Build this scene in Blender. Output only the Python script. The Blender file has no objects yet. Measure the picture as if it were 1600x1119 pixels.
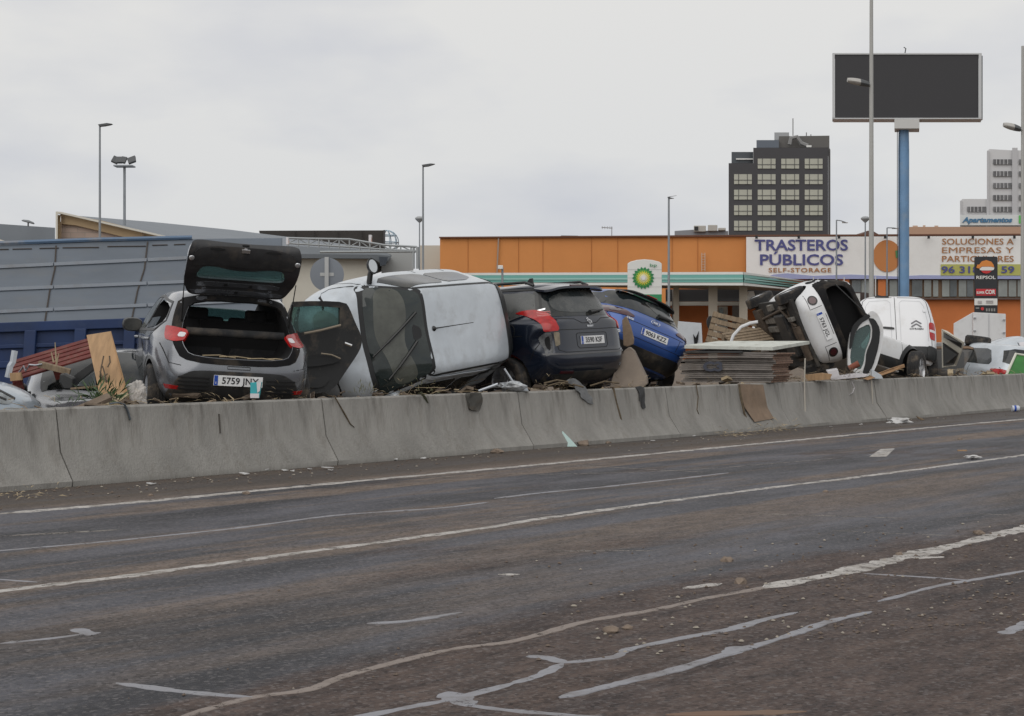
import bpy, math, random
from mathutils import Vector, Matrix, noise
from mathutils.bvhtree import BVHTree
from mathutils.geometry import delaunay_2d_cdt
random.seed(7)
R = math.radians
S = bpy.context.scene
COL = S.collection

# ---------------- camera ----------------
FP, HC, CX, CY = 2600.0, 1.32, 800.0, 540.0
cd = bpy.data.cameras.new("camera"); cam = bpy.data.objects.new("camera", cd); COL.objects.link(cam)
cd.sensor_width = 36; cd.lens = 36 * FP / 1600; cd.shift_y = -19.5 / 1600
cd.clip_start = .1; cd.clip_end = 6000
cam.location = (0, 0, HC); cam.rotation_euler = (R(90), 0, 0)
S.camera = cam

# ---------------- sky and sun ----------------
SUN_EL, SUN_AZ = 42, 205      # azimuth clockwise from +Y (camera looks along +Y)
W = bpy.data.worlds.new("World"); S.world = W; W.use_nodes = True
nt = W.node_tree; nt.nodes.clear()
def N(nt, t, **k):
    n = nt.nodes.new(t)
    for a, b in k.items(): setattr(n, a, b)
    return n
out = N(nt, 'ShaderNodeOutputWorld'); bg = N(nt, 'ShaderNodeBackground'); bg.inputs[1].default_value = .1
sky = N(nt, 'ShaderNodeTexSky'); sky.sky_type = 'NISHITA'; sky.sun_disc = False
sky.sun_elevation = R(SUN_EL); sky.sun_rotation = R(SUN_AZ)
tc = N(nt, 'ShaderNodeTexCoord'); mp = N(nt, 'ShaderNodeMapping'); mp.inputs['Scale'].default_value = (1, 1, 2.6)
nz = N(nt, 'ShaderNodeTexNoise'); nz.inputs['Scale'].default_value = 4.2; nz.inputs['Detail'].default_value = 5; nz.inputs['Roughness'].default_value = .5
rp = N(nt, 'ShaderNodeValToRGB'); rp.color_ramp.elements[0].position = .30; rp.color_ramp.elements[1].position = .52
rp.color_ramp.elements[0].color = (6.0, 6.1, 6.6, 1); rp.color_ramp.elements[1].color = (7.45, 7.38, 7.35, 1)
mx = N(nt, 'ShaderNodeMix', data_type='RGBA'); mx.inputs[0].default_value = .95
sx = N(nt, 'ShaderNodeSeparateXYZ')
hr = N(nt, 'ShaderNodeValToRGB'); hr.color_ramp.elements[0].position = .0; hr.color_ramp.elements[1].position = .22
hr.color_ramp.elements[0].color = (.91, .93, .955, 1); hr.color_ramp.elements[1].color = (1.05, 1.045, 1.02, 1)
ml = N(nt, 'ShaderNodeMix', data_type='RGBA', blend_type='MULTIPLY'); ml.inputs[0].default_value = 1
L = nt.links.new
L(tc.outputs['Generated'], mp.inputs[0]); L(mp.outputs[0], nz.inputs[0]); L(nz.outputs[0], rp.inputs[0])
L(tc.outputs['Generated'], sx.inputs[0]); L(sx.outputs[2], hr.inputs[0])
L(rp.outputs[0], ml.inputs[6]); L(hr.outputs[0], ml.inputs[7])
L(sky.outputs[0], mx.inputs[6]); L(ml.outputs[2], mx.inputs[7]); L(mx.outputs[2], bg.inputs[0]); L(bg.outputs[0], out.inputs[0])
sd = bpy.data.lights.new("sun", 'SUN'); sd.energy = 1.3; sd.angle = R(75); sd.color = (1, .965, .92)
so = bpy.data.objects.new("sun", sd); COL.objects.link(so)
so.rotation_euler = (R(90 - SUN_EL), 0, R(180 - SUN_AZ))
S.view_settings.view_transform = 'Standard'; S.view_settings.look = 'None'; S.view_settings.exposure = 0; S.view_settings.gamma = 1

# ---------------- helpers ----------------
def P(px, py, Y):          # photo pixel at depth Y -> world
    return Vector(((px - CX) / FP * Y, Y, HC - (py - CY) / FP * Y))
def G(px, py, z=0):        # photo pixel on the ground plane z
    Y = FP * (HC - z) / (py - CY)
    return Vector(((px - CX) / FP * Y, Y, z))

MATS = {}
def mat(name, col, rough=.6, metal=0, spec=.5, coat=0, var=.0, vscale=4, bump=0, bscale=40, dirt=0, dcol=(.17, .135, .10), dscale=2.5,
        alpha=1, streak=None, emit=None, dlo=.5, col2=None, wear=0):
    if name in MATS: return MATS[name]
    m = bpy.data.materials.new(name); m.use_nodes = True; t = m.node_tree; MATS[name] = m
    b = t.nodes['Principled BSDF']; l = t.links.new
    b.inputs['Base Color'].default_value = (*col, 1); b.inputs['Roughness'].default_value = rough
    b.inputs['Metallic'].default_value = metal; b.inputs['Specular IOR Level'].default_value = spec
    b.inputs['Coat Weight'].default_value = coat; b.inputs['Coat Roughness'].default_value = .08
    b.inputs['Alpha'].default_value = alpha
    tc = N(t, 'ShaderNodeTexCoord'); vec = tc.outputs['Object']
    if streak:
        mp = N(t, 'ShaderNodeMapping'); mp.inputs['Scale'].default_value = streak; l(vec, mp.inputs[0]); vec2 = mp.outputs[0]
    else: vec2 = vec
    cur = None
    if var or col2:
        n = N(t, 'ShaderNodeTexNoise'); n.inputs['Scale'].default_value = vscale; n.inputs['Detail'].default_value = 6; n.inputs['Roughness'].default_value = .62
        l(vec2, n.inputs[0]); r = N(t, 'ShaderNodeValToRGB')
        r.color_ramp.elements[0].position = .32; r.color_ramp.elements[1].position = .68
        c2 = col2 or tuple(min(1, c * (1 + var)) for c in col); c1 = col if col2 else tuple(c * (1 - var) for c in col)
        r.color_ramp.elements[0].color = (*c1, 1); r.color_ramp.elements[1].color = (*c2, 1)
        l(n.outputs[0], r.inputs[0]); cur = r.outputs[0]
    if dirt:
        n = N(t, 'ShaderNodeTexNoise'); n.inputs['Scale'].default_value = dscale; n.inputs['Detail'].default_value = 9; n.inputs['Roughness'].default_value = .72
        l(vec2, n.inputs[0]); r = N(t, 'ShaderNodeValToRGB'); r.color_ramp.elements[0].position = dlo; r.color_ramp.elements[1].position = dlo + .22
        r.color_ramp.elements[0].color = (0, 0, 0, 1); r.color_ramp.elements[1].color = (dirt, dirt, dirt, 1)
        l(n.outputs[0], r.inputs[0]); x = N(t, 'ShaderNodeMix', data_type='RGBA'); l(r.outputs[0], x.inputs[0])
        if cur: l(cur, x.inputs[6])
        else: x.inputs[6].default_value = (*col, 1)
        x.inputs[7].default_value = (*dcol, 1); cur = x.outputs[2]
        y = N(t, 'ShaderNodeMapRange'); y.inputs[3].default_value = rough; y.inputs[4].default_value = .85; l(r.outputs[0], y.inputs[0]); l(y.outputs[0], b.inputs['Roughness'])
        if coat:
            z = N(t, 'ShaderNodeMapRange'); z.inputs[3].default_value = coat; z.inputs[4].default_value = 0; l(r.outputs[0], z.inputs[0]); l(z.outputs[0], b.inputs['Coat Weight'])
        if metal:
            z = N(t, 'ShaderNodeMapRange'); z.inputs[3].default_value = metal; z.inputs[4].default_value = 0; l(r.outputs[0], z.inputs[0]); l(z.outputs[0], b.inputs['Metallic'])
    if cur: l(cur, b.inputs['Base Color'])
    if wear:
        n = N(t, 'ShaderNodeTexNoise'); n.inputs['Scale'].default_value = 9; n.inputs['Detail'].default_value = 10; n.inputs['Roughness'].default_value = .85; l(vec, n.inputs[0])
        r = N(t, 'ShaderNodeMapRange'); r.inputs[1].default_value = wear - .035; r.inputs[2].default_value = wear + .035; l(n.outputs[0], r.inputs[0]); l(r.outputs[0], b.inputs['Alpha'])
    if bump:
        n = N(t, 'ShaderNodeTexNoise'); n.inputs['Scale'].default_value = bscale; n.inputs['Detail'].default_value = 5
        l(vec2, n.inputs[0]); bp = N(t, 'ShaderNodeBump'); bp.inputs['Strength'].default_value = bump; bp.inputs['Distance'].default_value = .02
        l(n.outputs[0], bp.inputs['Height']); l(bp.outputs[0], b.inputs['Normal'])
    return m
def glass_mat(name, tint, op, rough=.04):
    if name in MATS: return MATS[name]
    m = bpy.data.materials.new(name); m.use_nodes = True; t = m.node_tree; t.nodes.clear(); MATS[name] = m
    o = N(t, 'ShaderNodeOutputMaterial'); a = N(t, 'ShaderNodeBsdfTransparent'); a.inputs[0].default_value = (*tint, 1)
    b = N(t, 'ShaderNodeBsdfPrincipled'); b.inputs['Base Color'].default_value = (*[c * .22 for c in tint], 1); b.inputs['Roughness'].default_value = rough; b.inputs['Coat Weight'].default_value = .5
    x = N(t, 'ShaderNodeMixShader'); x.inputs[0].default_value = op
    t.links.new(a.outputs[0], x.inputs[1]); t.links.new(b.outputs[0], x.inputs[2]); t.links.new(x.outputs[0], o.inputs[0])
    return m

def tag(o, label=None, cat=None, group=None, kind=None):
    if label: o['label'] = label
    if cat: o['category'] = cat
    if group: o['group'] = group
    if kind: o['kind'] = kind
    return o
def empty(name, loc, rot=(0, 0, 0), label=None, cat=None, group=None):
    o = bpy.data.objects.new(name, None); COL.objects.link(o); o.location = loc; o.rotation_euler = [R(a) for a in rot]
    o.empty_display_size = .3
    return tag(o, label, cat, group)
def mkobj(name, me, parent=None, mats=()):
    o = bpy.data.objects.new(name, me); COL.objects.link(o)
    for m in mats: me.materials.append(m)
    if parent: o.parent = parent
    return o
class MB:
    def __init__(s): s.v = []; s.f = []; s.m = []
    def add(s, vs, fs, mi=0):
        k = len(s.v); s.v += [tuple(v) for v in vs]; s.f += [[i + k for i in f] for f in fs]; s.m += [mi] * len(fs); return s
    def box(s, x0, x1, y0, y1, z0, z1, mi=0, M=None):
        v = [Vector((x, y, z)) for x in (x0, x1) for y in (y0, y1) for z in (z0, z1)]
        if M: v = [M @ a for a in v]
        return s.add(v, [(0, 1, 3, 2), (4, 6, 7, 5), (0, 4, 5, 1), (2, 3, 7, 6), (0, 2, 6, 4), (1, 5, 7, 3)], mi)
    def prism(s, poly, d, mi=0, M=None):      # poly: list of 3D pts (planar), extruded by vector d
        d = Vector(d); n = len(poly); v = [Vector(p) for p in poly]; v += [p + d for p in v]
        if M: v = [M @ a for a in v]
        return s.add(v, [list(range(n))[::-1], list(range(n, 2 * n))] + [(i, (i + 1) % n, (i + 1) % n + n, i + n) for i in range(n)], mi)
    def tube(s, pts, r, n=8, mi=0, cap=True, flat=1):
        pts = [Vector(p) for p in pts]; rings = []; up = None
        for i, p in enumerate(pts):
            d = (pts[min(i + 1, len(pts) - 1)] - pts[max(i - 1, 0)]).normalized()
            if up is None: up = Vector((0, 0, 1)) if abs(d.z) < .9 else Vector((0, 1, 0))
            a = d.cross(up).normalized(); b = a.cross(d).normalized(); up = b
            rr = r[i] if isinstance(r, (list, tuple)) else r
            rings.append([p + a * math.cos(t * 2 * math.pi / n) * rr + b * math.sin(t * 2 * math.pi / n) * rr * flat for t in range(n)])
        v = [q for g in rings for q in g]; f = []
        for i in range(len(rings) - 1):
            for j in range(n): f.append((i * n + j, i * n + (j + 1) % n, (i + 1) * n + (j + 1) % n, (i + 1) * n + j))
        if cap: f += [list(range(n))[::-1], [(len(rings) - 1) * n + j for j in range(n)]]
        return s.add(v, f, mi)
    def lathe(s, prof, n=32, axis='z', M=None, mi=0, cap=False):   # prof: (r, h)
        v = []; f = []
        for r_, h in prof:
            for j in range(n):
                a = 2 * math.pi * j / n; c, q = math.cos(a) * r_, math.sin(a) * r_
                p = Vector((c, q, h)) if axis == 'z' else (Vector((c, h, q)) if axis == 'y' else Vector((h, c, q)))
                v.append(M @ p if M else p)
        for i in range(len(prof) - 1):
            for j in range(n): f.append((i * n + j, i * n + (j + 1) % n, (i + 1) * n + (j + 1) % n, (i + 1) * n + j))
        if cap: f += [list(range(n))[::-1], [(len(prof) - 1) * n + j for j in range(n)]]
        return s.add(v, f, mi)
    def build(s, name, mats, parent=None, smooth=None, bevel=0):
        me = bpy.data.meshes.new(name); me.from_pydata(s.v, [], s.f); me.update()
        if not isinstance(mats, (list, tuple)): mats = [mats]
        o = mkobj(name, me, parent, mats)
        me.polygons.foreach_set('material_index', s.m)
        fixn(me)
        if bevel:
            b = o.modifiers.new('bevel', 'BEVEL'); b.width = bevel; b.segments = 2; b.limit_method = 'ANGLE'; b.angle_limit = R(40)
        if smooth is not None: shade(me, smooth)
        return o
def fixn(me):
    import bmesh
    b = bmesh.new(); b.from_mesh(me); bmesh.ops.recalc_face_normals(b, faces=b.faces); b.to_mesh(me); b.free()
def shade(me, ang):
    me.shade_smooth(); me.set_sharp_from_angle(angle=R(ang))
def cr(rows, sub):      # catmull-rom through rows
    o = []
    n = len(rows)
    for i in range(n - 1):
        p0, p1, p2, p3 = rows[max(i - 1, 0)], rows[i], rows[i + 1], rows[min(i + 2, n - 1)]
        for k in range(sub):
            t = k / sub
            o.append([.5 * (2 * b + (c - a) * t + (2 * a - 5 * b + 4 * c - d) * t * t + (3 * b - a - 3 * c + d) * t ** 3) for a, b, c, d in zip(p0, p1, p2, p3)])
    o.append(list(rows[-1])); return o
def rnd(poly, it=2, q=.2):
    for _ in range(it):
        n = len(poly); o = []
        for i in range(n):
            a, b = poly[i], poly[(i + 1) % n]
            o += [(a[0] + (b[0] - a[0]) * q, a[1] + (b[1] - a[1]) * q), (b[0] - (b[0] - a[0]) * q, b[1] - (b[1] - a[1]) * q)]
        poly = o
    return poly
def inpoly(x, y, p):
    c = False; j = len(p) - 1
    for i in range(len(p)):
        if (p[i][1] > y) != (p[j][1] > y) and x < (p[j][0] - p[i][0]) * (y - p[i][1]) / (p[j][1] - p[i][1]) + p[i][0]: c = not c
        j = i
    return c
def dens(p, s):
    o = []
    for i in range(len(p)):
        a, b = p[i], p[(i + 1) % len(p)]; d = math.hypot(a[0] - b[0], a[1] - b[1]); k = max(1, int(d / s))
        o += [(a[0] + (b[0] - a[0]) * t / k, a[1] + (b[1] - a[1]) * t / k) for t in range(k)]
    return o
def sheet(name, outer, mapf, mats, parent=None, thick=.01, holes=(), sp=.06, smooth=50, mb=None, mi=0, mi2=None):
    outer = dens(outer, sp); hs = [dens(h, sp) for h in holes]
    V = [Vector(p) for p in outer]; E_ = [(i, (i + 1) % len(outer)) for i in range(len(outer))]
    for h in hs:
        k = len(V); V += [Vector(p) for p in h]; E_ += [(k + i, k + (i + 1) % len(h)) for i in range(len(h))]
    xs = [p[0] for p in outer]; ys = [p[1] for p in outer]
    bp = list(V)
    x = min(xs) + sp * .5
    while x < max(xs):
        y = min(ys) + sp * .5
        while y < max(ys):
            if inpoly(x, y, outer) and not any(inpoly(x, y, h) for h in hs) and min((q.x - x) ** 2 + (q.y - y) ** 2 for q in bp) > (sp * .4) ** 2: V.append(Vector((x, y)))
            y += sp
        x += sp
    r = delaunay_2d_cdt(V, E_, [], 0, 1e-6)
    vv, ff = r[0], r[2]; tris = []
    for f in ff:
        cx = sum(vv[i].x for i in f) / len(f); cy = sum(vv[i].y for i in f) / len(f)
        if inpoly(cx, cy, outer) and not any(inpoly(cx, cy, h) for h in hs): tris.append(list(f))
    pn = [mapf(v.x, v.y) for v in vv]; n = len(vv)
    pts = [p for p, _ in pn] + [p - nn * thick for p, nn in pn]
    cnt = {}
    for f in tris:
        for i in range(len(f)):
            e = (f[i], f[(i + 1) % len(f)]); cnt[tuple(sorted(e))] = cnt.get(tuple(sorted(e)), []) + [e]
    fs = [list(f) for f in tris]; bk = [[i + n for i in f[::-1]] for f in tris]; sd_ = [(e[0][1], e[0][0], e[0][0] + n, e[0][1] + n) for e in cnt.values() if len(e) == 1]
    own = mb is None; mb = mb or MB()
    k = len(mb.v); mb.v += [tuple(p) for p in pts]
    for grp, m_ in ((fs, mi), (bk, mi if mi2 is None else mi2), (sd_, mi)):
        mb.f += [[i + k for i in f] for f in grp]; mb.m += [m_] * len(grp)
    if own: return mb.build(name, mats, parent, smooth)
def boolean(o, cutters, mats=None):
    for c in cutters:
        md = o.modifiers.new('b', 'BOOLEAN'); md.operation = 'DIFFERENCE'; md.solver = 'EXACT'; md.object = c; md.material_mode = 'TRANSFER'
    dg = bpy.context.evaluated_depsgraph_get()
    me = bpy.data.meshes.new_from_object(o.evaluated_get(dg)); o.modifiers.clear(); old = o.data; o.data = me; bpy.data.meshes.remove(old)
    for c in cutters: m_ = c.data; bpy.data.objects.remove(c); bpy.data.meshes.remove(m_)
def text(name, s, size, M, material, parent=None, depth=.006, bold=0, sx=1, align='CENTER', space=1, shear=0):
    c = bpy.data.curves.new(name, 'FONT'); c.body = s; c.size = size; c.extrude = depth / 2; c.offset = bold if bold > .0045 * size else 0; c.align_x = align; c.align_y = 'CENTER'; c.space_character = space; c.shear = shear; c.resolution_u = 3
    o = bpy.data.objects.new(name + '_tmp', c); COL.objects.link(o)
    dg = bpy.context.evaluated_depsgraph_get(); dg.update()
    me = bpy.data.meshes.new_from_object(o.evaluated_get(dg)); bpy.data.objects.remove(o); bpy.data.curves.remove(c)
    me.transform(Matrix.Diagonal((sx, 1, 1, 1))); me.transform(M); me.name = name; me.materials.clear()
    return mkobj(name, me, parent, [material])
def MX(loc, xa, ya):       # matrix with given local x and y axes
    xa = Vector(xa).normalized(); za = xa.cross(Vector(ya)).normalized(); ya = za.cross(xa)
    return Matrix(((xa.x, ya.x, za.x, loc[0]), (xa.y, ya.y, za.y, loc[1]), (xa.z, ya.z, za.z, loc[2]), (0, 0, 0, 1)))

# ---------------- materials ----------------
M_black = mat('black_plastic', (.018, .019, .02), .55, var=.25, dirt=.7, dlo=.52)
M_trim = mat('satin_black', (.012, .013, .014), .4)
M_char = mat('charcoal_plastic', (.035, .036, .039), .5, var=.15, dirt=.45, dscale=4, dlo=.52)
M_rub = mat('tyre_rubber', (.016, .016, .017), .8, dirt=.7, dscale=6, dlo=.48, bump=.2)
M_alloy = mat('alloy', (.55, .56, .58), .35, metal=.8, dirt=.5, dscale=8, dlo=.55)
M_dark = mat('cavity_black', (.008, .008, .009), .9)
M_glass = mat('dark_glass', (.010, .014, .016), .05, spec=.5, coat=.1, dirt=.25, dcol=(.2, .18, .15), dscale=1.6, dlo=.45)
M_glassm = mat('dusty_glass', (.03, .036, .038), .12, spec=.6, dirt=.45, dcol=(.16, .16, .15), dscale=2.2, dlo=.42)
M_pale = mat('pale_reflecting_glass', (.22, .25, .26), .08, spec=.6, dirt=.2)
M_teal = glass_mat('green_glass', (.52, .74, .72), .50)
M_seam = mat('panel_gap', (.006, .006, .007), .8)
M_red = mat('red_lens', (.36, .008, .008), .22, coat=.25, var=.25, vscale=14)
M_dred = mat('smoked_lens', (.05, .008, .012), .1, coat=.8)
M_clear = mat('clear_lens', (.62, .60, .62), .15, coat=.6)
M_chrome = mat('chrome', (.75, .76, .78), .15, metal=1)
M_plate = mat('plate_white', (.72, .73, .74), .4, dirt=.35, dscale=5, dlo=.5)
M_eu = mat('plate_blue', (.01, .06, .36), .4)
M_ink = mat('plate_ink', (.015, .015, .018), .5)
M_conc = None
# ---------------- car building kit ----------------
def car_body(rows, xc=-.3, sub=5, nq=22, disp=None):
    rs = cr(rows, sub); v = []; f = []; m = 4 * nq
    for (z, xf, xr, w, nf, nr) in rs:
        ring = []
        for q in range(4):
            pts = []
            K = 160
            for i in range(K + 1):
                t = (q + i / K) * math.pi / 2
                c, s_ = math.cos(t), math.sin(t); n_ = nf if q in (0, 3) else nr; a = (xf - xc) if q in (0, 3) else (xc - xr)
                pts.append((xc + math.copysign(abs(c) ** (2 / n_), c) * a if abs(c) > 1e-9 else xc, math.copysign(abs(s_) ** (2 / n_), s_) * w if abs(s_) > 1e-9 else 0))
            d = [0]
            for i in range(K): d.append(d[-1] + math.hypot(pts[i + 1][0] - pts[i][0], pts[i + 1][1] - pts[i][1]))
            mixd = [.6 * d[i] / d[-1] + .4 * i / K for i in range(K + 1)]; j = 0
            for k in range(nq):
                tt = k / nq
                while mixd[j + 1] < tt: j += 1
                u = (tt - mixd[j]) / (mixd[j + 1] - mixd[j])
                ring.append((pts[j][0] + (pts[j + 1][0] - pts[j][0]) * u, pts[j][1] + (pts[j + 1][1] - pts[j][1]) * u))
        for x, y in ring:
            p = Vector((x, y, z))
            if disp: p = disp(p)
            v.append(p)
    for i in range(len(rs) - 1):
        for j in range(m): f.append((i * m + j, i * m + (j + 1) % m, (i + 1) * m + (j + 1) % m, (i + 1) * m + j))
    # caps as centre fans
    for base, flip in ((0, 1), ((len(rs) - 1) * m, 0)):
        c = sum((v[base + j] for j in range(m)), Vector()) / m; v.append(c); k = len(v) - 1
        for j in range(m):
            t = (base + j, base + (j + 1) % m, k); f.append(t[::-1] if flip else t)
    return v, f
class Car:
    def __init__(s, name, label, cat, pos, rot, rows, paint, group='vehicles swept up behind the barrier', xc=-.3, wheels=(), wr=.31, wt=.2, disp=None, cut=None, rim=True, arch=.055, steer=0, nq=22, scale=1):
        s.root = empty(name, pos, (rot[2], rot[1], rot[0]), label, cat, group); s.paint = paint; s.root.scale = (scale,) * 3
        v, f = car_body(rows, xc, disp=disp, nq=nq); mb = MB(); mb.add(v, f)
        s.body = mb.build('body', [paint, M_dark], s.root)
        s.bvh = BVHTree.FromPolygons([tuple(a) for a in v], f)
        cs = []
        for (x, y) in wheels:
            c = MB(); s_ = 1 if y > 0 else -1
            c.lathe([(wr + arch, (abs(y) - wt * .5 - .12) * s_), (wr + arch, 1.3 * s_)], 40, 'y', Matrix.Translation((x, 0, wr)), cap=True)
            cs.append(c.build('cut', [M_dark]))
        if cut: cs += cut()
        for c in cs: c.parent = s.root
        if cs: boolean(s.body, cs)
        shade(s.body.data, 38)
        s.first = None
        for (x, y) in wheels: s.wheel(x, y, wr, wt, steer if x > 0 else 0)
    def wheel(s, x, y, r, w, steer=0):
        sgn = 1 if y > 0 else -1
        if s.first is None:
            t = MB(); h = w / 2
            prof = [(r * .62, -h), (r * .70, -h * 1.04), (r * .86, -h * 1.08), (r * .95, -h * .98), (r * .985, -h * .84)]
            for k in range(5):
                a = -h * .84 + (k + .5) * h * 1.68 / 5.0; e = h * .1
                prof += [(r, a - h * .24 + e), (r, a + h * .16), (r * .972, a + h * .17), (r * .972, a + h * .17 + e * .9)] if k < 4 else [(r, a - h * .2), (r, a + h * .1)]
            prof += [(r * .985, h * .84), (r * .95, h * .98), (r * .86, h * 1.08), (r * .70, h * 1.04), (r * .62, h), (r * .6, 0), (r * .62, -h)]
            t.lathe(prof, 48, 'y'); to = t.build('wheel', M_rub, s.root, 35)
            g = MB(); ro = r * .66
            g.lathe([(ro, -h * .95), (ro, h * .98), (ro * .94, h * .95), (ro * .90, h * .6), (ro * .86, -h * .3), (0.001, -h * .35)], 40, 'y')
            g.lathe([(.001, h * .72), (ro * .18, h * .72), (ro * .22, h * .62), (ro * .24, -h * .2)], 20, 'y')
            for k in range(5):
                for dd in (-.13, .13):
                    a = 2 * math.pi * k / 5 + dd
                    c_, s_ = math.cos(a), math.sin(a); c2, s2 = math.cos(a - dd * .4), math.sin(a - dd * .4)
                    pa = Vector((c2 * ro * .12, 0, s2 * ro * .12)); pb = Vector((c_ * ro * .92, 0, s_ * ro * .92)); tn = Vector((-s_, 0, c_)) * ro * .075
                    g.prism([pa - tn, pb - tn * 1.1, pb + tn * 1.1, pa + tn], (0, h * .3, 0), M=Matrix.Translation((0, h * .42, 0)))
            go = g.build('rim', M_alloy, to, 35); s.first = (to, go)
        else:
            to, go = s.first[0].copy(), s.first[1].copy(); COL.objects.link(to); COL.objects.link(go); to.parent = s.root; go.parent = to
        to.location = (x, y, r); to.rotation_euler = (0, 0, R(steer) if sgn > 0 else R(180 + steer))
    def fr(s, view):
        if view == 'L': return Vector((0, -1, 0)), Vector((1, 0, 0)), Vector((0, 0, 1))
        if view == 'R': return Vector((0, 1, 0)), Vector((1, 0, 0)), Vector((0, 0, 1))
        if view == 'B': return Vector((1, 0, 0)), Vector((0, 1, 0)), Vector((0, 0, 1))
        if view == 'F': return Vector((-1, 0, 0)), Vector((0, 1, 0)), Vector((0, 0, 1))
        if view == 'T': return Vector((0, 0, -1)), Vector((1, 0, 0)), Vector((0, 1, 0))
        a = R(view); return -Vector((math.cos(a), math.sin(a), 0)), Vector((-math.sin(a), math.cos(a), 0)), Vector((0, 0, 1))
    def mapf(s, view, off):
        d, u, w = s.fr(view)
        def f(a, b):
            o = u * a + w * b - d * 6
            h = s.bvh.ray_cast(o, d)
            if h[0] is None:
                k = 1.0; cz = .8 if d.z == 0 else 0
                while h[0] is None and k > .3:
                    k -= .01; h = s.bvh.ray_cast(u * (a * k) + w * (cz + (b - cz) * k) - d * 6, d)
                if h[0] is None: h = s.bvh.find_nearest(u * a + w * b)
            n = h[1]
            if n.dot(d) > 0: n = -n
            return h[0] + n * off, n
        return f
    def pt(s, view, a, b, off=.004): return s.mapf(view, off)(a, b)[0]
    def decal(s, name, view, poly, m, off=.004, thick=.012, sp=.06, holes=(), parent=None, label=None):
        o = sheet(name, poly, s.mapf(view, off), [m], parent or s.root, thick, holes, sp)
        if label: o['label'] = label
        return o
    def seams(s, name, items, width=.008, off=.0025, m=None, parent=None, closed=False, sp=.05):
        mb = MB()
        for view, path in items:
            f = s.mapf(view, off); pts = []
            for i in range(len(path) - 1):
                a, b = path[i], path[i + 1]; k = max(1, int(math.hypot(a[0] - b[0], a[1] - b[1]) / sp))
                pts += [(a[0] + (b[0] - a[0]) * t / k, a[1] + (b[1] - a[1]) * t / k) for t in range(k)]
            pts.append(path[-1]); vs = []
            for i, p in enumerate(pts):
                a, b = pts[max(i - 1, 0)], pts[min(i + 1, len(pts) - 1)]; dx, dy = b[0] - a[0], b[1] - a[1]; l = math.hypot(dx, dy) or 1
                nx, ny = -dy / l * width / 2, dx / l * width / 2
                for q in (1, -1):
                    pp, nn = f(p[0] + nx * q, p[1] + ny * q); vs.append(pp); vs.append(pp - nn * .008)
            fs = []
            for i in range(len(pts) - 1):
                k = i * 4; fs += [(k, k + 4, k + 6, k + 2), (k, k + 1, k + 5, k + 4), (k + 2, k + 6, k + 7, k + 3), (k + 1, k + 3, k + 7, k + 5)]
            e = (len(pts) - 1) * 4; fs += [(0, 2, 3, 1), (e, e + 1, e + 3, e + 2)]
            mb.add(vs, fs)
        return mb.build(name, m or M_seam, parent or s.root, 50)
    def arch_trim(s, view, xs, wr, arch, width, m, a0=-10, a1=190, zc=None, name='wheel_arch_trim'):
        for x in xs:
            zc_ = wr if zc is None else zc
            r0, r1 = wr + arch - .004, wr + arch + width
            po = [(x + r1 * math.cos(R(a)), zc_ + r1 * math.sin(R(a))) for a in range(a0, a1 + 1, 8)]
            pi_ = [(x + r0 * math.cos(R(a)), zc_ + r0 * math.sin(R(a))) for a in range(a1, a0 - 1, -8)]
            s.decal(name, view, po + pi_, m, .012, .03, .05)
    def plate(s, chars, M, w=.52, h=.11):
        mb = MB(); mb.box(-w / 2, w / 2, -h / 2, h / 2, -.008, .004, 0, M); mb.box(-w / 2 + .004, -w / 2 + .044, -h / 2 + .003, h / 2 - .003, -.004, .0058, 1, M)
        o = mb.build('number_plate', [M_plate, M_eu], s.root)
        text('plate_characters', chars, .098, M @ Matrix.Translation((.02, -.003, .0055)), M_ink, o, .003, .0015, sx=.98, space=1.02)
        text('plate_letter', 'E', .03, M @ Matrix.Translation((-w / 2 + .024, -.028, .0075)), M_plate, o, .002)
        return o
    def mirror(s, side, x, z, y, m, glassm=None):
        g = 1 if side == 'L' else -1; mb = MB()
        M = Matrix.Translation((x, g * (y + .12), z))
        prof = []
        V = []; n = 16; st = [(-.075, .055), (-.06, .095), (-.01, .105), (.04, .085), (.075, .03)]
        for (dx, q) in st:
            for j in range(n):
                a = 2 * math.pi * j / n; c, s_ = math.cos(a), math.sin(a)
                V.append((dx, g * math.copysign(abs(c) ** .7, c) * q * 1.15, math.copysign(abs(s_) ** .7, s_) * q * .8))
        F_ = [(i * n + j, i * n + (j + 1) % n, (i + 1) * n + (j + 1) % n, (i + 1) * n + j) for i in range(len(st) - 1) for j in range(n)]
        F_ += [list(range(n))[::-1], [(len(st) - 1) * n + j for j in range(n)]]
        mb.add([M @ Vector(p) for p in V], F_)
        mb.tube([(x, g * (y - .03), z - .06), (x, g * (y + .08), z - .05)], .03, 8)
        o = mb.build('door_mirror', m, s.root, 45)
        gb = MB(); gb.prism([(M @ Vector((-.07, g * math.copysign(abs(math.cos(t)) ** .7, math.cos(t)) * .098, math.copysign(abs(math.sin(t)) ** .7, math.sin(t)) * .068))) for t in [2 * math.pi * k / 20 for k in range(20)]], (-.012, 0, 0))
        gb.build('mirror_glass', glassm or M_pale, o)
        return o
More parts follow.
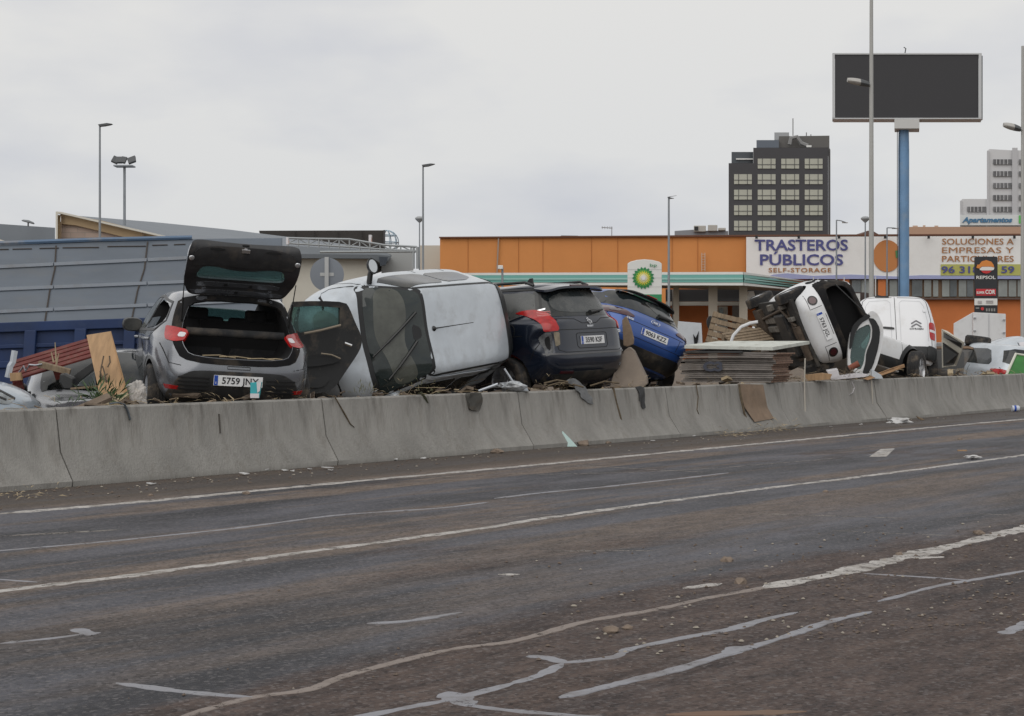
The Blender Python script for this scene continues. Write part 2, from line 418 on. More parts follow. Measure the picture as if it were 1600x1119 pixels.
    def hatch(s, prof, outline, hole, paint, thick=.05, crown=.06, name='tailgate'):
        # prof: list (s,x,z); outline/hole in (y,s)
        tot = prof[-1][0]; pr = cr([list(map(float, p)) for p in prof], 10)
        def f(y, t):
            t = max(0, min(tot, t)); i = 0
            while i < len(pr) - 2 and pr[i + 1][0] < t: i += 1
            a, b = pr[i], pr[i + 1]; k = (t - a[0]) / (b[0] - a[0]); x = a[1] + (b[1] - a[1]) * k; z = a[2] + (b[2] - a[2]) * k
            nx, nz = (b[2] - a[2]), -(b[1] - a[1]); l = math.hypot(nx, nz); n = Vector((nx / l, 0, nz / l))   # towards outside (front/up)
            o = crown * (1 - (y / .7) ** 2)
            return Vector((x, y, z)) + n * o, n
        o = sheet(name, outline, f, [paint, M_char], s.root, thick, [hole], .06, mi2=1)
        s.hf = f
        def inner(off):
            def g(y, t):
                p, n = f(y, t); return p - n * (thick + off), -n
            return g
        s.hin = inner
        sheet('tailgate_glass', hole, lambda y, t: (f(y, t)[0] - f(y, t)[1] * .02, f(y, t)[1]), [M_teal], o, .006)
        return o
def circ(cx, cy, r, n=24, ry=None): return [(cx + r * math.cos(2 * math.pi * k / n), cy + (ry or r) * math.sin(2 * math.pi * k / n)) for k in range(n)]
def noisy(amp, sc, seed=0, dents=()):
    o = Vector((seed * 3.1, seed * 1.7, seed * .9))
    def d(p):
        q = p.copy()
        n = noise.noise_vector(p * sc + o) * amp; q += n
        for c, r, v in dents:
            k = (p - Vector(c)).length / r
            if k < 1: q += Vector(v) * (1 - k * k) ** 2
        return q
    return d
def on_plane(px, py, o, n):
    d = Vector(((px - CX) / FP, 1, -(py - CY) / FP)); c = Vector((0, 0, HC)); o = Vector(o); n = Vector(n)
    return c + d * ((o - c).dot(n) / d.dot(n))
def local_plane(car, px, py, x0=None, y0=None):
    bpy.context.view_layer.update(); m = car.root.matrix_world
    a = Vector((x0, 0, 0)) if x0 is not None else Vector((0, y0, 0)); n = Vector((1, 0, 0)) if x0 is not None else Vector((0, 1, 0))
    return m.inverted() @ on_plane(px, py, m @ a, m.to_3x3() @ n)

P_grey = mat('grey_metallic_paint', (.175, .185, .205), .27, metal=.6, coat=.9, dirt=.38, dcol=(.16, .14, .12), dscale=1.7, dlo=.55, var=.12, vscale=2)
P_silver = mat('silver_paint', (.52, .565, .61), .32, metal=.3, coat=.6, dirt=.35, dcol=(.26, .25, .23), dscale=3.2, dlo=.50, var=.08, vscale=3)
P_navy = mat('navy_black_paint', (.010, .015, .028), .18, metal=.2, coat=.55, dirt=.16, dcol=(.11, .095, .08), dscale=1.8, dlo=.53)
P_blue = mat('blue_paint', (.020, .075, .29), .28, metal=.35, coat=.9, dirt=.4, dcol=(.10, .10, .11), dscale=2, dlo=.55)
P_white = mat('white_paint', (.66, .67, .68), .35, coat=.5, dirt=.5, dcol=(.36, .32, .26), dscale=2.6, dlo=.52)
P_white2 = mat('van_white_paint', (.70, .71, .73), .38, coat=.4, dirt=.4, dcol=(.40, .37, .33), dscale=1.7, dlo=.55)
M_fabric = mat('seat_fabric', (.02, .021, .023), .95, var=.3, vscale=9, dirt=.5)
M_mud = mat('brown_mud', (.13, .10, .075), .95, var=.35, vscale=5, bump=.6, bscale=14)

# ===== grey hatchback with raised tailgate =====
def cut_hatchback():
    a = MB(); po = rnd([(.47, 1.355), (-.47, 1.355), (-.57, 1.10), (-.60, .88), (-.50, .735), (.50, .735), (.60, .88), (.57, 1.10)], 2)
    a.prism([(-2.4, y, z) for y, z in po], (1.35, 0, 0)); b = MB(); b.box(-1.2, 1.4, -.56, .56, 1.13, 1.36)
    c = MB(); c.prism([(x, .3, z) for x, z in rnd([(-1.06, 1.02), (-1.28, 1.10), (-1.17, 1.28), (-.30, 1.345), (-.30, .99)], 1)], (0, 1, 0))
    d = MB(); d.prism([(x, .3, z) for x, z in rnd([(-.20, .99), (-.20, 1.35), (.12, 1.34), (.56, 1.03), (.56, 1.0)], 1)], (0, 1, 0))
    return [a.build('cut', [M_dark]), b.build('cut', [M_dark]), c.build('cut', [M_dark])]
rowsA = [(.20, 1.72, -1.78, .72, 4, 5), (.30, 1.93, -1.92, .80, 3.6, 5), (.42, 2.02, -2.0, .85, 3.4, 5), (.58, 2.03, -2.035, .868, 3.2, 5), (.74, 1.98, -2.01, .868, 3.2, 5),
         (.87, 1.80, -1.95, .862, 3, 5), (.96, 1.32, -1.91, .845, 3, 3.6), (1.02, 1.02, -1.87, .805, 4, 3.6), (1.12, .86, -1.80, .755, 5, 3.6), (1.26, .60, -1.70, .69, 5, 3.6),
         (1.37, .38, -1.58, .625, 5, 4), (1.425, .16, -1.45, .56, 4.5, 4), (1.45, -.12, -1.25, .42, 4, 3.5), (1.456, -.28, -1.0, .2, 3, 3)]
dn = noisy(.006, 2.2, 3, [((.5, .87, .72), .42, (0, -.09, -.02)), ((-.3, .88, .62), .35, (0, -.06, 0)), ((-.9, .88, .80), .25, (0, -.04, .02)), ((1.1, .86, .7), .5, (-.05, -.12, 0)), ((-1.95, .62, .68), .18, (.025, 0, 0))])
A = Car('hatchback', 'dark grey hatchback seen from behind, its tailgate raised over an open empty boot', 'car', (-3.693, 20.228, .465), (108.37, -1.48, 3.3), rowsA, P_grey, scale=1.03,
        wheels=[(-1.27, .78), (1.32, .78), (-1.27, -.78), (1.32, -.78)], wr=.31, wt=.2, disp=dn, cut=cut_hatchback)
ringo = rnd([(.56, 1.41), (-.56, 1.41), (-.66, 1.12), (-.70, .88), (-.58, .665), (.58, .665), (.70, .88), (.66, 1.12)], 2)
ringi = rnd([(.475, 1.35), (-.475, 1.35), (-.575, 1.10), (-.605, .88), (-.505, .73), (.505, .73), (.605, .88), (.575, 1.10)], 2)
A.decal('boot_surround', 'B', ringo, mat('rubber_seal', (.010, .010, .011), .85, spec=.15, dirt=.3), .004, .02, .05, holes=[ringi])
sb = MB()
for y0, y1 in ((.03, .60), (-.60, -.03)): sb.prism([(-1.12, y0, .5), (-1.12, y1, .5), (-.98, y1, 1.16), (-.98, y0, 1.16)], (.14, 0, .02))
for y in (.33, -.33): sb.box(-1.0, -.88, y - .12, y + .12, 1.13, 1.27)
sb.build('rear_seatback', M_fabric, A.root, bevel=.03)
sh = MB(); sh.tube([(-1.5, .50, 1.02), (-1.2, .50, 1.02)], .03); sh.tube([(-1.62, .535, 1.0), (-1.62, -.535, 1.0)], .045, 12); sh.build('rolled_parcel_cover', M_fabric, A.root, 40)
lt = MB(); [lt.tube([(x0_, y0_, z0_), ((x0_ + x1_) / 2, (y0_ + y1_) / 2, z0_ + .012), (x1_, y1_, z1_)], .006, 5) for x0_, y0_, z0_, x1_, y1_, z1_ in ((-1.93, .38, .755, -1.9, .02, .745), (-1.92, .2, .75, -1.88, -.15, .747), (-1.93, -.1, .745, -1.95, -.42, .742), (-1.9, -.3, .75, -1.93, -.5, .755))]; lt.build('load_sill', mat('dry_reed', (.35, .28, .18), .9), A.root)
for sg, vw in ((1, 148), (-1, 212)):
    po = [(sg * a, b) for a, b in [(.14, 1.05), (.30, 1.04), (.50, 1.015), (.51, .90), (.40, .885), (.26, .90), (.18, .96)]]
    la = A.decal('tail_lamp', vw, rnd(po, 2, .15), M_red, .008, .03, .04)
    A.decal('reversing_lens', vw, rnd([(sg * a, b) for a, b in [(.40, .985), (.49, .98), (.49, .93), (.40, .935)]], 1), M_clear, .012, .01, .03, parent=la)
    A.decal('bumper_reflector', vw, [(sg * a, b) for a, b in [(.30, .43), (.50, .42), (.50, .385), (.32, .385)]], M_red, .006, .02, .05)
A.decal('lower_bumper', 'B', rnd([(-.47, .60), (.47, .60), (.62, .52), (.72, .34), (.70, .25), (-.70, .25), (-.72, .34), (-.62, .52)], 2, .15), M_black, .006, .02, .06)
gr = [('B', [(-.62, z), (-.30, z)]) for z in (.52, .48, .44, .40)] + [('B', [(.62, z), (.30, z)]) for z in (.52, .48, .44, .40)]
A.seams('bumper_grille', gr, .014, .014, M_dark)
A.plate('5759 JNX', MX(A.pt('B', 0, .505, .012), (0, -1, 0), (-.05, 0, 1)))
A.decal('door_glass', 'L', [(-.24, 1.0), (-.24, 1.33), (.10, 1.32), (.52, 1.035), (.50, 1.0)], mat('sky_lit_glass', (.16, .18, .18), .06, spec=.7, coat=.5, var=.3, vscale=3), .004, .01, .06)  # sky reflection put into the pale glass colour
A.decal('rear_door_glass', 'L', [(-1.0, 1.03), (-.36, 1.0), (-.36, 1.12), (-1.0, 1.14)], M_glass, -.002, .01, .06)
A.seams('window_surround', [('L', [(.62, 1.0), (.14, 1.365), (-.30, 1.375), (-1.17, 1.305), (-1.32, 1.10), (-1.08, .99), (.62, .97)]), ('L', [(-.25, .98), (-.25, 1.37)])], .026, .005, M_trim)
A.seams('panel_gap', [('L', [(.72, .97), (.80, .7), (.76, .35)]), ('L', [(-.26, .97), (-.24, .35)]), ('L', [(-1.28, 1.08), (-1.02, .88), (-.92, .7), (-.86, .5), (-.84, .33)]),
                      ('B', [(.80, .86), (.72, .66), (.6, .64)]), ('B', [(-.80, .86), (-.72, .66), (-.6, .64)]), ('L', [(-.84, .32), (.8, .32)]), ('B', [(-.12, .655), (.12, .655), (.12, .625), (-.12, .625), (-.12, .655)])])
dh = MB()
for x in (-.78, .12): dh.tube([A.pt('L', x - .08, .885, .0), A.pt('L', x - .06, .885, .035), A.pt('L', x + .08, .885, .035), A.pt('L', x + .1, .885, 0)], .015, 8)
dh.build('door_handle', P_grey, A.root, 40)
A.mirror('L', .62, 1.02, .76, M_trim, M_glass)
pf = [(0, -1.47, 1.405), (.24, -1.62, 1.54), (.50, -1.83, 1.665), (.75, -1.97, 1.815), (.92, -2.01, 1.925), (1.0, -1.97, 1.975)]
ho = [(y * (.88 + .09 * min(1, t / .8)), t) for y, t in rnd([(.50, .0), (.60, .06), (.655, .30), (.645, .55), (.62, .85), (.585, .96), (.42, 1.0), (-.42, 1.0), (-.585, .96), (-.62, .85), (-.645, .55), (-.655, .30), (-.60, .06), (-.50, 0)], 2, .2)]
hh = rnd([(.44, .35), (.48, .42), (.44, .575), (.30, .58), (.10, .51), (-.10, .51), (-.30, .575), (-.44, .575), (-.48, .42), (-.44, .35), (-.2, .31), (.2, .31)], 2, .2)
hp = A.hatch(pf, ho, hh, P_grey)
g2 = A.hin(.004)
sheet('hatch_trim_panel', rnd([(.56, .60), (.30, .62), (.1, .58), (-.1, .58), (-.30, .62), (-.56, .60), (-.54, .86), (-.3, .92), (.3, .92), (.54, .86)], 2), A.hin(.012), [mat('charcoal_felt', (.022, .022, .024), .8, var=.3, vscale=8, dirt=.4)], hp, .02)
for cy, cs, rx, ry in ((.30, .87, .085, .02), (-.30, .87, .085, .02), (0, .955, .04, .012)): sheet('grip_recess', circ(cy, cs, rx, 20, ry), A.hin(.018), [M_dark], hp, .01)
sheet('hatch_metal_strip', rnd([(.44, .17), (.46, .28), (.0, .24), (-.46, .28), (-.44, .17)], 1), A.hin(.006), [P_grey], hp, .01)
sheet('hatch_edge_strip', rnd([(.47, .035), (.52, .12), (.0, .10), (-.52, .12), (-.47, .035), (0, .05)], 1), A.hin(.006), [P_grey], hp, .01)
for cy, cs in ((.13, .21), (-.14, .205), (0, .075)): sheet('bolt_hole', circ(cy, cs, .022, 14), A.hin(.012), [M_dark], hp, .006)
lk = MB(); p0, n0 = A.hin(.02)(0, .865); M0 = MX(p0, (0, 1, 0), (-.5, 0, 1)); lk.box(-.045, .045, -.022, .022, -.01, .02, 0, M0); lk.box(-.015, .015, -.03, .03, .015, .03, 0, M0); lk.build('tailgate_latch', M_chrome, hp, bevel=.004)
for sg in (1, -1):
    q, n_ = A.hin(.02)(sg * .565, .74); mb = MB(); mb.lathe([(.03, 0), (.026, .01), (.01, .016)], 16, 'x', MX(q, n_, (0, 1, 0)), cap=True); mb.build('tail_lamp_back', M_alloy, hp, 30)
    mb = MB(); a_ = Vector((-1.62, sg * .585, 1.10)); b_ = A.hin(.03)(sg * .60, .42)[0]; mb.tube([a_, a_.lerp(b_, .55)], .012, 8); mb.tube([a_.lerp(b_, .5), b_], .006, 8); mb.build('gas_strut', M_trim, A.root, 40)
    mb = MB(); mb.tube([(-1.42, sg * .36, 1.40), (-1.50, sg * .36, 1.47), (-1.56, sg * .36, 1.50)], .03, 8); mb.build('tailgate_hinge', P_grey, A.root, 40)
hs_ = MB(); hs_.box(-.09, .09, -.02, .02, 0, .035, 0, MX(A.hf(.12, .99)[0] + Vector((0, 0, .01)), (0, 1, 0), (1, 0, 0))); hs_.build('brake_lamp', mat('blue_tape', (.05, .12, .30), .5), hp, bevel=.008)
# opened rear door
dpx = [(446, 472), (500, 470), (540, 472), (547, 482), (556, 504), (566, 524), (567, 540), (559, 556), (541, 582), (526, 604), (512, 614), (470, 616), (450, 600)]
wpx = [(456, 480), (495, 478), (532, 481), (532, 507), (500, 514), (470, 520), (458, 512)]
x0 = -.60
A.decal('windscreen', 'T', [(.95, .5), (.95, -.5), (.55, -.5), (.55, .5)], M_teal, -.004, .01, .08)
def yz(px, py): q = local_plane(A, px, py, x0=x0); return (q.y, q.z)
do = [yz(*p) for p in dpx]; dw = [yz(*p) for p in wpx]
def dm(off):
    return lambda y, z: (Vector((x0 - off + .05 * math.cos((z - .8) * 2.2), y, z)), Vector((-1, 0, 0)))
door = sheet('side_door', rnd(do, 1, .25), dm(0), [M_black, P_grey], A.root, .11, [dw], .06, mi2=1)
sheet('door_window', dw, dm(-.05), [M_teal], door, .006)
zz = [z for _, z in do]
sheet('armrest', rnd([yz(*p) for p in [(470, 560), (500, 556), (535, 552), (530, 566), (500, 572), (472, 574)]], 2), dm(.04), [M_trim], door, .05)
sheet('door_pocket', rnd([yz(*p) for p in [(478, 590), (505, 588), (518, 590), (505, 606), (480, 606)]], 2), dm(.03), [M_black], door, .04)
mb = MB(); q = [yz(*p) for p in [(474, 521), (500, 516), (531, 508)]]; mb.tube([(x0 - .05, a, b) for a, b in q], .014, 6); q = [yz(*p) for p in [(499, 552), (515, 554), (529, 560)]]; mb.tube([(x0 - .10, a, b) for a, b in q], .01, 6); mb.build('mud_ledge', mat('dry_mud', (.26, .22, .17), .95), door)
q = [yz(*p) for p in [(536, 536), (547, 540)]]; mb = MB(); mb.tube([(x0 - .08, a, b) for a, b in q], .018, 6); mb.build('door_latch', M_chrome, door)

# ===== silver car lying on its side =====
rowsB = [(.20, 1.4, -1.55, .70, 4, 4), (.34, 1.55, -1.72, .79, 3.5, 4), (.52, 1.60, -1.90, .84, 3.2, 4), (.68, 1.56, -1.90, .85, 3, 4), (.80, 1.44, -1.90, .848, 3, 4), (.90, 1.20, -1.88, .835, 3.4, 4.5),
         (.98, 1.00, -1.85, .80, 5, 4.5), (1.10, .87, -1.80, .74, 6, 5), (1.28, .66, -1.72, .655, 6, 5), (1.42, .48, -1.64, .59, 6, 5), (1.485, .34, -1.54, .54, 6, 5), (1.515, .10, -1.30, .42, 4, 4), (1.522, -.15, -.9, .2, 3, 3)]
B = Car('overturned_car', 'silver car toppled on its side with windscreen, wipers and roof facing the road', 'car', (-2.13, 22.03, 1.286), (239.95, 4.55, -80.49), rowsB, P_silver, scale=1.02,
        wheels=[(-1.15, .77), (1.15, .77)], wr=.29, wt=.19, disp=noisy(.008, 1.9, 9, [((-1.2, .7, 1.1), .5, (.03, -.10, 0)), ((1.5, -.6, .8), .3, (0, .03, -.04))]))
ws = rnd([(.985, .40), (.93, .60), (.86, .655), (.62, .58), (.44, .515), (.405, .46), (.425, 0), (.405, -.46), (.44, -.515), (.62, -.58), (.86, -.655), (.93, -.60), (.985, -.40), (1.01, 0)], 2, .15)
B.decal('windscreen_seal', 'T', rnd([(1.04, .42), (.98, .65), (.90, .70), (.62, .62), (.40, .555), (.355, .52), (.385, 0), (.355, -.52), (.40, -.555), (.62, -.62), (.90, -.70), (.98, -.65), (1.04, -.42), (1.07, 0)], 2, .15), M_trim, .002, .012, .05)
M_ws = mat('windscreen_glass', (.014, .021, .021), .06, spec=.5, coat=.15, col2=(.032, .042, .041), vscale=1.3, dirt=.25, dcol=(.13, .14, .13), dscale=3)
wsc = B.decal('windscreen', 'T', ws, M_ws, .006, .01, .05)
B.decal('curtain_airbag', 'T', rnd([(.84, -.62), (.62, -.60), (.58, -.45), (.60, -.2), (.68, .1), (.58, .40), (.56, .56), (.80, .60), (.84, .3), (.93, .0), (.90, -.35)], 2, .25), mat('airbag_behind_glass', (.085, .09, .078), .12, coat=.1, var=.3, vscale=4), .0075, .01, .05, parent=wsc)
B.decal('interior_mirror', 'T', rnd([(.47, -.06), (.56, -.12), (.57, .10), (.47, .06)], 1, .2), M_trim, .0085, .01, .05, parent=wsc)
for a, b in (((.98, .20), (.50, -.25)), ((.86, .50), (.54, .10))):
    mb = MB(); p = [B.pt('T', a[0] + (b[0] - a[0]) * t, a[1] + (b[1] - a[1]) * t, .03) for t in (0, .3, .6, .8, 1)]
    mb.tube([p[0], p[1], p[2]], [.015, .013, .009], 6); mb.tube([p[1], p[2], p[3], p[4]], .016, 6, flat=1.3); mb.build('wiper', M_trim, B.root, 40)
mb = MB(); q = B.pt('T', .28, -.02, .0); mb.lathe([(.035, 0), (.03, .012), (.012, .03)], 14, 'z', Matrix.Translation(q), cap=True); mb.tube([q, q + Vector((-.05, 0, .04)), q + Vector((-.62, 0, .20))], [.012, .007, .004], 6); mb.build('roof_aerial', M_trim, B.root, 40)
B.seams('roof_channel', [('T', [(.42, .555), (.2, .545), (-1.25, .53), (-1.42, .50)]), ('T', [(.42, -.555), (.2, -.545), (-1.25, -.53), (-1.42, -.50)])], .022, .004, M_trim)
for v_ in 'LR':
    kz = -.07 if v_ == 'L' else 0
    B.decal('side_window', v_, rnd([(.74, 1.03), (.46, 1.36 + kz), (.20, 1.405 + kz), (-.28, 1.41 + kz), (-.30, 1.02)], 1, .12), M_glass, .006, .012, .05)
    B.decal('side_window', v_, rnd([(-.36, 1.02), (-.34, 1.41 + kz), (-.85, 1.39 + kz), (-1.12, 1.28 + kz), (-1.18, 1.05)], 1, .12), M_glass, .006, .012, .05)
    if v_ == 'L': B.seams('window_surround', [(v_, [(.46, 1.37), (.20, 1.425), (-.30, 1.43), (-.9, 1.41), (-1.2, 1.30), (-1.28, 1.02)])], .035, .015, P_silver)
    B.seams('panel_gap', [(v_, [(.84, .98), (.90, .7), (.82, .32)]), (v_, [(-.32, .98), (-.30, .32)]), (v_, [(-1.0, .98), (-.86, .7), (-.85, .32)])])
B.seams('bonnet_gap', [('T', [(.92, -.70), (1.10, -.72), (1.28, -.66), (1.42, -.45), (1.46, 0), (1.42, .45), (1.28, .66), (1.10, .72), (.92, .70)])], .012)
for sg, vw in ((-1, 300), (1, 60)):
    if sg < 0: B.decal('headlamp', vw, rnd([(-sg * a, b) for a, b in [(.98, .86), (1.10, .88), (1.22, .82), (1.28, .66), (1.12, .62), (1.0, .70)]], 2, .18), mat('headlamp_lens', (.30, .33, .30), .1, coat=.8, var=.25, vscale=8), .01, .03, .04)
    B.decal('tail_lamp', 180 - sg * 35 if False else (145 if sg > 0 else 215), rnd([(sg * a, b) for a, b in [(.46, 1.38), (.60, 1.36), (.64, 1.05), (.50, 1.02)]], 2, .15), mat('faded_red_lens', (.42, .20, .20), .15, coat=.7), .012, .03, .04)
B.decal('rear_window', 'B', rnd([(-.56, 1.44), (.56, 1.44), (.66, 1.05), (-.66, 1.05)], 2, .15), M_trim, .01, .02, .05)
B.decal('tailgate_spoiler', 'T', [(-1.40, .50), (-1.56, .48), (-1.60, 0), (-1.56, -.48), (-1.40, -.50), (-1.45, 0)], M_trim, .012, .03, .05)
mb = MB(); nM = Vector((.50, -.15, .85)).normalized(); Mm = MX(Vector((.78, -.90, 1.10)), (0, 1, .1), nM.cross(Vector((0, 1, .1)))) @ Matrix.Diagonal((.95, .62, .8, 1))
mb.lathe([(.0, -.09), (.06, -.085), (.095, -.05), (.108, 0), (.108, .018), (.09, .02)], 28, 'z', Mm, cap=True); mb.tube([(.80, -.70, 1.02), (.79, -.80, 1.05), (.78, -.86, 1.08)], .035, 8); mr = mb.build('door_mirror', M_trim, B.root, 40)
mb = MB(); mb.lathe([(0, .024), (.086, .024), (.088, .018)], 28, 'z', Mm, cap=True); mb.build('mirror_glass', mat('mirror_glass', (.55, .58, .60), .08, metal=.6), mr)
B.mirror('L', .74, 1.03, .66, P_silver, M_pale)
B.decal('fuel_cap', 'F', circ(.45, .62, .02, 12), M_dark, .004, .01, .03)
B.decal('front_grille', 'F', rnd([(-.5, .42), (.5, .42), (.6, .30), (-.6, .30)], 1), M_black, .006, .02)

# ===== navy people carrier =====
rowsC = [(.22, 1.9, -2.02, .76, 4, 7), (.34, 2.12, -2.16, .85, 3.4, 7), (.50, 2.25, -2.26, .905, 3.2, 7), (.64, 2.26, -2.275, .918, 3.2, 7), (.72, 2.24, -2.255, .92, 3, 7), (.95, 2.10, -2.235, .918, 3, 7),
         (1.06, 1.65, -2.215, .905, 3, 7), (1.14, 1.35, -2.18, .885, 4, 4.6), (1.30, 1.0, -2.10, .83, 5, 4.6), (1.46, .70, -2.01, .765, 5, 4.6), (1.56, .50, -1.93, .71, 5, 4.8), (1.615, .25, -1.82, .62, 4.5, 4.8), (1.645, -.1, -1.55, .42, 4, 4), (1.652, -.4, -1.2, .2, 3, 3)]
C = Car('people_carrier', 'dark navy people carrier seen from its rear corner, bright red lamp, torn bumper edge', 'car', (-.587, 24.70, .414), (140.33, 3.87, -1.96), rowsC, P_navy, scale=1.025,
        wheels=[(-1.40, .83), (1.35, .83), (-1.40, -.83), (1.35, -.83)], wr=.335, wt=.215, disp=noisy(.004, 2, 5, [((-2.05, .9, .82), .2, (.06, -.07, 0)), ((-1.8, .93, .6), .3, (0, -.05, 0))]))
C.decal('rear_window', 'B', rnd([(-.60, 1.535), (.60, 1.535), (.66, 1.45), (.76, 1.19), (.60, 1.155), (.22, 1.15), (-.22, 1.15), (-.60, 1.155), (-.76, 1.19), (-.66, 1.45)], 2, .15), M_glass, .004, .012, .05)
C.decal('window_grey_panel', 'B', rnd([(-.50, 1.49), (.50, 1.49), (.60, 1.25), (.40, 1.20), (-.40, 1.20), (-.60, 1.25)], 2, .25), M_glassm, .008, .006, .05)
def spl(y, t): return (Vector((-1.72 - .36 * t - .02 * (1 - (y / .66) ** 2), y, 1.618 - .05 * t - .075 * (y / .66) ** 4)), Vector((0, 0, 1)))
sp_ = sheet('roof_spoiler', rnd([(-.60, 0), (.60, 0), (.63, .7), (.56, 1.0), (-.56, 1.0), (-.63, .7)], 2, .15), spl, [P_navy], C.root, .03)
mb = MB(); mb.box(-2.105, -2.08, -.20, .20, 1.565, 1.585); mb.build('high_brake_lamp', M_dred, sp_)
for sg, vw in ((1, 150), (-1, 210)):
    po = [(sg * a, b) for a, b in [(.09, 1.235), (.17, 1.262), (.30, 1.265), (.44, 1.22), (.50, 1.12), (.53, .98), (.50, .955), (.33, .955), (.31, 1.04), (.27, 1.13), (.20, 1.185)]]
    la = C.decal('tail_lamp', vw, rnd(po, 2, .15), M_red, .014, .04, .04)
    C.seams('lamp_band', [(vw, [(sg * .32, z), (sg * (.49 - (1.24 - z) * .1), z)]) for z in (1.225, 1.20, 1.175)], .008, .016, mat('pale_red_lens', (.50, .16, .15), .15, coat=.6), parent=la)
C.decal('rear_side_window', 'L', rnd([(-1.88, 1.24), (-1.80, 1.50), (-1.2, 1.53), (-.92, 1.53), (-.92, 1.13), (-1.4, 1.12)], 1, .12), M_glassm, .005, .012, .06)
C.decal('side_window', 'L', rnd([(-.84, 1.13), (-.84, 1.53), (0, 1.53), (0, 1.12)], 1, .1), M_glass, .005, .012, .06)
C.decal('side_window', 'L', rnd([(.08, 1.12), (.08, 1.53), (.5, 1.47), (1.0, 1.15)], 1, .1), M_glass, .005, .012, .06)
C.seams('chrome_window_line', [('L', [(-1.98, 1.265), (-1.7, 1.20), (-1.40, 1.11), (-.9, 1.09), (1.05, 1.12)])], .022, .012, M_chrome)
C.seams('window_frame', [('L', [(-1.93, 1.28), (-1.84, 1.54), (-1.2, 1.575), (.1, 1.575), (.55, 1.50)])], .03, .008, M_trim)
mb = MB()
for sg in (1, -1): mb.tube([(-1.78, sg * .60, 1.60), (-1.65, sg * .62, 1.655), (-.5, sg * .64, 1.69), (.2, sg * .60, 1.66), (.35, sg * .56, 1.60)], .02, 8)
mb.build('roof_rail', M_trim, C.root, 40)
mb = MB(); mb.prism([(-1.30, 0, 1.64), (-1.12, 0, 1.645), (-1.24, 0, 1.745), (-1.29, 0, 1.745)], (0, .03, 0), M=Matrix.Translation((0, -.015, 0))); mb.build('shark_fin_aerial', M_trim, C.root, bevel=.008)
C.plate('3590 KSF', MX(C.pt('B', 0, .815, .012), (0, -1, 0), (.02, 0, 1)))
C.seams('panel_gap', [('B', [(-.80, 1.13), (-.30, 1.11), (-.16, 1.05), (.16, 1.05), (.30, 1.11), (.80, 1.13)]), ('B', [(.80, .97), (.2, .965), (-.2, .965), (-.80, .97)]), ('B', [(.76, .93), (.70, .70), (.60, .665), (-.60, .665), (-.70, .70), (-.76, .93)]),
                      ('B', [(.34, .90), (.34, .74), (.30, .71), (-.30, .71), (-.34, .74), (-.34, .90), (-.30, .915), (.30, .915), (.34, .90)]),
                      ('L', [(-.88, 1.08), (-.86, .6), (-.86, .3)]), ('L', [(.04, 1.08), (.04, .3)]), ('L', [(-1.75, .92), (-.9, .95)]), ('L', [(-2.05, .93), (-1.83, .6)])])
mb = MB(); n_ = 24
pts = [C.pt('L', -1.55 + .085 * math.cos(2 * math.pi * k / n_), 1.0 + .085 * math.sin(2 * math.pi * k / n_), .002) for k in range(n_ + 1)]; mb.tube(pts, .005, 5); mb.build('fuel_flap', M_seam, C.root)
C.decal('torn_bumper_corner', 152, rnd([(.20, .88), (.27, .95), (.335, .94), (.345, .70), (.29, .64), (.24, .63), (.25, .74)], 1, .12), mat('torn_grey_edge', (.15, .155, .16), .6, dirt=.9, dcol=(.03, .03, .035), dscale=8, dlo=.45), .004, .012, .04)
C.decal('exposed_foam', 152, rnd([(.365, .945), (.45, .94), (.445, .77), (.375, .75)], 1, .1), mat('foam_beige', (.22, .19, .14), .95, var=.3, vscale=12, dirt=.5), .006, .012, .04)
C.decal('bumper_hole', 152, rnd([(.27, .88), (.315, .90), (.32, .74), (.295, .70), (.275, .74)], 1, .2), M_dark, .010, .008, .04)
C.decal('lower_bumper', 'B', rnd([(-.80, .40), (.80, .40), (.76, .27), (-.76, .27)], 1), M_black, .005, .012, .06)
C.seams('bumper_ledge', [('B', [(-.84, .655), (-.6, .64), (.6, .64), (.84, .655)])], .02, .012, mat('dusty_ledge', (.10, .10, .105), .4))
C.decal('bumper_reflector', 'B', [(.42, .41), (.66, .42), (.66, .39), (.42, .38)], M_dred, .012, .012, .06)
C.decal('bumper_scrape', 'B', rnd([(-.62, .48), (-.76, .48), (-.76, .44), (-.62, .44)], 1), mat('scraped_silver', (.16, .16, .17), .5), .006, .01, .05)
mb = MB(); q = [C.pt('B', -.08, 1.185, .03), C.pt('B', -.40, 1.215, .035)]; mb.tube([q[0], q[0].lerp(q[1], .5), q[1]], [.03, .022, .012], 8); mb.build('wiper', M_trim, C.root, 40)
# lion-like emblem: strokes
def strokes(name, car, view, paths, w, m, off=.012, parent=None): return car.seams(name, [(view, p) for p in paths], w, off, m, parent, sp=.02)
strokes('rear_emblem', C, 'B', [[(.02, 1.12), (-.01, 1.09), (.015, 1.06), (-.005, 1.03)], [(-.01, 1.09), (-.045, 1.075), (-.05, 1.04)], [(.0, 1.115), (.045, 1.10)], [(.01, 1.09), (.045, 1.075)], [(-.045, 1.075), (-.02, 1.04)]], .009, M_chrome)
text('rear_lettering', 'PEUGEOT', .032, MX(C.pt('B', 0, 1.005, .006), (0, -1, 0), (.02, 0, 1)), M_chrome, C.root, .003, .001)
text('rear_lettering', 'TDI', .05, MX(C.pt('B', -.68, .92, .006), (0, -1, 0), (.02, 0, 1)), M_chrome, C.root, .003, .002)
C.decal('exposed_lining', 'L', rnd([(-1.62, .70), (-1.30, .72), (-1.28, .60), (-1.62, .56)], 1), mat('red_liner', (.28, .03, .02), .4, var=.3, vscale=9), -.10, .03, .05)

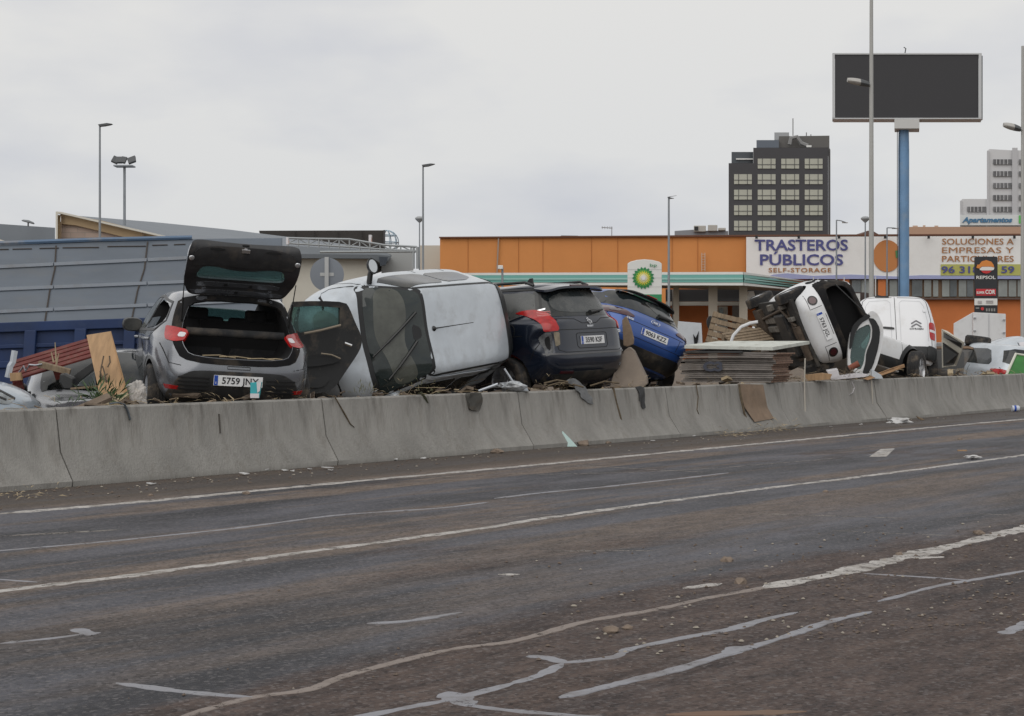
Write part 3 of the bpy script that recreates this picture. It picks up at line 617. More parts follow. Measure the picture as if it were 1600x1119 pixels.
# ===== blue hatchback =====
rowsD = [(.24, 1.8, -1.92, .74, 4, 5.2), (.36, 2.0, -2.05, .83, 3.4, 5.2), (.52, 2.13, -2.15, .885, 3.2, 5.2), (.66, 2.14, -2.175, .902, 3.2, 5.2), (.80, 2.10, -2.165, .905, 3, 5.2), (.93, 1.8, -2.12, .89, 3, 5.2),
         (1.02, 1.35, -2.06, .86, 3.5, 3.8), (1.12, 1.02, -1.98, .80, 5, 3.8), (1.26, .72, -1.85, .725, 5, 3.8), (1.38, .48, -1.70, .655, 5, 4), (1.445, .25, -1.52, .58, 4.5, 4), (1.478, -.1, -1.25, .42, 4, 4), (1.485, -.35, -.9, .2, 3, 3)]
D = Car('blue_hatchback', 'bright blue hatchback tipped to one side beside the navy car', 'car', (1.002, 28.288, .638), (119.9, 3.61, 19.55), rowsD, P_blue,
        wheels=[(-1.32, .82), (1.32, .82), (-1.32, -.82), (1.32, -.82)], wr=.33, wt=.21, disp=noisy(.004, 2, 11, [((-2.1, -.8, .5), .25, (.05, .04, 0))]))
D.decal('rear_window', 'B', rnd([(-.56, 1.40), (.56, 1.40), (.66, 1.32), (.76, 1.10), (.64, 1.055), (.2, 1.05), (-.2, 1.05), (-.64, 1.055), (-.76, 1.10), (-.66, 1.32)], 2, .15), M_glass, .005, .012, .05)
D.decal('window_grey_panel', 'B', rnd([(.16, 1.34), (-.50, 1.33), (-.62, 1.16), (-.5, 1.10), (-.1, 1.12)], 2, .2), M_glassm, .009, .006, .05)  # grey reflection on this part of the glass, painted as a paler patch
def spl2(y, t): return (Vector((-1.50 - .27 * t - .03 * (1 - (y / .6) ** 2), y, 1.470 - .035 * t - .09 * (y / .6) ** 4)), Vector((0, 0, 1)))
sp_ = sheet('roof_spoiler', rnd([(-.55, 0), (.55, 0), (.57, .7), (.50, 1.0), (-.50, 1.0), (-.57, .7)], 2, .15), spl2, [M_trim], D.root, .02)
mb = MB(); mb.box(-1.825, -1.80, -.10, .10, 1.432, 1.442); mb.build('high_brake_lamp', M_red, sp_)
for sg, vw in ((1, 150), (-1, 210)):
    la = D.decal('tail_lamp', vw, rnd([(sg * a, b) for a, b in [(.06, 1.04), (.30, 1.03), (.55, .99), (.70, .93), (.68, .90), (.45, .885), (.24, .90), (.10, .95)]], 2, .15), M_dred, .012, .03, .04)
    D.decal('lamp_bulb_field', vw, rnd([(sg * a, b) for a, b in [(.28, 1.0), (.48, .98), (.46, .93), (.28, .92)]], 1), mat('lamp_inner', (.09, .07, .08), .2, coat=.7), .016, .006, .04, parent=la)
D.plate('9063 KZZ', MX(D.pt('B', 0, .735, .012), (0, -1, 0), (.0, 0, 1)))
D.seams('panel_gap', [('B', [(.80, .90), (.70, .66), (.62, .60), (-.62, .60), (-.70, .66), (-.80, .90)]), ('B', [(.52, .83), (.46, .63)]), ('B', [(-.52, .83), (-.46, .63)]), ('B', [(-.60, .84), (.60, .84)]),
                      ('L', [(-.9, 1.0), (-.86, .35)]), ('L', [(.02, 1.0), (.02, .35)]), ('B', [(.72, 1.05), (.80, 1.02)])])
D.decal('lower_bumper', 'B', rnd([(-.80, .46), (-.66, .50), (-.3, .485), (.3, .485), (.66, .50), (.80, .46), (.80, .27), (-.80, .27)], 2, .15), M_black, .008, .02, .06)
D.decal('rear_side_window', 'L', rnd([(-1.62, 1.12), (-1.36, 1.33), (-.9, 1.38), (-.9, 1.05), (-1.3, 1.05)], 1, .12), M_glass, .005, .012, .06)
D.decal('side_window', 'L', rnd([(-.82, 1.05), (-.82, 1.38), (-.1, 1.39), (-.1, 1.04)], 1, .12), M_glass, .005, .012, .06)
D.decal('side_window', 'L', rnd([(0, 1.04), (0, 1.39), (.3, 1.36), (.8, 1.08)], 1, .12), M_glass, .005, .012, .06)
mb = MB(); q = [D.pt('B', -.08, 1.10, .03), D.pt('B', -.40, 1.12, .035)]; mb.tube([q[0], q[0].lerp(q[1], .5), q[1]], [.035, .025, .012], 8); mb.build('wiper', M_trim, D.root, 40)
Mk = MX(D.pt('B', 0, .955, .01), (0, -1, 0), (.35, 0, 1))
em = MB(); c_ = circ(0, 0, .085, 28, .042); em.tube([Mk @ Vector((a, b, 0)) for a, b in c_ + c_[:1]], .005, 6); eo = em.build('rear_emblem', M_chrome, D.root, 40)
text('emblem_letters', 'KIA', .05, Mk, M_chrome, eo, .004, .002, sx=1.15)
text('rear_lettering', 'CEED', .045, MX(D.pt('B', .50, .865, .008), (0, -1, 0), (.2, 0, 1)), M_chrome, D.root, .003, .002, space=1.25, sx=1.1)
D.mirror('L', .75, 1.08, .83, P_blue)
# ===== white car on its side, underside showing =====
def cut_e():
    a = MB(); a.prism([(-2.2, y, z) for y, z in rnd([(.50, 1.34), (-.50, 1.34), (-.64, 1.0), (-.62, .75), (.62, .75), (.64, 1.0)], 2)], (1.1, 0, 0)); return [a.build('cut', [M_dark])]
rowsE = [(.20, 1.0, -1.60, .66, 3, 4), (.28, 1.02, -1.74, .735, 2.2, 4.4), (.48, 1.05, -1.81, .775, 2, 4.4), (.64, 1.05, -1.80, .785, 2, 4.4), (.80, 1.05, -1.73, .785, 2.2, 4.4), (.93, 1.02, -1.69, .77, 2.4, 4.4),
         (1.0, .92, -1.64, .73, 5, 4.4), (1.15, .75, -1.55, .67, 5, 4.4), (1.32, .52, -1.45, .60, 5, 4.4), (1.43, .30, -1.33, .53, 5, 4.5), (1.475, 0, -1.1, .38, 4, 4), (1.48, -.2, -.85, .2, 3, 3)]
E5 = Car('upended_car', 'small white car on its side, wheels and dirty underside towards the panel stack', 'car', (5.02, 31.796, 1.472), (95.0, .25, 67.28), rowsE, P_white,
         wheels=[(-1.2, .70), (1.15, .70), (-1.2, -.70), (1.15, -.70)], wr=.28, wt=.19, disp=noisy(.006, 2, 21, [((-1.5, .3, 1.4), .5, (.08, 0, -.05))]), cut=cut_e)
E5.plate('5763 JGL', MX(E5.pt('B', 0, .50, .012), (0, -1, 0), (-.03, 0, 1)))
for y in (.50, -.50):
    q = E5.decal('bumper_lamp', 'B', circ(y, .49, .085), M_trim, .008, .02, .04); E5.decal('lamp_lens', 'B', circ(y, .49, .06), M_dred, .014, .01, .03, parent=q)
E5.seams('bumper_crease', [('B', [(.68, .40), (.36, .38), (.36, .60)]), ('B', [(-.36, .60), (-.36, .38), (-.68, .40)]), ('B', [(.2, .61), (-.2, .61)])], .009)
mb = MB(); mb.box(-1.60, 1.25, -.66, .66, .15, .215); mb.build('floor_pan', mat('underseal', (.022, .021, .02), .85, dirt=.7, dcol=(.10, .085, .065), dscale=7), E5.root)
M_rust = mat('rusty_steel', (.07, .05, .035), .8, var=.4, vscale=14, dirt=.6, dcol=(.16, .13, .10), dscale=9)
mb = MB(); mb.box(-.95, -.25, -.45, .42, .06, .18); mb.build('fuel_tank', M_black, E5.root, bevel=.04)
mb = MB(); mb.tube([(-1.2, .66, .27), (-1.12, .45, .18), (-1.1, 0, .15), (-1.12, -.45, .18), (-1.2, -.66, .27)], .045, 8); mb.tube([(-1.12, .50, .2), (-.6, .52, .15)], .035); mb.tube([(-1.12, -.50, .2), (-.6, -.52, .15)], .035); mb.build('rear_axle', M_rust, E5.root, 40)
mb = MB(); mb.tube([(-1.48, -.5, .12), (-1.48, .15, .12)], .10, 14, flat=.8); mb.tube([(-1.45, .15, .12), (-1.25, .25, .11), (-.9, .5, .10), (.8, .35, .1), (1.2, .1, .12)], .028, 8); mb.build('exhaust', M_rust, E5.root, 40)
mb = MB(); mb.box(.75, 1.25, -.55, .55, .07, .17); mb.box(1.0, 1.35, -.25, .35, .02, .14); mb.tube([(.9, .3, .1), (1.15, .66, .2)], .04); mb.tube([(.9, -.3, .1), (1.15, -.66, .2)], .04); mb.build('engine_subframe', M_rust, E5.root, bevel=.02)
mb = MB()
for y in (.3, .12, -.2): mb.box(-.2, .7, y - .06, y + .06, .11, .18)
for x, y, w in ((-1.0, .56, .05), (-1.3, .3, .04), (-.1, .56, .06), (.3, -.5, .05)): mb.box(x - .14, x + .14, y - w, y + w, .08, .2)
mb.build('heat_shield', mat('dull_aluminium', (.25, .24, .22), .6, metal=.5, dirt=.9, dscale=8, dcol=(.10, .085, .065), dlo=.4), E5.root, bevel=.01)
mb = MB()
for y in (.5, -.5):
    for k in range(7): mb.lathe([(.05, 0), (.055, .01), (.05, .02)], 12, 'z', Matrix.Translation((-1.2, y, .2 + k * .028)))
mb.build('coil_spring', M_rust, E5.root, 40)
pf = [(0, -1.36, 1.40), (.2, -1.40, 1.60), (.45, -1.44, 1.80), (.72, -1.50, 1.98), (.9, -1.60, 2.06)]
ho = rnd([(.50, 0), (.62, .08), (.66, .35), (.64, .70), (.56, .88), (.30, .92), (-.30, .92), (-.56, .88), (-.64, .70), (-.66, .35), (-.62, .08), (-.50, 0)], 2, .2)
hh = rnd([(.46, .10), (.54, .24), (.52, .44), (.34, .47), (.1, .52), (-.1, .52), (-.34, .47), (-.52, .44), (-.54, .24), (-.46, .10)], 2, .2)
hx = -1.75
def ez(px, py): q = local_plane(E5, px, py, x0=hx); return (q.y, q.z)
def em_(off): return lambda y, z: (Vector((hx - off, y, z)), Vector((-1, 0, 0)))
eo_ = rnd([ez(*p) for p in [(1357, 491), (1362.5, 485), (1372, 491), (1381, 512), (1379, 540), (1369, 575), (1357, 589), (1346, 587), (1325, 576), (1325, 545), (1330, 518), (1340, 502)]], 1)
eh_ = rnd([ez(*p) for p in [(1357, 506), (1361, 512), (1360, 530), (1352, 550), (1350, 567), (1344, 579), (1330, 570), (1328, 556), (1333, 530), (1339, 515)]], 1)
hp = sheet('tailgate', eo_, em_(0), [P_white], E5.root, .07, [eh_], .06); sheet('tailgate_glass', eh_, em_(-.02), [M_teal], hp, .006)
sheet('hatch_trim_panel', rnd([ez(*p) for p in [(1356, 497), (1366, 498), (1375, 514), (1373, 540), (1363, 574), (1354, 585), (1347, 584), (1352, 568), (1353, 551), (1362, 530), (1363, 512)]], 1), em_(.02), [M_trim], hp, .03)
sheet('hatch_edge_strip', rnd([ez(*p) for p in [(1330, 512), (1340, 500), (1357, 490), (1360, 496), (1344, 506), (1335, 522), (1330, 545), (1326, 545)]], 1), em_(.02), [M_trim], hp, .03)
E5.decal('boot_surround', 'B', rnd([(.60, 1.44), (-.60, 1.44), (-.80, 1.0), (-.80, .64), (.80, .64), (.80, 1.0)], 2, .12), mat('rubber_seal', (0, 0, 0)), .008, .02, .05, holes=[rnd([(.46, 1.32), (-.46, 1.32), (-.60, 1.0), (-.58, .77), (.58, .77), (.60, 1.0)], 2)])
mb = MB()
for sg in (1, -1):
    a_, b_ = Vector((-1.55, sg * .60, 1.05)), Vector((hx, *(ez(1358, 495) if sg > 0 else ez(1358, 583)))); mb.tube([a_, b_], .012, 8)
mb.build('gas_strut', M_trim, E5.root, 40)
mb = MB(); mb.box(-.95, -.82, -.55, .55, .6, 1.15); mb.build('rear_seatback', M_fabric, E5.root, bevel=.04)

# ===== white van =====
rowsF = [(.28, 2.0, -2.16, .82, 4, 8), (.42, 2.25, -2.27, .91, 4, 8), (.70, 2.4, -2.30, .945, 3.5, 8), (1.0, 2.1, -2.30, .95, 3.5, 8), (1.20, 1.65, -2.29, .945, 3.5, 8), (1.45, 1.25, -2.265, .90, 5, 8),
         (1.70, .95, -2.24, .845, 5, 8), (1.84, .70, -2.21, .79, 5, 7), (1.895, .45, -2.15, .70, 5, 5), (1.915, 0, -1.9, .5, 4, 4), (1.92, -.4, -1.3, .2, 3, 3)]
F = Car('van', 'white panel van with closed twin rear doors, tail raised behind the other wrecks', 'van', (9.04, 40.13, -.18), (83.73, 22.05, .27), rowsF, P_white2, scale=1.03,
        wheels=[(-1.6, .82), (1.5, .82), (-1.6, -.82), (1.5, -.82)], wr=.34, wt=.21)
F.seams('door_gap', [('B', [(0, 1.88), (0, .55)]), ('B', [(.78, .6), (.78, 1.3), (.70, 1.76), (.62, 1.83), (.06, 1.84)]), ('B', [(-.78, .6), (-.78, 1.3), (-.70, 1.76), (-.62, 1.83), (-.06, 1.84)])], .012)
F.seams('pressed_panel', [('B', [(s_ * .10, .75), (s_ * .10, 1.70), (s_ * .16, 1.76), (s_ * .56, 1.74), (s_ * .64, 1.62), (s_ * .70, 1.25), (s_ * .70, .75)]) for s_ in (1, -1)], .012, .003, mat('pressed_edge', (.5, .51, .53), .4))
for sg, vw in ((1, 155), (-1, 205)):
    la = F.decal('tail_lamp', vw, rnd([(sg * a, b) for a, b in [(.10, 1.24), (.30, 1.22), (.29, .80), (.13, .80)]], 2, .15), M_red, .01, .03, .04)
    F.decal('lamp_band', vw, [(sg * a, b) for a, b in [(.125, 1.04), (.29, 1.04), (.29, .98), (.13, .98)]], M_clear, .014, .008, .04, parent=la)
F.decal('door_handle', 'B', rnd([(.04, 1.07), (.30, 1.09), (.30, 1.05), (.04, 1.02)], 1), M_trim, .03, .04, .05)
F.decal('high_brake_lamp', 'B', [(.12, 1.875), (.42, 1.875), (.42, 1.85), (.12, 1.85)], M_trim, .02, .02, .05)
strokes('rear_emblem', F, 'B', [[(-.34, 1.17), (-.45, 1.245), (-.56, 1.17)], [(-.34, 1.09), (-.45, 1.165), (-.56, 1.09)]], .03, mat('emblem_grey', (.12, .12, .13), .3, metal=.6))
text('rear_lettering', 'CITROEN', .062, MX(F.pt('B', -.45, 1.04, .006), (0, -1, 0), (0, 0, 1)), M_ink, F.root, .003, .001, sx=1.15)
F.decal('rear_bumper', 'B', rnd([(-.93, .62), (.93, .62), (.93, .34), (-.93, .34)], 1, .1), M_black, .02, .04, .08)
F.decal('bumper_corner', 205, rnd([(-.10, .62), (-.36, .64), (-.34, .34), (-.10, .34)], 1, .12), M_black, .03, .04, .05)
F.decal('hinge_cover', 200, rnd([(-.13, 1.55), (-.20, 1.55), (-.20, 1.47), (-.13, 1.47)], 1), P_white2, .02, .03, .04)
F.mirror('R', 1.0, 1.25, .95, M_trim, M_trim)

# ===== white crossover with black wheel-arch cladding, nose down =====
rowsX = [(.26, 1.8, -1.8, .76, 4, 4), (.40, 2.0, -1.98, .85, 3.4, 4), (.60, 1.95, -2.05, .89, 3, 4), (.78, 1.86, -2.03, .89, 3, 4), (.86, 1.72, -1.98, .875, 3, 4), (.91, 1.5, -1.92, .82, 3, 4), (.94, 1.3, -1.8, .7, 3, 4), (.955, .9, -1.5, .5, 3, 4), (.96, .4, -1.2, .3, 3, 3), (.962, -.2, -.9, .15, 3, 3)]
X = Car('crossover', 'white crushed crossover with black wheel-arch cladding, nose down in front of the van', 'car', (6.80, 34.3, .60), (28, 13, -10), rowsX, P_white,
        wheels=[(1.28, -.80), (-1.3, -.80), (1.28, .80), (-1.3, .80)], wr=.39, wt=.23, steer=32, disp=noisy(.02, 1.6, 14))
X.arch_trim('R', (1.28, -1.3), .39, .055, .085, M_black)
X.decal('sill_cladding', 'R', [(.86, .48), (-.88, .48), (-.90, .28), (.84, .28)], M_black, .012, .03, .06)
X.decal('bumper_cladding', 'R', rnd([(1.75, .58), (2.05, .56), (2.05, .28), (1.74, .28)], 1, .1), M_black, .012, .03, .06)
X.seams('panel_gap', [('R', [(.78, 1.0), (.82, .7), (.80, .3)]), ('R', [(-.35, 1.0), (-.35, .3)])])

# ===== wrecks at the far end =====
def low(name, label, pos, rot, rows, paint, **k): return Car(name, label, 'car', pos, rot, rows, paint, nq=14, **k)
p = P(1557, 548, 41)
K1 = low('wrecked_car', 'pale silver hatchback rolled on its side at the far end of the pile', (p.x + .1, p.y + 1.9, p.z - .62), (88, 3, 78), rowsE, P_silver, disp=noisy(.012, 2, 31))
K1.decal('plate_recess', 'B', rnd([(.30, .62), (-.30, .62), (-.30, .40), (.30, .40)], 2), M_dark, .01, .02, .05)
K1.decal('rear_window', 'B', rnd([(-.52, 1.38), (.52, 1.38), (.60, 1.02), (-.60, 1.02)], 1, .15), M_glass, .008, .02, .05)
K1.decal('tail_lamp', 150, rnd([(.30, .98), (.52, .98), (.50, .72), (.30, .72)], 1), M_clear, .01, .02, .05)
K1.decal('tail_lamp', 210, rnd([(-.30, .98), (-.52, .98), (-.50, .72), (-.30, .72)], 1), M_clear, .01, .02, .05)
K1.seams('panel_gap', [('B', [(.6, .70), (-.6, .70)]), ('L', [(-.35, 1.0), (-.35, .3)])], .02)
p = P(1526, 572, 38.5)
P_brown = mat('mud_black_paint', (.02, .018, .017), .35, coat=.4, dirt=.8, dcol=(.12, .09, .065), dscale=2.5, dlo=.45)
K2 = low('wrecked_car', 'muddy black car sunk low between the white van and the silver wrecks', (p.x - .1, p.y + 1.0, p.z - 1.12), (-10, 0, 4), rowsC, P_brown, wheels=[(-1.4, -.83), (1.35, -.83)], wr=.335, wt=.21, disp=noisy(.01, 2, 33))
for w in ([(-1.9, 1.22), (-1.8, 1.50), (-1.0, 1.52), (-1.0, 1.14)], [(-.9, 1.13), (-.9, 1.53), (0, 1.53), (0, 1.12)], [(.1, 1.12), (.1, 1.53), (.5, 1.47), (.95, 1.15)]):
    K2.decal('side_window', 'R', rnd(w, 1, .1), M_trim, .006, .012, .06)
K2.seams('roof_trim', [('R', [(-2.0, 1.25), (-1.85, 1.56), (-1.2, 1.585), (.1, 1.585), (.55, 1.50), (1.1, 1.15)])], .04, .02, mat('brown_strip', (.16, .10, .06), .7))
p = P(1576, 570, 36.5)
K3 = low('wrecked_car', 'silver estate car with a red rear lamp beside the green sheet', (11.18, 38.86, -.16), (100, -2, 6), rowsB, P_silver, wheels=[(-1.15, .77), (1.15, .77)], wr=.29, wt=.19, disp=noisy(.01, 2, 35))
K3.decal('rear_window', 'B', rnd([(-.54, 1.42), (.54, 1.42), (.66, 1.05), (-.66, 1.05)], 1, .15), M_glass, .008, .02, .05)
K3.decal('side_window', 'L', rnd([(.60, 1.03), (.36, 1.36), (-.9, 1.39), (-1.25, 1.1), (-1.2, 1.02)], 1, .12), M_glass, .006, .012, .05)
K3.seams('panel_gap', [('B', [(.7, .98), (.62, .62), (-.62, .62), (-.7, .98)]), ('L', [(-.32, .98), (-.30, .32)])], .014)
for sg, vw in ((1, 148), (-1, 212)): K3.decal('tail_lamp', vw, rnd([(sg * a, b) for a, b in [(.02, .93), (.30, .95), (.56, .90), (.54, .76), (.20, .76)]], 2, .15), M_red, .012, .03, .04)
gp = MB(); c = [P(1572, 586, 35.6), P(1587, 553, 35.9), P(1612, 557, 36.0), P(1612, 588, 35.6)]; gp.prism(c, (0, .04, 0)); g = gp.build('sheet_panel', mat('green_sheet', (.03, .16, .03), .6, var=.2, dirt=.3), bevel=.005)
tag(g, 'bright green flat sheet with a pale edge leaning on the silver estate car', 'sheet')
mb = MB(); mb.tube([c[0] + Vector((0, -.01, 0)), c[1] + Vector((0, -.01, 0)), c[2] + Vector((0, -.01, 0))], .03, 6); mb.build('pale_edge', mat('cream_edge', (.6, .6, .52), .6), g)
# opened boot lid standing between van and wrecks
bl = empty('boot_lid', P(1488, 572, 37), (0, 0, 0), 'torn-off cream boot lid with dark trim standing beside the van', 'boot lid', 'vehicles swept up behind the barrier')
def rel(px, py, Y, o=bl): return P(px, py, Y) - o.location
mb = MB(); mb.prism([rel(1471, 514, 37), rel(1480, 517, 37), rel(1507, 535, 36.6), rel(1502, 552, 36.8), rel(1494, 572, 37), rel(1472, 575, 37)], (.02, .07, 0)); mb.build('lid_frame', mat('cream_paint', (.48, .46, .40), .5, dirt=.6), bl, bevel=.01)
mb = MB(); mb.prism([rel(1474, 519, 36.95), rel(1503, 537, 36.55), rel(1501, 544, 36.7), rel(1474, 527, 36.9)], (0, -.03, 0)); mb.prism([rel(1473, 535, 36.9), rel(1498, 552, 36.7), rel(1490, 570, 36.9), rel(1474, 572, 36.9)], (0, -.03, 0)); mb.build('lid_trim', M_black, bl)
mb = MB(); q = rel(1528, 531, 39.2); tag(mb.lathe([(.14, -.11), (.27, -.11), (.30, -.07), (.30, .07), (.27, .11), (.14, .11)], 28, 'z', Matrix.Translation(P(1528, 533, 39.2)) @ Matrix.Rotation(R(8), 4, 'Y')).build('discarded_rubber_ring', M_rub, None, 35), 'loose black tyre lying flat on top of the far wrecks', 'tyre')

# ===== cars at the near end =====
rowsH = [(.20, 1.75, -1.8, .72, 4, 4), (.32, 1.98, -1.95, .80, 3.2, 4), (.48, 2.08, -2.03, .86, 2.8, 4), (.64, 2.05, -2.05, .875, 2.8, 4), (.76, 1.92, -2.0, .873, 2.8, 4), (.86, 1.68, -1.95, .86, 2.8, 4), (.94, 1.30, -1.9, .84, 3, 4),
         (1.0, 1.05, -1.88, .80, 4, 4), (1.14, .85, -1.8, .74, 5, 4), (1.30, .55, -1.65, .66, 5, 4), (1.41, .3, -1.5, .58, 5, 4), (1.45, -.1, -1.2, .4, 4, 4), (1.455, -.3, -.9, .2, 3, 3)]
Hc = Car('silver_saloon', 'light blue-silver car at the near end with only its bonnet corner and headlamp showing', 'car', (-6.98, 17.35, .05), (-6, -1, -2), rowsH, mat('ice_blue_paint', (.36, .42, .48), .3, metal=.4, coat=.8, dirt=.3, dcol=(.25, .24, .22)), wheels=[(1.22, -.78), (-1.3, -.78), (1.22, .78), (-1.3, .78)], wr=.31, wt=.2)
hl = Hc.decal('headlamp', 305, rnd([(.72, .87), (.95, .875), (1.25, .80), (1.46, .68), (1.38, .62), (1.1, .68), (.85, .78)], 2, .15), mat('headlamp_glass', (.20, .22, .23), .08, coat=.9, var=.6, vscale=11), .01, .03, .04)
Hc.seams('headlamp_edge', [(305, [(.72, .87), (.95, .875), (1.25, .80), (1.46, .68)]), (305, [(.90, .82), (1.15, .76), (1.36, .67)])], .018, .016, M_trim)
for v_ in 'LR':
    for w in ([(-1.2, 1.06), (-1.05, 1.24), (-.62, 1.34), (-.30, 1.36), (-.30, 1.02)], [(-.22, 1.02), (-.22, 1.36), (.12, 1.34), (.56, 1.1), (.68, 1.03)]): Hc.decal('side_window', v_, rnd(w, 1, .1), M_glass, .005, .012, .06)
    Hc.seams('panel_gap', [(v_, [(-.26, 1.0), (-.24, .3)]), (v_, [(-1.0, .95), (-.84, .4)])], .01)
Hc.decal('windscreen', 'T', rnd([(.98, .5), (.9, .64), (.46, .54), (.42, 0), (.46, -.54), (.9, -.64), (.98, -.5), (1.03, 0)], 2, .15), M_glass, .005)
Hc.decal('rear_window', 'B', rnd([(.52, 1.34), (-.52, 1.34), (-.64, 1.08), (.64, 1.08)], 1, .15), M_glass, .005)
Hc.arch_trim('R', (1.22,), .31, .055, .03, M_trim)
Hc.seams('panel_gap', [('T', [(1.0, -.80), (1.5, -.76), (1.78, -.62)]), ('R', [(.75, .95), (.80, .3)])], .01)
Ic = Car('buried_car', 'grey car sunk behind the barrier under the red pallet, its bonnet and black mirror showing', 'car', (-4.95, 20.1, -.18), (-72, -3, 6), rowsH, P_grey, wheels=[(1.22, -.78)], wr=.31, wt=.2, disp=noisy(.02, 1.7, 8, [((1.2, 0, .9), .7, (0, 0, -.10))]))
Ic.decal('windscreen', 'T', rnd([(.98, .5), (.9, .66), (.42, .55), (.38, 0), (.42, -.55), (.9, -.66), (.98, -.5), (1.03, 0)], 2, .15), M_glass, .005)
Ic.mirror('R', .74, 1.05, .78, M_trim); Ic.mirror('L', .74, 1.05, .78, M_trim)
# ---------------- ground, road, barrier ----------------
RD = Vector((15.15, 19.38, 0)).normalized(); RN = Vector((RD.y, -RD.x, 0))      # along the road; towards the traffic side
B0 = Vector((-4.59, 14.92, 0))
def bt(px, py=None):     # parameter along barrier for a picture column
    k = (px - CX) / FP; return (k * B0.y - B0.x) / (RD.x - k * RD.y)
def gmat():
    m = bpy.data.materials.new('mud_dusted_asphalt'); m.use_nodes = True; t = m.node_tree; b = t.nodes['Principled BSDF']; l = t.links.new
    tc = N(t, 'ShaderNodeTexCoord'); rot = N(t, 'ShaderNodeMapping'); ang = math.atan2(RD.y, RD.x); rot.inputs['Rotation'].default_value = (0, 0, -ang); l(tc.outputs['Object'], rot.inputs[0])
    def noise_(sc, scale, det=6, ro=.6, src=None):
        mp = N(t, 'ShaderNodeMapping'); mp.inputs['Scale'].default_value = sc; l(rot.outputs[0], mp.inputs[0]); n = N(t, 'ShaderNodeTexNoise'); n.inputs['Scale'].default_value = scale; n.inputs['Detail'].default_value = det; n.inputs['Roughness'].default_value = ro; l(mp.outputs[0], n.inputs[0]); return n.outputs[0]
    def ramp(src, p0, p1, c0=0, c1=1):
        r = N(t, 'ShaderNodeMapRange'); r.inputs[1].default_value = p0; r.inputs[2].default_value = p1; r.inputs[3].default_value = c0; r.inputs[4].default_value = c1; l(src, r.inputs[0]); return r.outputs[0]
    def mix(f, a, c):
        x = N(t, 'ShaderNodeMix', data_type='RGBA')
        for s_, k in ((f, 0), (a, 6), (c, 7)):
            if isinstance(s_, tuple): x.inputs[k].default_value = (*s_, 1)
            elif isinstance(s_, (int, float)): x.inputs[k].default_value = s_
            else: l(s_, x.inputs[k])
        return x.outputs[2]
    sx_ = N(t, 'ShaderNodeSeparateXYZ'); l(rot.outputs[0], sx_.inputs[0]); Yc = sx_.outputs[1]
    def mul(a, b_, op='MULTIPLY'):
        n = N(t, 'ShaderNodeMath', operation=op)
        for k, v_ in enumerate((a, b_)):
            if isinstance(v_, (int, float)): n.inputs[k].default_value = v_
            else: l(v_, n.inputs[k])
        return n.outputs[0]
    s1 = G(800, 730).dot(RN); s2 = G(800, 818).dot(RN); s3 = G(1400, 873).dot(RN)
    base = mix(ramp(noise_((.30, 1.3, 1), 1.0, 9, .68), .40, .61), (.034, .035, .041), (.118, .120, .136))
    grain = noise_((.8, 1, 1), 24, 9, .95); blob = noise_((.45, 1.2, 1), 5.5, 8, .8)
    # tan silt: bands along the lanes near the barrier, fading towards the camera side
    tan_n = mul(mul(noise_((.035, 1.15, 1), 1.05, 4, .6), .62), mul(noise_((.30, .9, 1), .8, 9, .68), .42), 'ADD')
    tan_f = mul(ramp(tan_n, .515, .585, 0, .85), ramp(Yc, -(s2 + 2.8), -(s2 - .3), .35, 1))
    tan_c = mix(ramp(blob, .40, .62), (.150, .118, .092), (.300, .235, .180))
    c = mix(tan_f, base, tan_c)
    # reddish brown mud patches and the muddy near side
    edge = ramp(Yc, -(s3 - .8), -(s3 + .4), 0, .34)
    rb = mul(noise_((.28, .8, 1), .62, 10, .7), edge, 'ADD'); rb_f = ramp(rb, .562, .67, 0, .86)
    rb_c = mix(ramp(blob, .38, .62), (.052, .037, .031), (.150, .108, .086))
    c = mix(rb_f, c, rb_c)
    c = mix(ramp(noise_((.16, 1.0, 1), .9, 9, .7), .54, .66, 0, .7), c, (.034, .033, .036))
    c = mix(ramp(noise_((.9, 3.2, 1), 2.2, 9, .85), .53, .64, 0, .26), c, (.21, .20, .195))
    c = mix(ramp(noise_((.9, 3.4, 1), 2.5, 9, .85), .54, .66, 0, .34), c, (.032, .030, .031))
    c = mix(ramp(grain, .53, .64, 0, .55), c, (.23, .215, .20)); c = mix(ramp(grain, .47, .36, 0, .7), c, (.016, .015, .016))
    vo = N(t, 'ShaderNodeTexVoronoi'); vo.inputs['Scale'].default_value = 58; l(rot.outputs[0], vo.inputs[0]); vs_ = N(t, 'ShaderNodeSeparateColor'); l(vo.outputs['Color'], vs_.inputs[0])
    c = mix(ramp(vs_.outputs[0], .74, 1.0, 0, .42), c, (.25, .235, .225)); c = mix(ramp(vs_.outputs[1], .70, 1.0, 0, .55), c, (.014, .013, .014))
    c = mix(ramp(Yc, -(s1 - .15), -(s1 - .5), 0, .75), c, mix(ramp(grain, .4, .6), (.055, .046, .038), (.135, .115, .095)))
    mud = mul(tan_f, rb_f, 'MAXIMUM')
    hs = N(t, 'ShaderNodeMix', data_type='RGBA', blend_type='MULTIPLY'); hs.inputs[0].default_value = 1; l(c, hs.inputs[6]); hs.inputs[7].default_value = (.80, .79, .82, 1); c = hs.outputs[2]; b.inputs['Specular IOR Level'].default_value = .22
    l(c, b.inputs['Base Color']); l(ramp(mud, 0, 1, .62, .92), b.inputs['Roughness'])
    bp = N(t, 'ShaderNodeBump'); bp.inputs['Strength'].default_value = .6; bp.inputs['Distance'].default_value = .01
    l(noise_((1, 1, 1), 60, 5, .7), bp.inputs['Height']); l(bp.outputs[0], b.inputs['Normal']); return m
M_road = gmat()
M_ground = mat('dry_earth', (.16, .13, .10), .95, var=.3, vscale=.6, bump=.4, bscale=6)
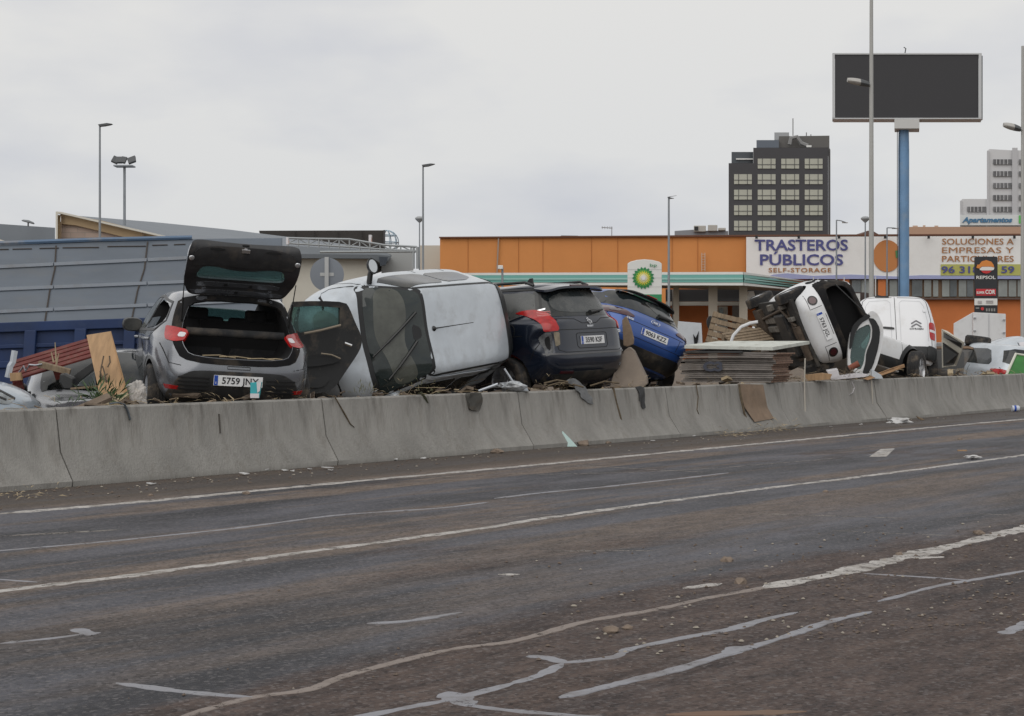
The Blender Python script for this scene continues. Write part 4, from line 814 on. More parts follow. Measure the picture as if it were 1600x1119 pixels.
mb = MB(); mb.add([(-3000, -200, -.03), (3000, -200, -.03), (3000, 5000, -.03), (-3000, 5000, -.03)], [(0, 1, 2, 3)]); tag(mb.build('ground', M_ground), kind='structure')
mb = MB(); q0, q1 = B0 - RD * 40, B0 + RD * 400; mb.add([q0 - RN * .3, q1 - RN * .3, q1 + RN * 26, q0 + RN * 26], [(0, 1, 2, 3)]); rd_ = mb.build('road', M_road); tag(rd_, kind='structure')
# raised mud-covered median strip behind the barrier
mb = MB(); v = []; f = []; nu, nv = 90, 40
for i in range(nu + 1):
    for j in range(nv + 1):
        t = -14 + i * .85; q = .32 + (j / nv) ** 1.6 * 45; p = B0 + RD * t - RN * q
        h = .42 + .06 * noise.noise(p * .7) + .05 * noise.noise(p * 2.3)
        h -= .40 * max(0, min(1, (2.6 - t) / 2.2))
        if j == 0: h = -.02
        v.append((p.x, p.y, h))
for i in range(nu):
    for j in range(nv): k = i * (nv + 1) + j; f.append((k, k + 1, k + nv + 2, k + nv + 1))
mb.add(v, f); tag(mb.build('verge', M_mud, None, 60), kind='structure')

# markings and crack sealant laid on the road
M_mark = mat('worn_road_paint', (.42, .40, .38), .75, wear=.44, dirt=.95, dcol=(.13, .11, .09), dscale=5, dlo=.46, bump=.3)
M_seal = mat('crack_filler', (.235, .237, .26), .7, wear=.41, dirt=.8, dcol=(.13, .115, .105), dscale=4, dlo=.47)
M_sealb = mat('muddy_crack_filler', (.22, .185, .165), .8, wear=.43, dirt=.7, dcol=(.11, .085, .07), dscale=5)
MK = 0
def ribbon(name, pts, w, m, z=.004, jag=.0, jit=.42):
    global MK
    MK += 1; z = .0012 + .0004 * (MK % 6)
    g = [G(*p) for p in pts]; ps = cr([list(p) for p in g], 10) if jag >= 0 else [list(p) for p in g]; ps = [Vector(p) for p in ps]
    dn_ = []; step = .05
    for i in range(len(ps) - 1):
        k = max(1, int((ps[i + 1] - ps[i]).length / step)); dn_ += [ps[i].lerp(ps[i + 1], t / k) for t in range(k)]
    dn_.append(ps[-1]); v = []; f = []; n = len(dn_)
    for i, p in enumerate(dn_):
        d = (dn_[min(i + 1, n - 1)] - dn_[max(i - 1, 0)]).normalized(); s_ = Vector((d.y, -d.x, 0))
        ww = w[0] + (w[1] - w[0]) * i / max(1, n - 1) if isinstance(w, tuple) else w
        ww *= 1 + jit * noise.noise(p * 2.5) + jit * 1.1 * noise.noise(p * 9) + jit * .9 * noise.noise(p * 21)
        e = min(1, i / 2.5, (n - 1 - i) / 2.5) if jag >= 0 else 1
        o = s_ * abs(jag) * noise.noise(p * 1.7 + Vector((9, 0, 0)))
        for q, hz in ((1, -.002), (1, z), (-1, z), (-1, -.002)): a = p + o + s_ * q * (ww / 2 * max(.12, e) + (.003 if hz < 0 else 0)); v.append((a.x, a.y, hz))
    for i in range(n - 1):
        for j in range(3): f.append((4 * i + j, 4 * i + j + 1, 4 * i + j + 5, 4 * i + j + 4))
    b = MB(); b.add(v, f); return tag(b.build(name, m), kind='structure')
ribbon('edge_line', [(-160, 816), (0, 803), (200, 786), (400, 767), (600, 748), (800, 730), (1000, 711), (1200, 692), (1400, 673), (1600, 655), (1800, 637)], .13, M_mark, jag=.01)
ribbon('lane_line', [(-100, 937), (0, 924), (200, 900), (400, 873), (560, 852), (680, 836), (800, 818), (900, 803), (1000, 789), (1190, 764), (1400, 738), (1600, 711), (1800, 684)], .085, M_mark, jag=.03)
ribbon('road_crack_line', [(280, 1122), (390, 1091), (480, 1078), (540, 1056), (640, 1030), (720, 1013), (800, 1002), (900, 976), (1000, 957), (1100, 936), (1215, 915)], (.045, .05), M_sealb, jag=.02)
ribbon('lane_line', [(1195, 919), (1330, 891), (1450, 862), (1600, 826), (1800, 778)], .14, M_mark, jag=.02, jit=.5)
for pts, w in [([(178, 1069), (280, 1081), (395, 1090)], .045), ([(540, 1125), (640, 1106), (705, 1094), (760, 1080), (800, 1068), (840, 1055), (878, 1036)], .05), ([(822, 1026), (850, 1027), (885, 1036)], (.035, .06)), ([(878, 1036), (960, 1027), (985, 1014), (1060, 998), (1140, 984), (1190, 970), (1247, 957)], .05),
               ([(684, 1086), (708, 1089), (722, 1098), (742, 1101)], .10), ([(715, 1100), (800, 1111), (990, 1124)], .035), ([(872, 1091), (960, 1070), (1050, 1047), (1150, 1018), (1240, 991), (1300, 971), (1362, 956)], .05), ([(1135, 1025), (1152, 1014), (1172, 1014)], .075), ([(0, 1006), (80, 998), (120, 993), (158, 989)], .035), ([(115, 983), (130, 988), (142, 993)], .08),
               ([(-60, 867), (0, 861), (150, 848), (280, 835), (390, 823), (520, 806), (700, 793), (765, 785)], .045), ([(770, 779), (850, 770), (1000, 755), (1137, 739)], .05), ([(572, 974), (640, 970), (722, 957)], .05), ([(1562, 990), (1582, 985), (1610, 970)], .06), ([(-20, 904), (58, 910)], .03),
               ([(1350, 896), (1520, 907)], .03), ([(1368, 940), (1470, 915), (1610, 891)], .04), ([(1355, 712), (1398, 702)], .02)]:
    ribbon('crack_filler', pts, w, M_seal, jag=.025)
for pts, w in [([(1185, 803), (1410, 810)], .02), ([(1300, 829), (1525, 839)], .02), ([(800, 742), (1060, 735), (1310, 716)], .03), ([(560, 749), (760, 743)], .02), ([(890, 727), (1100, 738)], .03), ([(860, 861), (1020, 861)], .02), ([(0, 838), (190, 828)], .05), ([(1000, 793), (760, 812)], .02), ([(1490, 802), (1620, 806)], .02), ([(1040, 764), (1170, 765)], .03)]:
    ribbon('scrape_mark', pts, w, mat('pale_scrape', (.19, .175, .16), .8, wear=.47, dirt=.9, dcol=(.10, .09, .085), dscale=7, dlo=.42), jag=.02)
def flatpatch(name, pts, m):
    global MK
    MK += 1
    b = MB(); v = [G(*p) for p in pts]; v = [(p.x, p.y, .0012 + .0004 * (MK % 6)) for p in v]; b.add(v, [list(range(len(v)))]); return tag(b.build(name, m), kind='structure')
flatpatch('paint_patch', [(1358, 714), (1385, 714), (1398, 701), (1376, 702)], M_mark)
ribbon('paint_patch', [(1066, 920), (1128, 912)], .07, M_mark); ribbon('paint_patch', [(778, 898), (812, 898)], .05, M_mark)
ribbon('paint_patch', [(1425, 872), (1445, 871), (1475, 870)], .10, M_mark)
ribbon('mud_smear', [(1040, 1117), (1260, 1112)], .06, mat('orange_mud', (.15, .09, .06), .9, dirt=.8))

# concrete barrier, one thing per cast segment
M_conc = mat('weathered_concrete', (.26, .252, .235), .9, var=.14, vscale=1.3, dirt=.62, dcol=(.155, .14, .12), dscale=2.2, dlo=.52, streak=(2.6, 2.6, .5), bump=.5, bscale=22)
_t = M_conc.node_tree; _b = _t.nodes['Principled BSDF']; _old = _b.inputs['Base Color'].links[0].from_socket
_tc = N(_t, 'ShaderNodeTexCoord'); _sx = N(_t, 'ShaderNodeSeparateXYZ'); _t.links.new(_tc.outputs['Object'], _sx.inputs[0])
_mp = N(_t, 'ShaderNodeMapping'); _mp.inputs['Scale'].default_value = (7, 7, .55); _t.links.new(_tc.outputs['Object'], _mp.inputs[0])
_n = N(_t, 'ShaderNodeTexNoise'); _n.inputs['Scale'].default_value = 1.2; _n.inputs['Detail'].default_value = 6; _t.links.new(_mp.outputs[0], _n.inputs[0])
_r = N(_t, 'ShaderNodeMapRange'); _r.inputs[1].default_value = .52; _r.inputs[2].default_value = .70; _r.inputs[4].default_value = .75; _t.links.new(_n.outputs[0], _r.inputs[0])
_z = N(_t, 'ShaderNodeMapRange'); _z.inputs[1].default_value = .25; _z.inputs[2].default_value = .73; _z.inputs[3].default_value = .15; _t.links.new(_sx.outputs[2], _z.inputs[0])
_m = N(_t, 'ShaderNodeMath', operation='MULTIPLY'); _t.links.new(_r.outputs[0], _m.inputs[0]); _t.links.new(_z.outputs[0], _m.inputs[1])
_x = N(_t, 'ShaderNodeMix', data_type='RGBA'); _t.links.new(_m.outputs[0], _x.inputs[0]); _t.links.new(_old, _x.inputs[6]); _x.inputs[7].default_value = (.095, .088, .078, 1)
_n2 = N(_t, 'ShaderNodeTexNoise'); _n2.inputs['Scale'].default_value = 16; _n2.inputs['Detail'].default_value = 7; _n2.inputs['Roughness'].default_value = .8; _t.links.new(_tc.outputs['Object'], _n2.inputs[0])
_r2 = N(_t, 'ShaderNodeMapRange'); _r2.inputs[1].default_value = .60; _r2.inputs[2].default_value = .68; _r2.inputs[4].default_value = .22; _t.links.new(_n2.outputs[0], _r2.inputs[0])
_y = N(_t, 'ShaderNodeMix', data_type='RGBA'); _t.links.new(_r2.outputs[0], _y.inputs[0]); _t.links.new(_x.outputs[2], _y.inputs[6]); _y.inputs[7].default_value = (.13, .12, .105, 1); _t.links.new(_y.outputs[2], _b.inputs['Base Color'])
prof = [(0, 0), (0, .05), (.185, .315), (.245, .712), (.262, .728), (.395, .728), (.412, .712), (.47, .315), (.65, .05), (.65, 0)]
ts = [-6.35, -2.75, .79, 4.34, 7.89, 11.36, 14.68, 18.12, 21.6, 25.1, 28.6, 32.1]
labs = {0: None, 1: 'barrier segment at the near edge of the photo below the light blue-silver car', 2: 'pale concrete barrier segment below the grey hatchback with raised tailgate', 3: 'concrete barrier segment below the toppled silver car with hanging roots and a bucket', 4: 'concrete barrier segment below the navy people carrier with a grey rag over it',
        5: 'concrete barrier segment below the blue car with the stack of panels resting at its end', 6: 'concrete barrier segment draped with a bent cardboard sheet', 7: 'concrete barrier segment in front of the white van and crossover', 8: 'concrete barrier segment in front of the sunken black car and the far wrecks'}
SEGD = {}
for i in range(len(ts) - 1):
    if i == 0: continue
    L_ = ts[i + 1] - ts[i]; mb = MB(); g = .008; n = 14; v = []; k = len(prof); dz = random.uniform(-.006, .006)
    for a in range(n + 1):
        t = g + (L_ - 2 * g) * a / n
        for q, z in prof:
            e = .004 * noise.noise(Vector((t + i * 5, q * 4, z * 4)));
            if a in (0, n): e -= .008 if 0 < z < .7 else 0
            p = RD * t - RN * (q + e); v.append((p.x, p.y, z + (dz if z > .1 else 0)))
    f = [(a * k + b, a * k + b + 1, (a + 1) * k + b + 1, (a + 1) * k + b) for a in range(n) for b in range(k - 1)] + [list(range(k)), [n * k + b for b in range(k)][::-1]]
    f += [(a * k, (a + 1) * k, (a + 1) * k + k - 1, a * k + k - 1) for a in range(n)]
    mb.add(v, f); o = mb.build('concrete_barrier', M_conc, None, 35); p = B0 + RD * ts[i] + RN * random.uniform(-.006, .006); o.location = (p.x, p.y, .001)
    SEGD[i] = o
    tag(o, labs.get(i) or 'concrete barrier segment beyond the wrecks at the far end of the row', 'barrier', 'segments of the concrete road barrier')
SEG = SEGD
def onseg(o, i): o.parent = SEG[i]; o.location = -SEG[i].location; return o
def bar(px, py, off=.0):  # point on the upper front face of the barrier
    n = RN * 1.0 + Vector((0, 0, .15)); o = B0 - RN * .235; o.z = .6
    return on_plane(px, py, o, n) + RN * (.004 + off)
# stains / cracks on the face
M_stain = mat('dark_stain', (.075, .068, .06), .95)
def run(name, pts, w, m, label, cat, off=.006, n=6, group=None):
    mb = MB(); ps = [bar(px, py, off) for px, py in pts]
    mb.tube(ps, w, n, flat=.5); return tag(mb.build(name, m, None, 40), label, cat, group)
M_root = mat('dry_stem', (.11, .085, .055), .95, var=.4, vscale=20)
M_rag = mat('grey_rag', (.17, .175, .18), .95, var=.3, vscale=8, dirt=.6)
run('hanging_root', [(521, 618), (530, 634), (538, 648), (546, 662), (553, 668)], [.012, .014, .018, .012, .004], M_root, 'dry root hanging over the barrier beside the joint under the silver car', 'root')
run('hanging_root', [(657, 613), (663, 622), (668, 630)], [.02, .03, .008], mat('dark_weed', (.05, .055, .03), .95), 'small tuft of dark weed on the barrier edge below the toppled silver car', 'weed')
run('hanging_root', [(957, 606), (962, 628), (968, 650), (975, 673)], [.018, .012, .014, .004], M_root, 'long thin root hanging down below the beige foam block', 'root')
run('hanging_root', [(1087, 602), (1090, 620), (1088, 640), (1093, 652)], [.008, .007, .009, .004], M_root, 'thin root hanging beside the end of the panel stack', 'root')
run('loose_strap', [(1255, 560), (1254, 600), (1255, 640), (1256, 668)], [.012, .010, .012, .006], mat('pale_strap', (.40, .37, .32), .9), 'pale frayed strap hanging from the corner of the panel stack', 'strap', off=.03)
run('loose_strap', [(1360, 589), (1362, 612), (1363, 634)], [.016, .013, .004], mat('pale_strap', (.4, .4, .4)), 'pale strip hanging over the barrier beside the white hatch', 'strip')
run('loose_strap', [(1330, 597), (1334, 606), (1331, 614), (1326, 617)], [.02, .018, .016, .006], M_clear, 'short curled white strip hanging below the twigs', 'strip')
run('rubber_hose', [(170, 631), (182, 629), (193, 632), (198, 642), (202, 656)], .016, mat('blue_grey_hose', (.07, .085, .10), .6), 'blue-grey hose end bent over the barrier below the grey hatchback', 'hose', off=.012, n=10)
def drape(name, outline, m, label, cat, off=.02, th=.008, wob=.012, y_extra=None, group=None):
    pts = [Vector((px, py)) for px, py in outline]
    def f(px, py):
        p = bar(px, py, off + wob * 2 * noise.noise(Vector((px * .22, py * .10, 3)))); return p, RN
    o = sheet(name, [(a, b) for a, b in outline], f, [m], None, th, (), 4.0); return tag(o, label, cat, group)
drape('draped_rag', rnd([(880, 597), (886, 592), (894, 591), (903, 597), (907, 602), (915, 608), (917, 615), (923, 621), (922, 627), (925, 632), (917, 630), (911, 625), (905, 621), (903, 614), (897, 610), (893, 602)], 1, .15), M_rag, 'grey rag hanging over the barrier below the navy people carrier', 'rag', .03)
drape('draped_strip', rnd([(992, 605), (999, 603), (1006, 606), (1007, 620), (1005, 628), (1007, 637), (1003, 639), (1000, 634), (1000, 625), (997, 628), (996, 612)], 1, .12), M_black, 'torn black strip hanging over the barrier beside the foam block', 'strip', .02)
drape('crushed_bucket', rnd([(726, 614), (752, 614), (749, 640), (741, 642), (731, 640)], 1, .12), mat('black_bucket', (.06, .058, .052), .9, dirt=.8), 'flattened black bucket hanging on the barrier under the silver car', 'bucket', .03, .07, .02)
def cardmap(px, py):
    e = max(0, (py - 636) / 24.0); p = bar(px, py, .025 + .10 * e + .01 * noise.noise(Vector((px * .05, py * .03, 1)))); return p, RN
tag(sheet('cardboard_sheet', [(1152, 600), (1190, 601), (1200, 654), (1168, 659), (1160, 632)], cardmap, [mat('wet_cardboard', (.21, .15, .105), .9, var=.18, vscale=7, dirt=.4)], None, .012, (), 4), 'brown cardboard sheet hanging down the barrier face under the panel stack', 'cardboard')
run('hanging_root', [(1150, 601), (1153, 622), (1158, 645), (1168, 668)], [.016, .018, .016, .006], M_root, 'dark stem running down beside the hanging cardboard', 'stem', off=.05)
for (a, b, w) in (((341, 647), (343, 677), .018), ((1243, 0), (0, 0), 0)):
    if w: onseg(run('scuff_mark', [a, (a[0] + 1, (a[1] + b[1]) / 2), b], w, M_stain, None, None, off=-.006), 2)
onseg(sheet('scuff_mark', rnd([(1200, 640), (1204, 632), (1214, 626), (1226, 619), (1226, 622), (1214, 630), (1206, 637), (1202, 644)], 1), lambda a, b: (bar(a, b, -.002), RN), [M_stain], None, .006, (), 3), 6)

# stack of boards on the barrier by the blue car
st = Vector(((1210 - CX) / FP * 26.3, 26.3, .70)); ud = Vector((-.985, .17, 0)).normalized(); vd = Vector((.42, .91, 0)).normalized()
M_board = mat('grey_board', (.19, .172, .158), .9, var=.25, vscale=5, dirt=.5, dscale=3); M_bedge = mat('board_edge', (.20, .125, .09), .95, var=.4, vscale=14)
nb = 15; zt = .735
for i in range(nb):
    th = .022 + .008 * random.random(); j = Vector((random.uniform(-.05, .05), random.uniform(-.05, .05), 0)); Lb = 1.44 + random.uniform(-.04, .04); Wb = .98 + random.uniform(-.03, .05)
    if i > 9: Wb += (i - 9) * .03
    c0 = st + j; n_ = 12; v = []; f = []
    for a in range(n_ + 1):
        for b in (0, 1):
            for h in (0, 1):
                s_ = Lb * a / n_; sag = .012 * (i / nb) * math.sin(a / n_ * 3.14) 
                p = c0 + ud * s_ + vd * (Wb * b + (.012 * noise.noise(Vector((s_ * 4, i * 3, 0))))) ; v.append((p.x - st.x, p.y - st.y, zt - .70 + h * th + sag))
    for a in range(n_):
        k = a * 4; f += [(k, k + 4, k + 5, k + 1), (k + 2, k + 3, k + 7, k + 6), (k + 1, k + 5, k + 7, k + 3), (k, k + 2, k + 6, k + 4)]
    e = n_ * 4; f += [(0, 1, 3, 2), (e, e + 2, e + 3, e + 1)]; mb = MB(); mb.add(v, f)
    mb.m[-2] = 1
    o = mb.build('board', [M_board, M_bedge]); o.location = st
    tag(o, 'thin grey board with a brown end, one of the flat stack resting on the barrier', 'board', 'boards in the stack on the barrier'); zt += th + .006
def slab(name, pts, d, m, label, cat, group=None, bevel=.004, noise_=0):
    mb = MB(); o = Vector(pts[0]); mb.prism([Vector(p) - o for p in pts], d); q = mb.build(name, m, None, None, bevel); q.location = o; return tag(q, label, cat, group)
zt += .03
def sp(a, b, z): return st + ud * a + vd * b + Vector((0, 0, z - .70))
M_lid = mat('pale_green_board', (.52, .54, .50), .8, var=.1, dirt=.7, dcol=(.25, .22, .18), dscale=5)
slab('insulation_panel', [sp(.05, .1, zt), sp(1.42, .0, zt + .03), sp(1.36, 1.6, zt + .10), sp(-.12, 1.7, zt + .10)], (0, 0, .055), M_lid, 'large pale panel lying on top of the board stack', 'panel')
slab('dark_sheet', [sp(.5, -.03, zt - .045), sp(1.40, -.03, zt - .045), sp(1.40, 1.4, zt + .0), sp(.6, 1.3, zt + .0)], (0, 0, .035), M_black, 'black sheet sandwiched under the pale top panel of the stack', 'sheet')
tag(text('spray_mark', 'C3', .2, MX(sp(.95, -.05, .98), (-ud), (0, 0, 1)), mat('dark_spray', (.06, .065, .085), .9), None, .006, .01, sx=1.3), 'faded dark C3 spray marking on the side of the board stack', 'spray mark')
for (a, b), lb in ((((1076, 574), (1145, 602)), 'upper'), (((1094, 560), (1152, 604)), 'lower')):
    mb = MB(); p0 = on_plane(*a, st - vd * .04, vd); p1 = on_plane(*b, st - vd * .04, vd); mb.tube([p0, p0.lerp(p1, .5) + Vector((0, 0, -.02)), p1], .014, 6); tag(mb.build('branch', M_root, None, 40), 'thin dry branch slanting across the side of the board stack, the %s one' % ('longer, starting lower' if lb == 'upper' else 'shorter, starting higher'), 'branch')
# ---------------- debris behind the barrier ----------------
M_ply = mat('plywood', (.34, .215, .115), .75, var=.22, vscale=3, streak=(6, 1, 1), dirt=.35, dcol=(.12, .08, .05), dscale=5, dlo=.55)
q = P(135, 524, 17.7)
def wedge(name, px, Y, d, m, label, cat, group=None, bevel=.003):
    Ys = Y if isinstance(Y, (list, tuple)) else [Y] * len(px)
    return slab(name, [P(a, b, y) for (a, b), y in zip(px, Ys)], d, m, label, cat, group, bevel)
pw = wedge('plywood_board', [(135, 524), (173, 518), (201, 621), (203, 640), (158, 640), (153, 605)], [18.1, 18.1, 17.55, 17.5, 17.5, 17.6], (0, .022, .004), M_ply, 'tan plywood board standing upright beside the grey hatchback', 'board')
mb = MB()
for pp in [[(162, 556), (158, 575), (156, 590)], [(160, 572), (164, 585), (166, 598)], [(156, 580), (160, 590), (169, 596)], [(171, 556), (172, 566), (168, 574)], [(158, 594), (163, 588), (168, 584)]]:
    mb.tube([P(a, b, 17.66) + Vector((0, .0, 0)) - pw.location for a, b in pp], .008, 5)
mb.build('mud_scrawl', M_mud, pw)
# pallets
def pallet(loc, rot, m, label, sc=(1.2, .8), cat='pallet', deck=5):
    o = empty('pallet', loc, rot, label, cat); lx, ly = sc
    for k in range(deck): y = -ly / 2 + ly * (k + .5) / deck; mb = MB(); mb.box(-lx / 2, lx / 2, y - ly / deck * .36, y + ly / deck * .36, .10, .122); mb.build('deck_board', m, o, bevel=.003)
    for x in (-lx / 2 + .05, 0, lx / 2 - .05):
        mb = MB(); mb.box(x - .05, x + .05, -ly / 2, ly / 2, .078, .098); mb.box(x - .05, x + .05, -ly / 2, ly / 2, -.022, 0)
        for y in (-ly / 2 + .07, 0, ly / 2 - .07): mb.box(x - .05, x + .05, y - .07, y + .07, .001, .077)
        mb.build('bearer', m, o, bevel=.003)
    return o
M_redwood = mat('red_painted_wood', (.11, .016, .012), .8, var=.3, vscale=5, dirt=.5, dscale=6)
M_wood = mat('grey_wood', (.20, .15, .10), .9, var=.3, vscale=6, streak=(5, 1, 1), dirt=.5)
pallet(P(90, 574, 18.9), (16, -17, 14), M_redwood, 'red painted pallet tilted against the blue truck bed behind the plywood board', (1.0, .8))
pallet(P(1150, 524, 33), (68, 14, -8), M_wood, 'broken wooden pallet leaning between the panel stack and the upended white car', (1.1, .7))
pallet(P(1168, 534, 32.2), (20, -8, 14), M_wood, 'wooden pallet lying flat below the leaning broken pallet', (.8, .7))
wedge('timber', [(60, 565), (110, 578), (108, 586), (58, 574)], 18.4, (0, .05, .01), M_wood, 'short grey timber under the red pallet', 'timber')
wedge('wood_scrap', [(15, 583), (32, 582), (34, 594), (16, 596)], 18.2, (0, .05, 0), M_ply, 'small square end of tan wood beside the bent metal bracket', 'wood scrap')
mb = MB(); o_ = P(16, 590, 18.3); mb.tube([P(12, 590, 18.3) - o_, P(16, 572, 18.3) - o_, P(20, 566, 18.3) - o_, P(23, 548, 18.3) - o_], .035, 4, flat=.3); b_ = mb.build('metal_bracket', mat('galvanised', (.45, .48, .52), .45, metal=.4, dirt=.4)); b_.location = o_; tag(b_, 'bent upright galvanised bracket in front of the blue truck bed', 'bracket')
mb = MB(); o_ = P(40, 575, 18.4); mb.tube([P(*a, 18.4) - o_ for a in [(30, 582), (37, 572), (40, 580), (46, 570), (56, 571), (66, 569)]], .03, 4, flat=.35); b_ = mb.build('metal_bracket', MATS['galvanised']); b_.location = o_; tag(b_, 'crumpled flat strip of metal beside the red pallet', 'metal strip')
wedge('black_post', [(112, 590), (120, 583), (145, 566), (147, 577), (122, 597), (116, 606)], 18.3, (0, .08, 0), M_trim, 'black plastic pillar trim lying under the red pallet', 'car trim')
wedge('black_box', [(93, 584), (100, 583), (116, 591), (114, 610), (98, 609), (92, 598)], 18.0, (0, .12, 0), M_trim, 'black mirror casing lying beside the pillar trim', 'mirror casing', bevel=.02)
wedge('window_shard', [(117, 603), (140, 586), (148, 580), (150, 604)], 18.45, (0, .01, 0), MATS['pale_reflecting_glass'], 'broken pane of glass behind the plywood board', 'glass shard')
wedge('thin_batten', [(110, 606), (152, 602), (152, 606), (110, 609)], 17.9, (0, .02, 0), M_wood, 'thin batten lying in front of the broken pane', 'batten')
for i, (a, b) in enumerate((((86, 535), (88, 566)), ((80, 550), (84, 566)), ((92, 552), (88, 570)))):
    mb = MB(); o_ = P(*b, 18.2); mb.tube([Vector(), P(*a, 18.2) - o_], [.012, .004], 5); b_ = mb.build('stick', MATS['dry_reed']); b_.location = o_; tag(b_, 'thin dry stick standing up behind the red pallet', 'stick', 'sticks behind the red pallet')
# crumpled white cloth beside the wheel
def crumple(name, c, r, m, label, cat, seed=0, sub=4, group=None, sc=(1, 1, 1), rough=.5):
    import bmesh
    b = bmesh.new(); bmesh.ops.create_icosphere(b, subdivisions=sub, radius=1)
    for v in b.verts:
        k = 1 + rough * noise.noise(v.co * 1.6 + Vector((seed, 0, 0))) + rough * .6 * abs(noise.noise(v.co * 4 + Vector((seed, 3, 0))))
        v.co = Vector((v.co.x * r * sc[0], v.co.y * r * sc[1], v.co.z * r * sc[2])) * k
    me = bpy.data.meshes.new(name); b.to_mesh(me); b.free(); o = mkobj(name, me, None, [m]); o.location = c; shade(me, 40); return tag(o, label, cat, group)
M_cloth = mat('dirty_white_cloth', (.42, .40, .38), .95, var=.25, vscale=8, dirt=.7, dscale=7)
crumple('cloth', P(211, 620, 17.75), .12, M_cloth, 'crumpled dirty white cloth stuffed beside the wheel of the grey hatchback', 'cloth', 3, 5, None, (1, .7, 1.2), .38)
ct = wedge('carton', [(391, 598), (409, 597), (404.5, 622), (391, 622)], 17.45, (0, .05, 0), mat('teal_carton', (.03, .36, .40), .5, dirt=.2), 'small teal and white carton standing on the barrier below the number plate 5759', 'carton')
mb = MB(); mb.prism([P(a, b, 17.445) - ct.location for a, b in [(391, 615), (405, 615), (404.5, 622), (391, 622)]], (0, -.004, 0)); mb.prism([P(a, b, 17.445) - ct.location for a, b in [(401, 597.5), (408.5, 597.3), (406, 611), (402, 614)]], (0, -.004, 0)); mb.build('carton_band', M_clear, ct)
# oleander sprig and weeds
STRAW = MB()
def leafy(name, c, n, ln, w, m, label, cat, spread=1, lean=0, group=None, up=.5):
    mb = MB(); rng = random.Random(n * 7 + int(c.x * 100))
    o = Vector(c)
    for i in range(n):
        a = rng.uniform(0, 6.28); el = rng.uniform(.15, 1.35); d = Vector((math.cos(a) * math.cos(el) + lean, math.sin(a) * math.cos(el), math.sin(el) * up * 2)).normalized()
        b = d * rng.uniform(0, .14) * spread + Vector((rng.uniform(-.1, .1) * spread, rng.uniform(-.05, .05), 0)); l_ = ln * rng.uniform(.6, 1.2); s_ = d.cross(Vector((rng.uniform(-1, 1), rng.uniform(-1, 1), 1))).normalized() * w * rng.uniform(.7, 1.2)
        dr = Vector((0, 0, -l_ * .18)); md = b + d * l_ * .45; tp = b + d * l_ + dr
        mb.add([b, md - s_, md + Vector((0, 0, .3 * w)), md + s_, tp], [(0, 1, 2), (0, 2, 3), (1, 4, 2), (2, 4, 3)])
    if name == 'straw': STRAW.add([Vector(v) + o for v in mb.v], mb.f); return
    q = mb.build(name, m); q.location = o; return tag(q, label, cat, group)
M_leaf = mat('leaf_green', (.045, .085, .028), .6, var=.45, vscale=9)
leafy('oleander_sprig', P(163, 631, 17.0), 110, .19, .011, M_leaf, 'leafy green oleander sprig growing up in front of the plywood board', 'plant', 1.4)
leafy('weed', P(112, 634, 16.9), 18, .14, .006, M_leaf, 'sparse green weed left of the oleander sprig behind the barrier edge', 'plant', 1.2)
leafy('weed', P(570, 618, 18.95), 40, .10, .004, mat('dry_grass_green', (.12, .12, .06), .8, var=.3), 'thin tuft of grass on the barrier edge under the silver car bonnet', 'plant', 1.1, up=.9)
leafy('weed', P(660, 618, 19.75), 50, .05, .006, MATS['dry_grass_green'], 'low green weeds along the windscreen edge of the toppled silver car', 'plant', 1.6)
leafy('twig_bunch', P(1327, 590, 28.7), 46, .26, .007, M_root, 'bunch of dry twigs caught at the foot of the white car bumper', 'twigs', .7)
for i, (px, py, n) in enumerate([(640, 614, 20), (230, 632, 14), (470, 624, 14), (870, 606, 26), (1000, 603, 18), (1120, 603, 12), (1250, 594, 16), (1440, 590, 14), (1510, 586, 12), (1560, 584, 12), (350, 628, 12)]):
    p = bar(px, py, -.08); p.z = .73; leafy('straw', p, n * 2, .11, .003, MATS['dry_reed'], 'little heap of straw caught on top of the barrier', 'straw', 'straw heaps on top of the barrier' and 2.0, group='straw heaps on top of the barrier', up=.15)
# things between the cars
M_foam = mat('beige_foam', (.19, .155, .125), .85, var=.12, vscale=4, dirt=.4)
wedge('foam_block', [(952, 606), (960, 580), (975, 548), (983, 542), (990, 548), (1010, 590), (1011, 600), (1004, 606)], [23.7, 23.8, 24.0, 24, 24, 23.8, 23.7, 23.7], (.05, .35, 0), M_foam, 'beige moulded block standing between the navy car and the blue hatchback', 'foam block', bevel=.012)
wedge('cushion', [(972, 500), (978, 494), (985, 510), (990, 530), (989, 538), (980, 542), (974, 540)], 25.0, (.03, .25, 0), mat('brown_cushion', (.22, .16, .11), .9, var=.2, vscale=7), 'small brown cushion wedged above the beige block', 'cushion', bevel=.01)
crumple('light_wreck', P(801, 603, 21.3), .10, mat('shattered_plastic', (.36, .38, .40), .3, metal=.2, var=.5, vscale=14, dirt=.5), 'shattered pale lamp housing in front of the alloy wheel', 'lamp housing', 7, 3, None, (1.3, .7, .5), .7)
mb = MB(); o_ = P(775, 606, 21.2); mb.tube([P(*a, 21.2) - o_ for a in [(748, 611), (762, 606), (778, 600)]], .018, 6); b_ = mb.build('chrome_strip', MATS['galvanised'], None, 40); b_.location = o_; tag(b_, 'loose pale trim strip on the barrier edge beside the toppled silver car', 'trim strip')
mb = MB(); o_ = P(797, 590, 21.3); mb.tube([P(*a, 21.3) - o_ for a in [(788, 576), (796, 588), (804, 600)]], .014, 6); b_ = mb.build('broken_rod', MATS['galvanised'], None, 40); b_.location = o_; tag(b_, 'thin bent rod leaning over the alloy wheel of the navy car', 'rod')
wedge('bodywork_scrap', [(802, 604), (812, 602), (824, 606), (826, 611), (800, 611)], 21.4, (0, .12, 0), P_silver, 'small silver scrap of bodywork lying below the alloy wheel', 'scrap panel')
